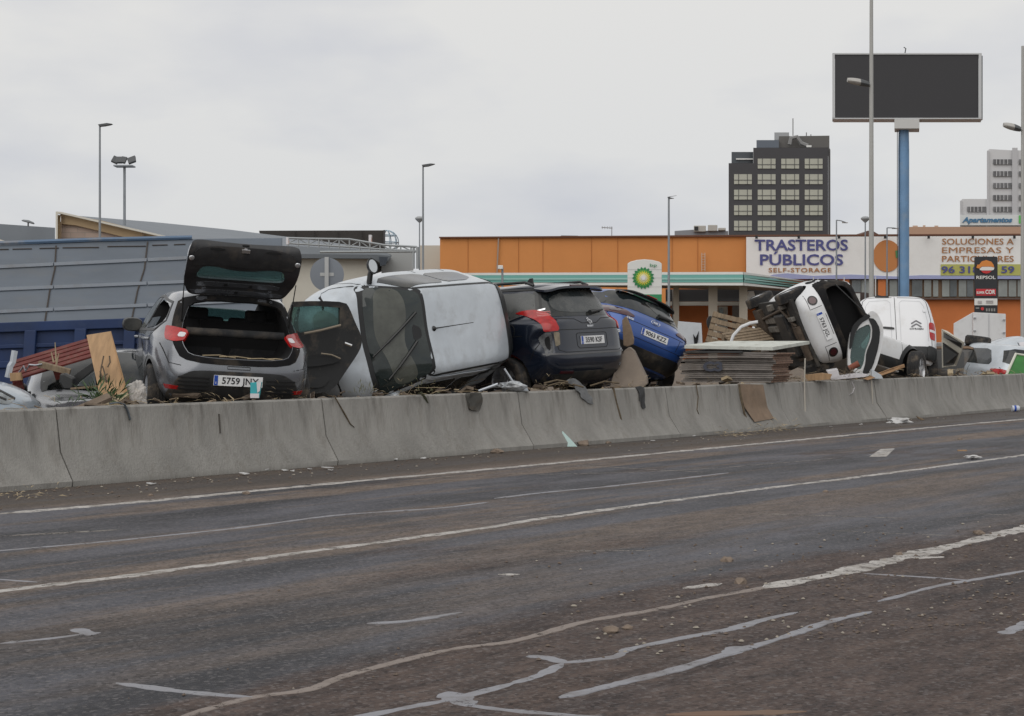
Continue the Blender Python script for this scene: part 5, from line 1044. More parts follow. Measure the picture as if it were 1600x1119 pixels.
for i, pp in enumerate([[(850, 599), (870, 594), (888, 597)], [(856, 603), (874, 598), (900, 602), (912, 605)], [(922, 603), (945, 596), (968, 599)]]):
    mb = MB(); o_ = P(*pp[0], 21.9 + i * .3); mb.tube([P(a, b, 21.9 + i * .3) - o_ for a, b in pp], .012, 5); b_ = mb.build('twig', M_root, None, 40); b_.location = o_; tag(b_, 'brown twig lying on the barrier edge below the navy car', 'twig', 'twigs below the navy car')
# wood and scraps below the white car
wedge('wood_scrap', [(1256, 586), (1284, 583), (1300, 585), (1297, 593), (1262, 595)], 27.6, (.05, .25, .0), M_ply, 'splintered tan board lying on the barrier below the white car bumper', 'board')
wedge('plastic_tray', [(1292, 580), (1309, 577), (1312, 588), (1298, 592)], 28.2, (.02, .2, .02), M_clear, 'broken off-white plastic tray beside the bunch of twigs', 'tray')
wedge('plastic_strip', [(1296, 590), (1340, 583), (1356, 585), (1352, 589), (1300, 594)], 28.6, (0, .12, .01), M_clear, 'off-white plastic strip lying along the barrier under the white hatch', 'plastic strip')
mb = MB(); M0 = Matrix.Translation(P(1334, 572, 28.9)) @ Matrix.Rotation(R(62), 4, 'Y') @ Matrix.Rotation(R(10), 4, 'X'); mb.lathe([(.045, -.09), (.05, -.08), (.055, .09), (.06, .10), (.04, .10), (.038, -.07)], 20, 'z', M0, cap=True); tag(mb.build('clay_pipe', mat('terracotta', (.20, .065, .04), .8, var=.2), None, 40), 'short brown-red tube poking up beside the twigs', 'pipe')
wedge('wood_plank', [(1350, 592), (1392, 576), (1413, 569), (1414, 574), (1395, 581), (1356, 594)], [29, 30, 30.6, 30.6, 30, 29], (0, .09, 0), mat('orange_wood', (.30, .17, .08), .8, var=.2, vscale=6), 'tan wooden plank slanting up towards the crossover wheel', 'plank')
wedge('silver_sheet', [(1362, 577), (1377, 586), (1380, 592), (1362, 592)], 29.3, (0, .1, 0), P_silver, 'small pale blue sheet scrap at the foot of the white hatch', 'scrap panel')
mb = MB(); o_ = P(1160, 540, 29.5); mb.tube([P(*a, 29.5) - o_ for a in [(1140, 541), (1146, 524), (1158, 511), (1172, 505), (1184, 503)]], .028, 8, flat=.6); b_ = mb.build('bent_wing', P_white, None, 40); b_.location = o_; tag(b_, 'curved white edge of a torn car wing behind the stack of panels', 'car wing')
mb = MB(); mb.lathe([(.13, 0), (.14, .02), (.13, .05), (.05, .07)], 24, 'y', Matrix.Translation(P(1110, 504, 34)) @ Matrix.Diagonal((.55, 1, 1, 1)), cap=True); tag(mb.build('round_mirror', M_trim, None, 40), 'dark oval mirror standing above the broken pallets', 'mirror')
sg = slab('white_sheet', [P(1060, 502, 36), P(1096, 505, 36), P(1098, 542, 36), P(1056, 542, 36)], (0, .08, 0), mat('pale_grey_panel', (.50, .53, .56), .6, dirt=.2), 'pale grey panel standing behind the blue hatchback with a dark leaf mark', 'panel')
mb = MB(); mb.prism([P(a, b, 35.98) - sg.location for a, b in [(1085, 538), (1083, 522), (1087, 528), (1092, 517), (1091, 530), (1089, 538)]], (0, -.01, 0)); mb.build('leaf_mark', M_dark, sg)
# debris heap as mass under the wrecks
mb = MB(); rng = random.Random(5)
for i in range(1500):
    t = rng.uniform(0.3, 30); q = .60 + 2.1 * rng.random() ** 1.6; p = B0 + RD * t - RN * q
    s_ = .008 + .05 * rng.random() ** 3; z0 = .42 + .36 * rng.random() ** 1.7 * (1 if q < 1.2 else .5); M0 = Matrix.Translation((p.x, p.y, z0)) @ Matrix.Rotation(rng.uniform(0, 6), 4, 'Z') @ Matrix.Rotation(rng.uniform(-.6, .6), 4, 'X')
    M0 = M0 @ Matrix.Rotation(rng.uniform(-.5, .5), 4, 'Y'); mb.box(-s_ * rng.uniform(1, 7), s_ * rng.uniform(1, 7), -s_, s_, -s_ * .4, s_ * .4, rng.choice([0, 0, 0, 1, 2, 3, 4]), M0)
for i in range(170):
    t = rng.uniform(.3, 26); q = .40 + 1.2 * rng.random() ** 1.5; p = B0 + RD * t - RN * q; l_ = rng.uniform(.08, .42); z0 = .62 + .14 * rng.random() if q < .7 else .55 + .3 * rng.random()
    M0 = Matrix.Translation((p.x, p.y, max(z0, .74 if q < .55 else 0))) @ Matrix.Rotation(rng.uniform(0, 6.3), 4, 'Z') @ Matrix.Rotation(rng.gauss(0, .35), 4, 'Y'); w_ = rng.uniform(.002, .006)
    mb.tube([M0 @ Vector((-l_ / 2, 0, 0)), M0 @ Vector((0, rng.uniform(-.03, .03), rng.uniform(-.01, .03))), M0 @ Vector((l_ / 2, 0, -.01))], [w_, w_, w_ * .5], 4, rng.choice([0, 1, 3, 3]))
tag(mb.build('rubble', [M_mud, M_wood, M_rust, MATS['dry_reed'], M_black]), kind='stuff')

# ---------------- litter on the road ----------------
def shard(px, py, s_, m, label, cat, seed, flat=.3, group=None):
    rng = random.Random(seed); g = G(px, py, .006); mb = MB(); n = rng.randint(4, 6); ring = [(s_ * rng.uniform(.5, 1.1) * math.cos(6.28 * k / n), s_ * rng.uniform(.4, .8) * math.sin(6.28 * k / n), s_ * flat * rng.uniform(.0, 1)) for k in range(n)]
    mb.prism([Vector(p) for p in ring], (0, 0, .008)); o = mb.build('paper_scrap' if cat == 'paper' else 'litter', m); o.location = g; o.rotation_euler = (0, 0, rng.uniform(0, 6)); return tag(o, label, cat, group)
M_paper = mat('paper', (.50, .50, .50), .9, dirt=.4, dscale=9)
for i, (px, py, s_) in enumerate([(573, 721, .07), (413, 735, .07), (381, 742, .08), (511, 733, .07), (517, 736, .06), (662, 717, .05), (1405, 658, .14), (1520, 714, .05), (457, 737, .05), (445, 736, .05), (618, 719, .05), (237, 757, .05), (484, 734, .04), (1020, 690, .05), (1085, 682, .04), (1298, 668, .05), (1345, 664, .05)]):
    lb = {0: 'largest white paper scrap lying at the barrier foot under the silver car', 6: 'crumpled white paper at the barrier foot below the white van', 7: 'small crumpled paper lying on the far lane line'}.get(i)
    if i in (6, 7): crumple('paper_scrap', G(px, py, .03), s_, M_paper, lb, 'paper', i, 3, None, (1.3, 1, .35), .9)
    else: shard(px, py, s_, M_paper, lb or 'small white scrap of litter on the shoulder beside the barrier', 'paper', i, group='scraps of litter beside the barrier')
for i, (px, py, r) in enumerate([(912, 694, .07), (748, 706, .05), (776, 706, .06), (743, 703, .06), (950, 692, .03), (1136, 875, .03), (1157, 909, .03), (385, 771, .025), (235, 774, .02), (1500, 686, .03), (714 + 440, 0, 0), (1290, 768, .02), (1405, 866, .02), (1530, 833, .03), (955, 985, .03), (980, 981, .02)]):
    if r: crumple('stone', G(px, py, r * .3), r, mat('stone', (.18, .14, .11), .95, var=.3, vscale=9), {0: 'largest brown stone at the barrier foot beside the teal glass piece', 5: 'pale yellowish pebble alone in the middle lane'}.get(i, 'small brown stone lying on the road'), 'stone', i, 2, None if i in (0, 5) else 'loose stones on the road', (1.2, 1, .7), .5)
for i, (px, py, s_) in enumerate([(1205, 671, .16), (1215, 672, .13), (1190, 673, .08), (1232, 668, .10), (1140, 681, .07), (50, 777, .10), (1160, 679, .07)]):
    p = G(px, py, .01); leafy('straw', p, 40, .20 if i < 2 else .10, .005, MATS['dry_reed'], 'bundle of dry reeds lying at the foot of the hanging cardboard' if i == 0 else 'scatter of dry reed on the shoulder', 'reeds', 2.0, group=None if i == 0 else 'dry reeds on the shoulder', up=.08)
tag(STRAW.build('straw', MATS['dry_reed']), kind='stuff')
g0 = G(876, 698); gl = slab('glass_piece', [g0 + Vector(a) for a in [(0, 0, 0), (.21, -.03, 0), (.13, .01, .09), (.02, .06, .20)]], (.01, .02, 0), mat('pale_teal', (.38, .52, .50), .3), 'triangular pale teal piece standing at the foot of the barrier', 'glass piece')
g0 = G(1581, 643); mb = MB(); mb.lathe([(.0, 0), (.06, 0), (.06, .13), (.045, .15), (0, .15)], 16, 'x', cap=False); cp = mb.build('paper_cup', mat('cup_white', (.55, .58, .64), .5), None, 40); cp.location = g0 + Vector((0, 0, .06)); tag(cp, 'white and blue cup lying on the shoulder near the far end of the barrier', 'cup')
mb = MB(); mb.lathe([(.0605, .04), (.0625, .04), (.0625, .08), (.0605, .08)], 16, 'x'); mb.build('cup_band', M_eu, cp)
wedge('wood_scrap', [(1432, 650), (1446, 656), (1440, 657), (1434, 653)], G(1440, 657).y, (0, .05, 0), M_wood, 'small tan wood sliver at the barrier foot near the crumpled paper', 'wood scrap')
wedge('litter', [(1496, 703), (1510, 703), (1512, 705), (1497, 705.5)], G(1500, 705).y, (0, .02, 0), M_ply, 'small tan scrap on the road between the two far lines', 'litter')
# pebbles
mb = MB(); rng = random.Random(11)
def peb(p, r):
    M0 = Matrix.Translation((p.x, p.y, r * .3)) @ Matrix.Rotation(rng.uniform(0, 6), 4, 'Z') @ Matrix.Diagonal((r * rng.uniform(.7, 1.5), r * rng.uniform(.7, 1.2), r * .7, 1)); mi = rng.choice([0, 0, 0, 1])
    mb.add([M0 @ Vector(v) for v in [(1, 0, 0), (.3, .9, 0), (-.8, .6, 0), (-.9, -.5, 0), (.2, -1, 0), (.4, .1, .9), (-.3, -.1, 1), (0, 0, -.5)]], [(0, 1, 5), (1, 2, 6, 5), (2, 3, 6), (3, 4, 5, 6), (4, 0, 5), (1, 0, 7), (2, 1, 7), (3, 2, 7), (4, 3, 7), (0, 4, 7)], mi)
for i in range(900):
    px = rng.uniform(-40, 1640)
    if rng.random() < .45:
        y0 = 770 - .0813 * px; py = y0 + abs(rng.gauss(0, 1)) * 9 * (y0 - 540) / 200 + 1; r = rng.uniform(.004, .016)
    else:
        px = 1640 - abs(rng.gauss(0, 1)) * 420; py = 1120 - (px / 1600.) * 150 - rng.random() ** 1.3 * 170; r = rng.uniform(.004, .013)
    if py > 560 and px > -60: peb(G(px, min(py, 1130)), r)
tag(mb.build('gravel', [mat('pebble_brown', (.13, .10, .08), .95), mat('pebble_pale', (.28, .25, .21), .95)]), kind='stuff')
# ---------------- background ----------------
def face(mb, pts, Y, th, mi=0, o=Vector()):      # polygon in photo columns standing at depth Y, thickness away from the road
    cx_ = sum(a for a, b in pts) / len(pts); mb.prism([P(a, b, Y) - o for a, b in pts], (th * (cx_ - CX) / FP, th, 0), mi)
def rect(x0, y0, x1, y1): return [(x0, y0), (x1, y0), (x1, y1), (x0, y1)]
def part(name, parent, m, items, Y=None, th=.3, bevel=0, label=None):
    mb = MB(); o = parent.location
    for it in items: face(mb, it, Y, th, 0, o)
    q = mb.build(name, m, parent, None, bevel)
    if label: q['label'] = label
    return q
def at(px, Y): p = P(px, 540, Y); p.z = 0; return p
# overturned truck bed
tb = empty('truck_bed', at(140, 25.5), (0, 0, 0), 'grey and blue steel truck bed on its side behind the near wrecks', 'truck bed', None); o = tb.location
M_steel = mat('dusty_blue_steel', (.105, .125, .152), .6, var=.12, vscale=.9, dirt=.5, dcol=(.15, .15, .145), dscale=.8, streak=(1, 1, 3))
M_cobalt = mat('cobalt_blue', (.006, .024, .088), .6, var=.3, vscale=1.2, dirt=.4, dcol=(.06, .08, .12), dscale=2)
def bed(px, py): # panel leaning away from the road
    Y = 24.6 + (505 - py) / 125 * .9 + (px / 300) * .5; return P(px, py, Y) - o
def bf(a, b): return bed(a, b), Vector((0, -.98, -.15))
sheet('side_panel', [(-60, 386), (0, 384), (150, 377), (300, 374), (440, 372.5), (440, 500), (300, 499), (0, 506), (-60, 507)], bf, [M_steel], tb, .08, (), 12)
for y0, y1 in ((417, 403), (452, 440), (487, 474)):
    mb = MB()
    for xa, xb in ((-60, 84), (86, 230), (232, 440)):
        ya = y0 + (y1 - y0) * xa / 295; yb = y0 + (y1 - y0) * xb / 295
        a, b = bed(xa, ya), bed(xb, yb); up = Vector((0, 0, .035)); mb.prism([a - up, b - up, b + up * .4, a + up * .4], (0, -.045, .012))
    mb.build('rib', mat('rib_edge', (.26, .29, .33), .5, dirt=.4, dscale=2), tb)
mb = MB()
for pp in (((88, 384), (86, 420), (78, 455), (70, 506)), ((231, 378), (226, 420), (215, 455), (206, 500))): mb.tube([bed(a, b) + Vector((0, -.012, 0)) for a, b in pp], .012, 5)
for xa, xb in ((-5, 14), (20, 50), (62, 92), (98, 155), (168, 228), (238, 262), (272, 290)): ya = 390 - xa * .028; mb.tube([bed(xa, ya) + Vector((0, -.01, 0)), bed(xb, ya - .6) + Vector((0, -.01, 0))], .009, 4)
mb.build('panel_seam', mat('rust_seam', (.06, .05, .045), .9), tb)
mb = MB(); mb.tube([bed(-60, 385) + Vector((0, 0, .03)), bed(0, 383) + Vector((0, 0, .03)), bed(150, 377.5) + Vector((0, 0, .03)), bed(300, 374) + Vector((0, 0, .03))], .035, 6); mb.build('top_rail', mat('worn_blue_edge', (.10, .16, .25), .6, dirt=.9, dscale=1.3, dcol=(.35, .30, .24)), tb)
bl_ = [(-60, 512), (0, 508), (210, 500), (300, 498)]
def yb(x): return 508 - x * .035
def cob(px, py): return P(px, py, 24.3 + px / 600) - o, Vector((0, -1, 0))
sheet('tailboard', [(-60, 512), (0, 508), (210, 500), (300, 498), (300, 640), (-60, 640)], cob, [M_cobalt], tb, .12, (), 14)
for x in (-30, 50, 128, 205):
    mb = MB(); a, b = cob(x, yb(x) + 10)[0], cob(x - 6, 606)[0]; w = Vector((.085, 0, 0)); mb.prism([a - w, a + w, b + w, b - w], (0, -.09, 0)); mb.build('post', M_cobalt, tb, bevel=.01)
mb = MB()
for dy, h in ((4, .07), (34, .03), (62, .05)):
    a, b = cob(-60, yb(-60) + dy)[0], cob(300, yb(300) + dy)[0]; w = Vector((0, 0, h)); mb.prism([a - w, b - w, b + w, a + w], (0, -.07 if dy == 4 else -.04, 0))
mb.build('rail', M_cobalt, tb, bevel=.01)

# warehouses
M_roof = mat('grey_roofing', (.17, .19, .215), .7, var=.06, vscale=.3)
M_ochre = mat('ochre_render', (.36, .265, .16), .85, var=.12, vscale=.5)
M_cream = mat('cream_trim', (.58, .56, .50), .7)
def bricks():
    m = mat('pink_blockwork', (.38, .30, .26), .9); t = m.node_tree; b = t.nodes['Principled BSDF']; n = N(t, 'ShaderNodeTexBrick'); tc = N(t, 'ShaderNodeTexCoord'); mp = N(t, 'ShaderNodeMapping'); mp.inputs['Rotation'].default_value = (R(90), 0, 0)
    n.inputs['Color1'].default_value = (.42, .33, .28, 1); n.inputs['Color2'].default_value = (.36, .28, .24, 1); n.inputs['Mortar'].default_value = (.28, .24, .21, 1); n.inputs['Scale'].default_value = 1; n.inputs['Brick Width'].default_value = .62; n.inputs['Row Height'].default_value = .21; n.inputs['Mortar Size'].default_value = .012
    t.links.new(tc.outputs['Object'], mp.inputs[0]); t.links.new(mp.outputs[0], n.inputs[0]); t.links.new(n.outputs[0], b.inputs['Base Color']); return m
wh = empty('warehouse', at(200, 70), (0, 0, 0), 'warehouse with a sloping roof, ochre gable and pink block wall beyond the truck bed', 'warehouse'); 
part('wall', wh, bricks(), [[(92, 346), (130, 352), (185, 364), (240, 375), (280, 383), (280, 560), (92, 560)]], 70.2, .4)
part('fascia', wh, M_ochre, [[(94, 333), (160, 345), (235, 364), (278, 376), (278, 386), (215, 376), (160, 362), (118, 352), (96, 350)], rect(89, 336, 94.5, 560)], 70, .2)
part('downpipe', wh, mat('pipe_brown', (.20, .14, .09), .8), [rect(95, 335, 96, 380), rect(222, 362, 224, 376)], 69.8, .1)
part('verge_trim', wh, M_cream, [[(87, 330.5), (95, 331), (278, 373), (278, 376), (95, 334), (90, 334), (90, 560), (86.5, 560)]], 69.7, .25)
mb = MB(); a = [P(118, 337, 72) - wh.location, P(278, 373.5, 70.5) - wh.location, P(640, 408, 76) - wh.location, P(640, 395, 100) - wh.location, P(460, 371.5, 110) - wh.location, P(360, 359, 110) - wh.location, P(240, 347, 110) - wh.location]
mb.add(a + [p - Vector((0, 0, .25)) for p in a], [list(range(7)), [7 + i for i in range(7)][::-1]] + [(i, (i + 1) % 7, (i + 1) % 7 + 7, i + 7) for i in range(7)]); mb.build('roof', M_roof, wh)
w2 = empty('warehouse', at(30, 85), (0, 0, 0), 'low grey-roofed warehouse at the near edge of the photo beyond the truck bed', 'warehouse')
part('roof', w2, M_roof, [[(-200, 345), (0, 350), (86, 356), (86, 381), (30, 380), (-200, 365)]], 85, 9)
part('wall', w2, M_cream, [[(-200, 367), (0, 374), (12, 378), (86, 381), (86, 560), (-200, 560)]], 84, .4)
part('eave', w2, mat('dark_eave', (.07, .07, .075), .8), [rect(2, 377, 22, 384), rect(24, 380, 44, 385)], 83.8, .2)
mb = MB(); mb.lathe([(0, .1), (.25, .06), (.34, 0), (.28, -.04), (0, 0)], 16, 'z', Matrix.Translation(P(44, 347, 84) - at(44, 84)) @ Matrix.Rotation(R(15), 4, 'Y')); mb.tube([P(44, 347, 84) - at(44, 84), P(44, 354, 84) - at(44, 84)], .04, 6); d_ = mb.build('vent', mat('vent_grey', (.16, .17, .18), .6)); d_.location = at(44, 84); tag(d_, 'mushroom-shaped vent on the low warehouse roof', 'roof vent')
# pale low building with dark eave
pb = empty('low_building', at(520, 52), (0, 0, 0), 'pale low building with a dark grey eave and roof railing behind the silver car', 'building')
part('wall', pb, mat('cream_render', (.52, .50, .44), .8, var=.06, vscale=.6, dirt=.25, dscale=.6), [[(380, 403), (583, 403), (583, 560), (380, 560)]], 52, 6)
part('eave', pb, mat('slate_eave', (.115, .13, .145), .6), [[(380, 396), (588, 398), (612, 400), (607, 408), (596, 412), (583, 404), (380, 403)]], 51.6, 7)
part('roof', pb, mat('pale_roofing', (.22, .24, .26), .7, var=.08, vscale=.4), [[(380, 388), (455, 384), (600, 392), (612, 400), (588, 398), (380, 396)]], 52.2, 6.5)
part('side_wall', pb, mat('grey_render', (.32, .33, .33), .8), [[(600, 393), (646, 394), (646, 560), (596, 560), (596, 412), (607, 408), (612, 399)]], 53, 5)
part('roundel', pb, mat('dark_panel', (.035, .045, .06), .6), [[(592, 401), (606, 402), (603, 414), (594, 416)]], 51.3, .2)
mb = MB(); O = pb.location
def pp(a, b, Y=50): return P(a, b, Y) - O
top = [(448, 372), (480, 373), (546, 374), (600, 383), (652, 386)]; bot = [(448, 380), (480, 382), (546, 386), (600, 390), (652, 392)]
mb.tube([pp(*a) for a in top], .035, 5); mb.tube([pp(*a) for a in bot], .03, 5)
def ip(l, x):
    for i in range(len(l) - 1):
        if l[i][0] <= x <= l[i + 1][0]: return l[i][1] + (l[i + 1][1] - l[i][1]) * (x - l[i][0]) / (l[i + 1][0] - l[i][0])
x = 450; k = 0
while x < 650:
    mb.tube([pp(x, ip(top, x)), pp(x, ip(bot, x) + 4)], .025, 5)
    if x + 16 < 650: mb.tube([pp(x, ip(top if k % 2 else bot, x)), pp(x + 16, ip(bot if k % 2 else top, x + 16))], .018, 5)
    x += 16; k += 1
mb.tube([pp(500, 394), pp(652, 393)], .04, 5); mb.tube([pp(646, 387), pp(646, 420)], .04, 5); mb.tube([pp(652, 386), pp(652, 420)], .05, 5)
mb.build('railing', mat('galvanised_rail', (.30, .32, .33), .5, metal=.3), pb, 40)
wv = wedge('white_vent', [(576, 367), (580, 367), (580, 381), (576, 381)], 62, (0, .4, 0), M_clear, 'white vent pipe in front of the dark hoarding', 'vent'); wedge('white_vent', [(447, 371), (450.5, 371), (450.5, 382), (447, 382)], 48.5, (0, .2, 0), M_clear, 'short white post at the near end of the roof railing', 'post')
hd = empty('hoarding', at(500, 130), (0, 0, 0), 'long dark hoarding beyond the railing with a wire globe at its end', 'hoarding')
part('board', hd, mat('dark_hoarding', (.035, .032, .03), .8, var=.15, vscale=.3), [[(405, 360.5), (601.5, 360), (601.5, 400), (430, 400), (405, 363)]], 130, .6)
part('joint', hd, M_seam, [rect(x, 361, x + .5, 396) for x in (461, 491, 528, 566)], 129.8, .1)
part('corner_post', hd, mat('dark_post', (.05, .05, .055), .7), [rect(599, 359.5, 602, 400)], 129.6, .3)
mb = MB(); c = P(604, 379, 131); r = .95
for k in range(5): mb.tube([c + Vector((r * math.cos(a) * math.cos(k * .63), r * math.cos(a) * math.sin(k * .63), r * math.sin(a))) for a in [2 * math.pi * j / 20 for j in range(21)]], .04, 4)
for z in (-.55, 0, .55): rr = math.sqrt(r * r - z * z); mb.tube([c + Vector((rr * math.cos(a), rr * math.sin(a), z)) for a in [2 * math.pi * j / 20 for j in range(21)]], .04, 4)
tag(mb.build('wire_globe', mat('pale_blue_wire', (.30, .40, .48), .5), None, 40), 'pale blue wire globe beside the end of the dark hoarding', 'globe')
wedge('boundary_wall', [(655, 383.5), (690, 383.5), (690, 560), (655, 560)], 118, (0, .5, 0), mat('sand_render', (.50, .48, .42), .85), 'plain sand-coloured wall before the orange building', 'wall')
# traffic sign from behind
ts_ = empty('traffic_sign', at(511, 29), (0, 0, 0), 'back of a round grey traffic sign on a pale post beside the pale building', 'sign'); O = ts_.location
mb = MB(); c = P(511, 429, 29) - O; mb.lathe([(.29, -.012), (.295, -.012), (.295, .012), (.29, .004)], 40, 'y', Matrix.Translation(c), cap=True); mb.build('disc', mat('sign_back', (.20, .22, .25), .45, metal=.3), ts_, 30)
mb = MB(); mb.box(c.x - .035, c.x + .035, -.07, -.02, 0, c.z + .3); mb.box(c.x - .12, c.x + .12, -.02, -.013, c.z - .03, c.z + .03); mb.build('post', mat('sign_post', (.42, .43, .43), .5), ts_, bevel=.006)

# orange storage building
ob = empty('storage_building', at(1140, 112), (0, 0, 0), 'long orange storage building with white banner TRASTEROS PUBLICOS', 'building'); O = ob.location; YB = 112
M_or = mat('orange_render', (.60, .245, .075), .85, var=.07, vscale=.25, bump=.15, bscale=3)
M_or2 = mat('deep_orange_render', (.52, .165, .05), .85, var=.08, vscale=.4)
part('wall', ob, M_or, [[(687.5, 371.5), (1166, 369), (1166, 562), (687.5, 562)]], YB, 30)
part('wall', ob, M_or2, [rect(1166.2, 368, 1640, 562)], YB + .15, 28)
part('coping', ob, mat('brown_coping', (.13, .055, .03), .7), [[(686, 370), (1166, 367), (1640, 365), (1640, 367.5), (1166, 369.5), (686, 372.2)]], YB - .25, 30.6)
part('panel_joint', ob, mat('orange_joint', (.36, .13, .04), .9), [rect(x, 372, x + .45, 470) for x in (731, 810, 848, 924, 965, 1050, 1090)], YB - .04, .05)
part('downpipe', ob, mat('pipe_grey', (.30, .24, .20), .6), [[(778, 371), (780, 371), (777.5, 426), (775.5, 426)]], YB - .2, .1)
part('ladder', ob, mat('pale_steel', (.50, .42, .34), .6), [rect(1096, 395, 1097, 424), rect(1101, 395, 1102, 424)] + [rect(1097, 397 + 4 * k, 1101, 397.6 + 4 * k) for k in range(7)], YB - .3, .06)
M_ban = mat('banner_white', (.76, .76, .75), .6, dirt=.12, dscale=.5)
bn = part('banner', ob, M_ban, [[(1166, 370.5), (1640, 368.5), (1640, 432), (1166, 433)]], YB - .5, .12)
def wave(a, b): return P(a, b, YB - .53) - O, Vector((0, -1, 0))
sheet('banner_wave', [(1208, 429), (1230, 427), (1270, 431), (1330, 429), (1400, 432), (1440, 430), (1500, 430.5), (1640, 431), (1640, 436), (1200, 436), (1200, 432)], wave, [mat('lilac', (.32, .35, .56), .7)], bn, .03, (), 9)
M_vio = mat('banner_violet', (.075, .08, .24), .6); M_tan = mat('banner_tan', (.36, .16, .055), .6)
def bt_(s, px, py, hpx, m, sx=1, bold=.02, Y=None, name='banner_lettering', parent=None, org=None, space=1.0, wpx=None, cap=.72):
    Y = Y or YB - .56; hm = hpx * Y / FP; o_ = text(name, s, hm / cap, MX(P(px, py, Y) - (org if org is not None else O), (1, 0, 0), (0, 0, 1)), m, parent or bn, .012, bold * hm * .55, sx, space=space)
    if wpx:
        xs = [v.co.x for v in o_.data.vertices]; c_ = (max(xs) + min(xs)) / 2; t_ = P(px, py, Y).x - (org if org is not None else O).x; k = wpx * Y / FP / (max(xs) - min(xs))
        for v in o_.data.vertices: v.co.x = (v.co.x - c_) * k + t_
    return o_
bt_('TRASTEROS', 1252, 384, 17, M_vio, wpx=146, bold=.055); bt_('P\u00daBLICOS', 1252.5, 407, 17, M_vio, wpx=130, bold=.055); bt_('SELF-STORAGE', 1250, 422.5, 7, M_tan, wpx=98, bold=.04, space=1.15)
bt_('SOLUCIONES A', 1528, 378, 9.5, M_tan, wpx=112, bold=.022); bt_('EMPRESAS Y', 1528, 391.5, 9.5, M_tan, wpx=112, bold=.004); bt_('PARTICULARES', 1528, 405, 9.5, M_tan, wpx=112, bold=.022)
mb = MB(); face(mb, rect(1470, 413, 1640, 430.5), YB - .56, .04, 0, O); mb.build('phone_band', mat('lime_band', (.42, .42, .12), .7), bn)
bt_('96 318 59 59', 1528, 422, 10.5, M_vio, wpx=114, bold=.05, Y=YB - .62)
mb = MB(); face(mb, circ(1386, 400, 22, 36, 25), YB - .56, .04, 0, O); mb.build('banner_disc', mat('disc_orange', (.48, .19, .06), .7), bn)
mb = MB(); face(mb, [(1399, 392), (1412, 389), (1412, 402), (1400, 403)], YB - .62, .04, 0, O); mb.build('banner_box', mat('box_green', (.06, .22, .08), .7), bn)
part('spotlight', ob, M_trim, [rect(x - 2, 368, x + 2, 372.5) for x in (1182, 1248, 1311, 1383, 1451, 1520, 1585)], YB - 1.2, .5)
M_win = mat('dull_window', (.10, .115, .12), .12, coat=.3, var=.5, vscale=.35)
M_frm = mat('window_frame_brown', (.16, .10, .06), .7)
part('window_band', ob, M_frm, [rect(1262, 435.5, 1640, 465.5)], YB - .1, .2)
xs = [(1266, 1274), (1331, 1345), (1346, 1358), (1390, 1403), (1425, 1441), (1444, 1455), (1458, 1466), (1472, 1483.5), (1484.5, 1495), (1498, 1510), (1511, 1521), (1560, 1574), (1576, 1588), (1590, 1612)]
for a, b in xs: part('window', ob, M_win if a % 2 else mat('pale_window', (.24, .26, .25), .2, var=.2, vscale=.5), [rect(a, 438, b, 463.5)], YB - .22, .1)
part('wall_strip', ob, M_or2, [rect(1310, 433, 1327, 470), rect(1372, 433, 1384, 470)], YB - .35, .2)
part('sill', ob, mat('sill_grey', (.10, .07, .06), .8), [rect(1262, 465.5, 1640, 468)], YB - .3, .3)
# ground-floor shop of the filling station
fs = empty('filling_station_shop', at(1110, 100), (0, 0, 0), 'orange filling station shop with a dark window band behind the canopy columns', 'shop'); O = fs.location
part('wall', fs, M_or2, [rect(1040, 447, 1285, 562)], 100, 4)
part('window_band', fs, mat('dark_shopfront', (.035, .035, .037), .25, coat=.2), [rect(1040, 452, 1270, 471)], 99.8, .1)
part('ledge', fs, M_cream, [rect(1040, 471.5, 1208, 477.5)], 99.5, .5)
part('door', fs, M_cream, [rect(1122, 479, 1137, 520)], 99.7, .1); part('door_pane', fs, mat('door_glass', (.12, .15, .14), .15), [rect(1124, 482, 1130, 503)], 99.6, .05)
part('grey_pillar', fs, mat('grey_render2', (.17, .155, .14), .8), [rect(1144, 478, 1156, 520), rect(1050, 452, 1060, 520)], 99.3, .3)
cn = empty('canopy', at(1161, 85), (0, 0, 0), 'filling station canopy with a teal striped fascia on pale columns', 'canopy'); O = cn.location
def czone(y0, y1, nm, m, pr=0):     # bands of the fascia: corner heights in picture rows
    mb = MB()
    def zz(py, Y): return HC - (py - CY) / FP * Y
    A_, B_, C_ = Vector(((690 - CX) / FP * 95, 95, 0)), Vector(((1161 - CX) / FP * 85, 85, 0)), Vector(((1278 - CX) / FP * 97, 97, 0))
    f0, f1 = zz(y0, 85), zz(y1, 85)
    for p, q, n in ((A_, B_, Vector((-.15, -1, 0))), (B_, C_, Vector((.8, -.5, 0)))):
        sA = 1.12 if p is A_ else 1; tA = -.0
        e = [(p, f0, f1), (q, f0, f1)]
        if p is A_: e = [(p, f0 + .38, f1 + .38), (q, f0, f1)]
        else: e = [(p, f0, f1), (q, f0 - .10, f1 + .07)]
        v = []
        for w, a, b in e:
            for z in (a, b): v += [w + Vector((0, 0, z)) + n * pr - O, w + Vector((0, .5, z)) - O]
        mb.add(v, [(0, 4, 6, 2), (1, 3, 7, 5), (0, 1, 5, 4), (2, 6, 7, 3), (0, 2, 3, 1), (4, 5, 7, 6)])
    return mb.build(nm, m, cn)
M_tl = mat('teal_fascia', (.15, .38, .34), .4); M_tl2 = mat('pale_teal_fascia', (.30, .52, .48), .4); M_wf = mat('white_fascia', (.68, .68, .66), .5)
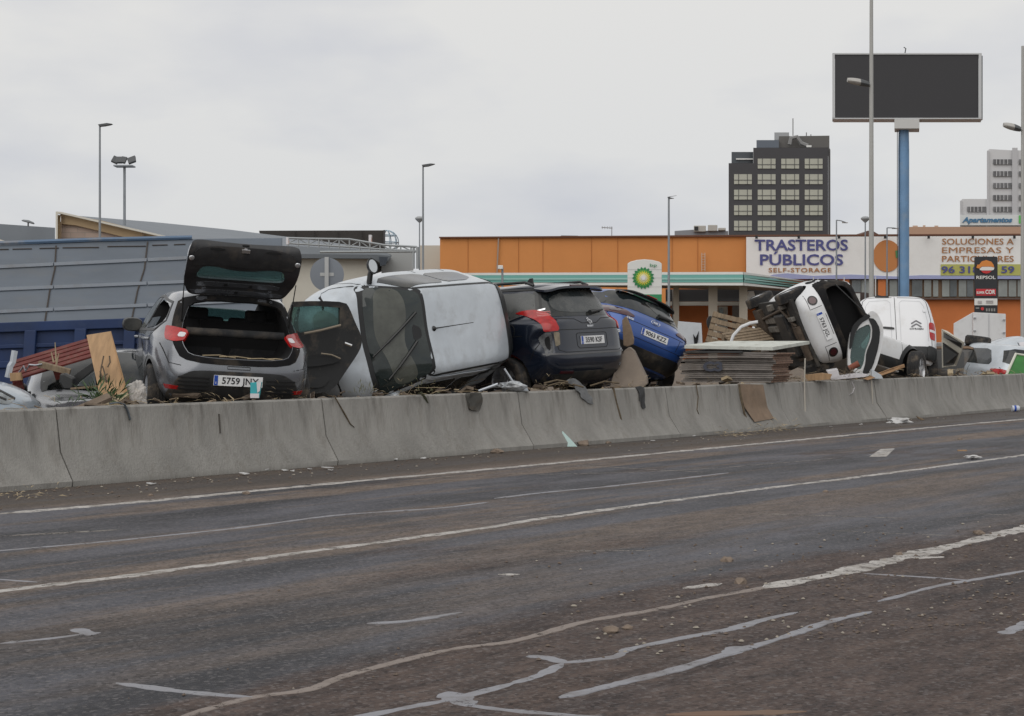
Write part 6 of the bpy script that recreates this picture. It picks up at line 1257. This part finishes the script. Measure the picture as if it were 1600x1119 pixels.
czone(425, 429, 'fascia_band', M_wf, .02); czone(429.2, 433.8, 'fascia_band', M_tl, .05); czone(434, 437, 'fascia_band', M_tl2, .09); czone(437.2, 441.4, 'fascia_band', M_tl, .05); czone(441.6, 446, 'fascia_band', M_wf, .02)
mb = MB(); z = HC + 97 / FP * 85
A_, B_, C_ = Vector(((690 - CX) / FP * 95, 95.3, z + .35)) - O, Vector(((1161 - CX) / FP * 85, 85.3, z)) - O, Vector(((1276 - CX) / FP * 97, 97.3, z)) - O
D_ = Vector(((1160 - CX) / FP * 99, 99.2, z + .35)) - O; mb.add([A_, B_, C_, D_, A_ + Vector((0, 0, .3)), B_ + Vector((0, 0, .3)), C_ + Vector((0, 0, .3)), D_ + Vector((0, 0, .3))], [(0, 1, 2, 3), (4, 5, 6, 7), (0, 4, 5, 1), (1, 5, 6, 2), (2, 6, 7, 3), (3, 7, 4, 0)]); mb.build('soffit', mat('soffit_beige', (.30, .26, .22), .8), cn)
for a, b, Y in ((1107, 1121, 88), (1155, 1168, 87.5), (1052, 1061, 90)): part('column', cn, mat('column_beige', (.40, .36, .30), .8), [rect(a, 445, b, 562)], Y, .4)
# helios pylon
pyl = empty('price_pylon', at(1007, 66), (0, 0, 0), 'white round-topped filling station pylon with a green and yellow sunburst', 'pylon sign'); O = pyl.location; Y = 66
prf = [(980.5, 466)] + [(980.5, 412), (985, 409), (995, 406.3), (1007, 405.3), (1019, 406.3), (1030, 409), (1034, 412)] + [(1034, 466)]
part('panel', pyl, mat('pylon_white', (.66, .67, .65), .5), [prf[:1] + prf[1:]], Y, .45, .02)
part('panel_joint', pyl, mat('joint_grey', (.45, .45, .44), .6), [rect(980.6, y, 1033.9, y + .4) for y in (421, 434, 448)], Y - .01, .03)
part('green_base', pyl, mat('sign_green', (.02, .22, .09), .5), [rect(980.5, 460, 1034, 562)], Y - .02, .5)
c = P(1005, 434.5, Y) - O
def star(r0, r1, n, yo, m, nm, ph=0):
    mb = MB(); v = []
    for k in range(2 * n): a = math.pi * k / n + ph; r = (r0 if k % 2 else r1) * Y / FP; v.append(c + Vector((math.cos(a) * r, -yo, math.sin(a) * r)))
    mb.prism(v, (0, .02, 0)); return mb.build(nm, m, pyl)
star(14.5, 17.6, 18, .03, mat('helios_dark', (.02, .20, .07), .5), 'sunburst'); star(10.5, 14.5, 18, .055, mat('helios_green', (.10, .36, .05), .5), 'sunburst', .17); star(8.0, 12, 18, .08, mat('helios_yellow', (.62, .55, .05), .5), 'sunburst'); star(4.5, 9, 18, .105, mat('helios_cream', (.75, .74, .45), .5), 'sunburst', .17); star(3, 4.5, 18, .13, M_wf, 'sunburst')
bt_('bp', 1021, 414.5, 7, mat('sign_green', (0, 0, 0)), Y=Y - .05, name='lettering', parent=pyl, org=O, wpx=11, bold=.0, cap=1.0)
# billboard
bb = empty('billboard', at(1418, 92), (0, 0, 0), 'big dark electronic billboard on a single blue column', 'billboard'); O = bb.location; Y = 92
part('screen', bb, mat('led_screen', (.036, .036, .040), .7, bump=.1, bscale=30), [rect(1304.5, 85.5, 1529, 184)], Y, 1.2)
part('frame', bb, mat('frame_pale', (.50, .51, .52), .5), [rect(1300.5, 83, 1534, 85.2), rect(1300.5, 85.2, 1304.3, 185), rect(1529.2, 85.2, 1533.5, 184), rect(1300.5, 184.2, 1534, 186)], Y - .05, 1.4)
part('side_box', bb, M_trim, [rect(1533.7, 87, 1535.3, 184)], Y + .1, 1)
part('column_cap', bb, mat('cap_white', (.52, .52, .51), .6), [rect(1397.5, 186.2, 1436.5, 201)], Y - .2, 1.6, .02)
mb = MB(); cx_ = P(1416, 200, Y).x - O.x; mb.lathe([(.30, 0), (.30, 12.2), (.28, P(0, 201, Y).z)], 28, 'z', Matrix.Translation((cx_, .6, 0)), cap=True); mb.build('column', mat('column_blue', (.13, .25, .42), .55, var=.15, vscale=.6, dirt=.3, dcol=(.35, .34, .30), dscale=1), bb, 40)
mb = MB(); x_ = P(1405.5, 200, Y).x - O.x
for dx in (-.03, .07): mb.tube([(x_ + dx, .4, P(0, 201, Y).z), (x_ + dx, .4, 1)], .02, 5)
mb.build('cable', M_trim, bb); mb = MB(); a = P(1414, 83, Y) - O; mb.tube([a, a + Vector((.05, 0, .25)), a + Vector((-.08, -.1, .30))], .03, 5); mb.build('camera', M_trim, bb)
# office tower
ht = empty('office_tower', at(1218, 260), (0, 0, 0), 'dark grey stepped hotel tower with rows of pale windows', 'tower'); O = ht.location; Y = 260
M_tw = mat('charcoal_cladding', (.050, .049, .054), .7, var=.08, vscale=.1)  # cladding colour lightened a little to stand for distance haze
part('wall', ht, M_tw, [[(1138.5, 255), (1177, 255), (1177, 231), (1294, 231), (1294, 560), (1138.5, 560)]], Y, 22)
part('side_wall', ht, mat('side_cladding', (.11, .108, .11), .8, var=.3, vscale=.15), [[(1294.2, 228), (1297.5, 234), (1297.5, 560), (1294.2, 560)]], Y + 1, 20)
part('penthouse', ht, mat('dark_glazing', (.06, .07, .08), .3), [[(1143, 237.5), (1176.8, 237.5), (1176.8, 254.8), (1143, 254.8)]], Y + 2, 14)
part('roof_box', ht, mat('plant_room', (.12, .115, .11), .8), [[(1217, 213), (1296, 212), (1296, 230.8), (1217, 230.8)]], Y + 3, 12); part('roof_box', ht, mat('plant_blue', (.12, .14, .17), .7), [rect(1182, 219, 1217, 230.8)], Y + 2, 12); part('roof_screen', ht, mat('mesh_pale', (.34, .35, .36), .8), [rect(1210, 207, 1233, 218.8)], Y + 6, 6)
mb = MB()
for a in ((1239, 185, 212), (1260, 207, 213), (1267, 210, 213)): mb.tube([P(a[0], a[1], Y + 4) - O, P(a[0], a[2], Y + 4) - O], .08, 4)
mb.tube([P(1234, 226, Y + 2) - O, P(1236, 216, Y + 2) - O, P(1245, 214, Y + 2) - O, P(1252, 224, Y + 2) - O, P(1262, 228, Y + 2) - O], .35, 6); mb.build('mast', mat('mast_grey', (.22, .22, .22), .7), ht)
part('roof_duct', ht, M_wf, [rect(1150, 247.5, 1176.5, 249.5), rect(1260, 227, 1268, 230)], Y + 1.6, .3)
M_pw = mat('pale_office_window', (.40, .40, .34), .25, var=.1, vscale=.2); M_mu = mat('mullion_dark', (.09, .09, .085), .6)
w0 = None
def win(px, py):
    global w0
    if w0 is None:
        a = P(1184, 248, Y - .12) - O; mb = MB(); wx, wz = 27.8 * Y / FP, 15.4 * Y / FP; mb.box(0, wx, 0, .1, -wz, 0); w = mb.build('window', M_pw, ht)
        mb = MB()
        for k in (.255, .745): mb.box(wx * k - .05, wx * k + .05, -.05, -.005, -wz, 0)
        mb.box(0, wx, -.07, -.052, -wz * .6 - .05, -wz * .6 + .05); mu = mb.build('mullion', M_mu, w); w0 = (w, mu)
        w.location = P(px, py, Y - .12) - O
    else:
        w, mu = w0[0].copy(), w0[1].copy(); COL.objects.link(w); COL.objects.link(mu); mu.parent = w; w.location = P(px, py, Y - .12) - O
for r, y in enumerate((248, 272.3, 296.5, 320.8, 345)):
    for c_, x in enumerate((1147, 1184, 1220.8, 1257.5)):
        if r == 0 and c_ == 0: continue
        win(x, y)
# apartments
ap = empty('apartment_block', at(1560, 300), (0, 0, 0), 'white apartment tower with a lower wing carrying the word Apartamentos', 'apartment block'); O = ap.location; Y = 300
M_ap = mat('apartment_white', (.56, .56, .57), .8)
part('wall', ap, M_ap, [[(1542, 236), (1546, 233), (1582, 235), (1640, 235), (1640, 560), (1542, 560)], [(1500, 314), (1504, 311), (1541.8, 311), (1541.8, 560), (1500, 560)]], Y, 16)
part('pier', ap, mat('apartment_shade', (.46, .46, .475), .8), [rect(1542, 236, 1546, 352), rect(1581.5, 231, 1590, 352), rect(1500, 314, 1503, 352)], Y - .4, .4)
for y in (249, 267.5, 286, 304.8, 323): 
    for a, b in ((1552, 1581), (1592.5, 1622)) + (((1511.5, 1541),) if y == 323 else ()):
        w = part('window', ap, mat('apartment_window', (.12, .12, .125), .3, var=.5, vscale=.6), [rect(a, y, b, y + 8)], Y - .3, .2)
        mb = MB(); [face(mb, rect(a + k, y, a + k + 1, y + 8), Y - .45, .1, 0, O) for k in (4.5, 10, 16, 22)]; mb.build('mullion', M_ap, w)
part('sign_panel', ap, mat('panel_pale', (.62, .64, .64), .7), [rect(1500, 336, 1640, 352)], Y - .8, .5)
text('sign_lettering', 'Apartamentos', 11 * Y / FP, MX(P(1542.5, 344, Y - .9) - O, (1, 0, 0), (0, 0, 1)), mat('sign_blue', (.06, .17, .30), .6), ap, .1, .05, 1.2, shear=.25)
part('sign_logo', ap, mat('logo_green', (.10, .45, .10), .6), [rect(1592, 336.5, 1604, 349)], Y - 1, .1)
lr = empty('low_house', at(1500, 180), (0, 0, 0), 'low salmon-coloured house with parapet above the white banner', 'house'); 
part('wall', lr, mat('salmon_render', (.42, .27, .19), .9), [[(1403, 356), (1424, 354.5), (1598, 354.5), (1598, 400), (1403, 400)]], 180, 12)
part('parapet_wall', lr, mat('salmon_pale', (.50, .38, .30), .9), [rect(1426, 352.5, 1434, 354.5), rect(1442, 352, 1446, 354.5), rect(1460, 352.5, 1466, 354.5)], 181, 1)
wedge('roof_gable', [(1342, 370), (1346, 366), (1356, 360.5), (1364, 361), (1376, 368), (1376, 372)], 150, (0, 6, 0), mat('brown_gable', (.13, .08, .065), .9), 'small brown gable top peeking over the white banner', 'roof gable')
rt = empty('rooftop_plant', at(1095, 150), (0, 0, 0), 'grey rooftop machinery behind the orange building beside the hotel tower', 'rooftop machinery')
part('casing', rt, mat('plant_grey', (.22, .23, .25), .7), [[(1054, 361), (1082, 359), (1100, 360.5), (1138, 361), (1138, 372), (1054, 372)]], 150, 4)
part('fan_unit', rt, mat('unit_cream', (.40, .39, .36), .7), [rect(1084, 352.5, 1103, 362), rect(1106, 351.5, 1121, 361), rect(1122, 356, 1134, 360)], 149.5, 3, .05)
part('dark_grille', rt, M_trim, [rect(1085, 354, 1091, 360)], 149.4, .1)
wedge('roof_hatch', [(874, 370.5), (877, 368), (903, 368.3), (905, 370.5)], 118, (0, 2, 0), M_trim, 'low black hatch on the orange building roof', 'roof hatch')
mb = MB(); o_ = P(956, 371, 118); mb.tube([Vector(), P(956, 354, 118) - o_], .03, 5); mb.tube([P(940, 355.5, 118) - o_, P(957, 356.5, 118) - o_], .03, 5)
for k in range(4): mb.tube([P(941 + 4 * k, 353.5, 118) - o_, P(941 + 4 * k, 358, 118) - o_], .015, 4)
a_ = mb.build('television_aerial', mat('aerial_grey', (.25, .25, .25), .6)); a_.location = o_; tag(a_, 'thin television aerial on the orange building roof', 'aerial')
# dark kiosk with sign, flags
ks = empty('kiosk', at(1310, 98), (0, 0, 0), 'dark brown filling station kiosk with white and orange signs behind the white car hatch', 'kiosk')
part('wall', ks, mat('kiosk_brown', (.06, .042, .038), .7), [[(1226, 452), (1352, 457), (1376, 462), (1374, 480), (1226, 480)]], 98, 5); part('lower_wall', ks, M_or2, [rect(1226, 480.2, 1374, 562)], 98.2, 4.5)
sp_ = part('sign_panel', ks, mat('sign_white', (.60, .61, .60), .6), [rect(1309.5, 458.5, 1344, 485)], 97.5, .2)
bt_('Kl\u00fcn', 1320, 473.5, 6.5, mat('klin_blue', (.03, .18, .38), .5), Y=97.4, parent=sp_, org=ks.location, wpx=16, bold=.04, name='lettering')
og = part('round_sign', ks, mat('repsol_orange', (.62, .22, .04), .5), [[(1277, 456), (1280, 449), (1287, 446), (1294, 448), (1298, 456), (1296, 459), (1277, 459)]], 97, .6); part('sign_band', ks, M_wf, [rect(1280, 459.2, 1302, 464)], 97, .6); part('sign_band', ks, mat('repsol_red', (.50, .03, .03), .5), [rect(1283, 464.2, 1298, 467)], 97, .6)
part('white_board', ks, M_wf, [rect(1232, 458, 1250, 462)], 97.5, .2)
wedge('slanted_board', [(1170, 455), (1178, 455), (1181, 467), (1166, 467)], 90, (0, .3, 0), M_wf, 'small slanted white panel behind the wheels of the upended car', 'panel')
# price totem
tt = empty('price_totem', at(1540, 75), (0, 0, 0), 'tall black filling station totem with an orange round logo at the top', 'pylon sign'); O = tt.location; Y = 75
part('column', tt, mat('totem_black', (.012, .013, .016), .35, coat=.3), [[(1522.3, 403), (1524, 401), (1557, 401), (1558.8, 403), (1558.8, 562), (1522.3, 562)]], Y, .6)
part('logo', tt, mat('repsol_orange', (0, 0, 0)), [[(1525.5, 418.5), (1527, 413.5), (1530, 413.5), (1534, 408.5), (1541, 406.5), (1549, 409), (1552.5, 414), (1553.5, 418), (1548, 416.6), (1534, 416.6), (1530, 419.8)]], Y - .06, .05)
part('logo_band', tt, M_wf, [[(1530.5, 420.2), (1534.5, 417), (1548, 417), (1553.7, 418.4), (1552.5, 422), (1549, 422.6), (1534, 422.6), (1531, 422)]], Y - .06, .05); part('logo_base', tt, mat('repsol_red', (0, 0, 0)), [[(1532.5, 423), (1549.5, 423), (1546, 426.5), (1541, 427.6), (1536, 426.5)]], Y - .06, .05)
bt_('REPSOL', 1540.5, 433.8, 5.0, M_wf, Y=Y - .05, parent=tt, org=O, wpx=30, bold=.05, name='lettering')
rb = part('red_panel', tt, mat('supercor_red', (.50, .03, .04), .5), [rect(1525, 451.5, 1556, 462)], Y - .06, .05)
bt_('SUPER', 1532.2, 457.6, 3.6, M_wf, Y=Y - .1, parent=rb, org=O, wpx=12.5, bold=.07, name='lettering'); bt_('COR', 1547.3, 456.6, 6.4, M_wf, Y=Y - .1, parent=rb, org=O, wpx=15.5, bold=.08, name='lettering')
part('white_panel', tt, M_wf, [rect(1522.6, 466.5, 1558.4, 477)], Y - .06, .05); part('panel_mark', tt, mat('mark_grey', (.40, .38, .38), .7), [rect(1528, 470, 1534, 474), rect(1541, 469.5, 1552, 471), rect(1541, 472, 1552, 473.5)], Y - .1, .03)
part('panel_mark', tt, mat('mark_pale', (.25, .25, .24), .7), [rect(1524.5, 480.5, 1530, 482.5)] + [rect(1540.5 + 4 * k, 482, 1543 + 4 * k, 486.5) for k in range(4)], Y - .06, .04); part('panel_mark', tt, mat('repsol_red', (0, 0, 0)), [circ(1535, 482.5, 2.6, 12)], Y - .06, .04)
# box lorry
bx = empty('box_lorry', at(1530, 50), (0, 0, 0), 'white box lorry body seen from behind below the black totem', 'lorry'); O = bx.location
part('rear_door', bx, mat('lorry_white', (.64, .65, .66), .5, dirt=.25, dscale=1), [[(1520.2, 488), (1571.5, 490.5), (1571.5, 562), (1520.2, 562)]], 50, 5, .01)
part('side_panel', bx, mat('lorry_white', (0, 0, 0)), [[(1490, 505.5), (1520, 488.2), (1520, 562), (1490, 562)]], 50.1, 4.5, .01)
part('door_gap', bx, mat('gap_grey', (.40, .41, .43), .6), [rect(1545, 490, 1545.5, 540)], 49.97, .02)
part('hinge', bx, mat('hinge_grey', (.30, .31, .33), .5), [rect(1521, y, 1525, y + 1.6) for y in (496, 516)] + [rect(1567, y, 1571, y + 1.6) for y in (499, 519)], 49.93, .06)
for x_, t_, fl in ((1271, 462, [(1268, 442), (1279, 435), (1280, 462), (1269, 466)]), (1319, 430, [(1318, 441), (1320.5, 441), (1313, 470), (1309, 480), (1308, 476)])):
    mb = MB(); Y = 88; b_ = at(x_, Y); zt_ = P(0, 433, Y).z; mb.tube([(0, 0, 0), (0, 0, zt_)], .03, 6); f_ = mb.build('flagpole', mat('pole_white', (.5, .5, .5), .5)); f_.location = b_; red = x_ == 1319
    tag(f_, 'thin white flagpole with a drooping %s flag' % ('red and white' if red else 'white'), 'flagpole')
    mb = MB(); face(mb, fl, Y - .05, .03, 0, b_); mb.build('flag', mat('flag_red', (.35, .10, .10), .8) if red else mat('flag_white', (.55, .55, .56), .8), f_)
for x_ in (1368,):
    mb = MB(); b_ = at(x_, 88); mb.tube([(0, 0, 0), (0, 0, P(0, 432, 88).z)], .03, 6); f_ = mb.build('flagpole', MATS['pole_white']); f_.location = b_; tag(f_, 'bare thin white pole between the tall grey pole and the blue column', 'pole')
# lamp posts
M_pole = mat('galvanised_pole', (.24, .26, .28), .5, metal=.3, var=.12, vscale=.8); M_pole2 = mat('pale_pole', (.36, .36, .345), .55, var=.1, vscale=.5)
M_head = mat('lamp_head_dark', (.07, .075, .08), .5); M_headp = mat('lamp_head_pale', (.38, .37, .35), .5)
def lamp(px, py, Y, wpx, label, kind, arm=None, m=M_pole, group='street lamps', base=None):
    o = empty('street_lamp', at(px, Y), (0, 0, 0), label, 'street lamp', group); z = P(px, py, Y).z; k = Y / FP; r = wpx * k / 2
    mb = MB(); mb.lathe([(r * 1.25, 0), (r * 1.15, z * .4), (r * .8, z)], 16, 'z', cap=True); mb.build('pole', m, o, 40)
    def q(a, b): return Vector(((a - px) * k, 0, z - (b - py) * k))
    if kind == 'blade':
        x1, y1 = arm; mb = MB(); s_ = 1 if x1 > px else -1
        v = [q(px - 2 * s_, py), q(px + 4 * s_, py - 1), q(px + 12 * s_, py - 2.2), q(x1, y1), q(x1 - 4 * s_, y1 + 1.6), q(px + 8 * s_, py + 2.2), q(px, py + 3)]
        mb.prism([p - Vector((0, .12, 0)) for p in v], (0, .24, 0)); mb.build('lamp_head', M_head, o, bevel=.01)
    if kind == 'thin':
        x1, y1 = arm; mb = MB(); mb.tube([q(px, py), q((px + x1) / 2, py + (y1 - py) * .3), q(x1, y1)], .03, 6); mb.build('arm', m, o, 40)
        mb = MB(); d_ = 4 if x1 > px else -4; mb.prism([q(x1 - d_, y1 - 1.2), q(x1 + d_, y1 + .2), q(x1 + d_, y1 + 1), q(x1 - d_, y1 + .8)], (0, .25, 0)); mb.build('lamp_head', M_headp, o)
    if kind == 'ball':
        mb = MB(); mb.lathe([(0, .14), (.14, .12), (.24, .05), (.25, 0), (.16, -.10), (.05, -.2)], 16, 'z', Matrix.Translation((0, 0, z)) @ Matrix.Diagonal((Y / 90, Y / 90, Y / 90, 1))); mb.build('lamp_head', mat('lamp_globe', (.30, .31, .32), .4), o, 40)
    if kind == 'cobra':
        cx_, cy_, sz = arm; s_ = -1; ko = sz * k
        mb = MB(); mb.tube([q(px, cy_ + 5), q(px - 3, cy_ + 3), q(px - 6, cy_ + 2.5)], .05, 8); mb.build('bracket', m, o, 40)
        def bd(t0, t1, nm, mm):
            V_ = []
            for i in range(7):
                t = t0 + (t1 - t0) * i / 6; w = .17 * math.sqrt(max(.02, math.sin(math.pi * min(.97, t * .8 + .14)))); h = .12 * math.sqrt(max(.05, math.sin(math.pi * min(.95, t * .7 + .18))))
                c = q(px - 4, cy_ + 4).lerp(q(cx_, cy_ - 3), t)
                for j in range(12): a = 2 * math.pi * j / 12; V_.append(c + Vector((0, w * math.cos(a), h * math.sin(a) * (1 if math.sin(a) > 0 else .55))))
            F_ = [(i * 12 + j, i * 12 + (j + 1) % 12, (i + 1) * 12 + (j + 1) % 12, (i + 1) * 12 + j) for i in range(6) for j in range(12)] + [list(range(12))[::-1], [72 + j for j in range(12)]]
            b = MB(); b.add(V_, F_); return b.build(nm, mm, o, 40)
        bd(0, .42, 'gear_cover', M_head); bd(.42, 1, 'lamp_head', M_headp)
    return o
lamp(156, 195, 62, 3.6, 'street lamp with a thin blade head, tallest pole beyond the truck bed', 'blade', (176, 194))
lamp(661, 258, 70, 3.2, 'street lamp with a blade head beside the orange building', 'blade', (680, 256.5))
lamp(655.5, 342, 95, 2.2, 'small ball-headed lamp just beside the taller blade-headed lamp', 'ball')
lamp(1045, 308, 80, 3.6, 'street lamp with a short arm standing before the orange building near the canopy', 'blade', (1049.5, 307), m=M_pole)
lamp(1307, 344, 95, 2.6, 'thin street lamp with a short drooping arm crossing the last letter of TRASTEROS', 'thin', (1321, 347.5))
lamp(1352, 342, 95, 2.4, 'ball-headed street lamp close beside the tall pale pole', 'ball')
lamp(1386, 356, 95, 2.4, 'thin street lamp with a short arm in front of the banner disc', 'thin', (1399, 356.5))
lamp(1361.5, -40, 46, 6.6, 'tall pale lamp pole crossing the billboard with its lamp head halfway up', 'cobra', (1324, 129, 1), m=M_pole2)
lamp(1598, 72, 46, 5.5, 'tall pale lamp pole at the far edge of the photo', 'cobra', (1568, 199, 1), m=M_pole2)
fl = empty('floodlight_mast', at(194.5, 75), (0, 0, 0), 'floodlight mast with four tilted lamps beyond the truck bed', 'floodlight'); z = P(194, 261, 75).z
mb = MB(); mb.lathe([(.07, 0), (.06, z)], 14, 'z', cap=True); mb.build('pole', M_pole, fl, 40)
mb = MB(); mb.box(-.42, .42, -.35, .35, z, z + .06); mb.build('platform', M_pole, fl)
for x_, yw, w in ((-.36, 25, .30), (-.22, 0, .32), (.0, 10, .22), (.36, -20, .34)):
    M0 = Matrix.Translation((x_, -.15, z + .30)) @ Matrix.Rotation(R(yw), 4, 'Y') @ Matrix.Rotation(R(-35), 4, 'X'); mb = MB(); mb.prism([(-w / 2, -.05, -.17), (w / 2, -.05, -.17), (w / 2 * 1.15, -.05, .17), (-w / 2 * 1.15, -.05, .17)], (0, .12, 0), 0, M0); mb.build('floodlight', M_head, fl, bevel=.02)
mb = MB(); b_ = at(785, 60); mb.tube([(0, 0, 0), (0, 0, P(0, 418, 60).z)], .04, 6); f_ = mb.build('camera_pole', M_pole); f_.location = b_; tag(f_, 'slim pole with a small white camera before the teal canopy', 'camera pole'); mb = MB(); mb.box(-.16, .02, -.2, .1, P(0, 421, 60).z, P(0, 415, 60).z); mb.build('camera', M_wf, f_, bevel=.02)
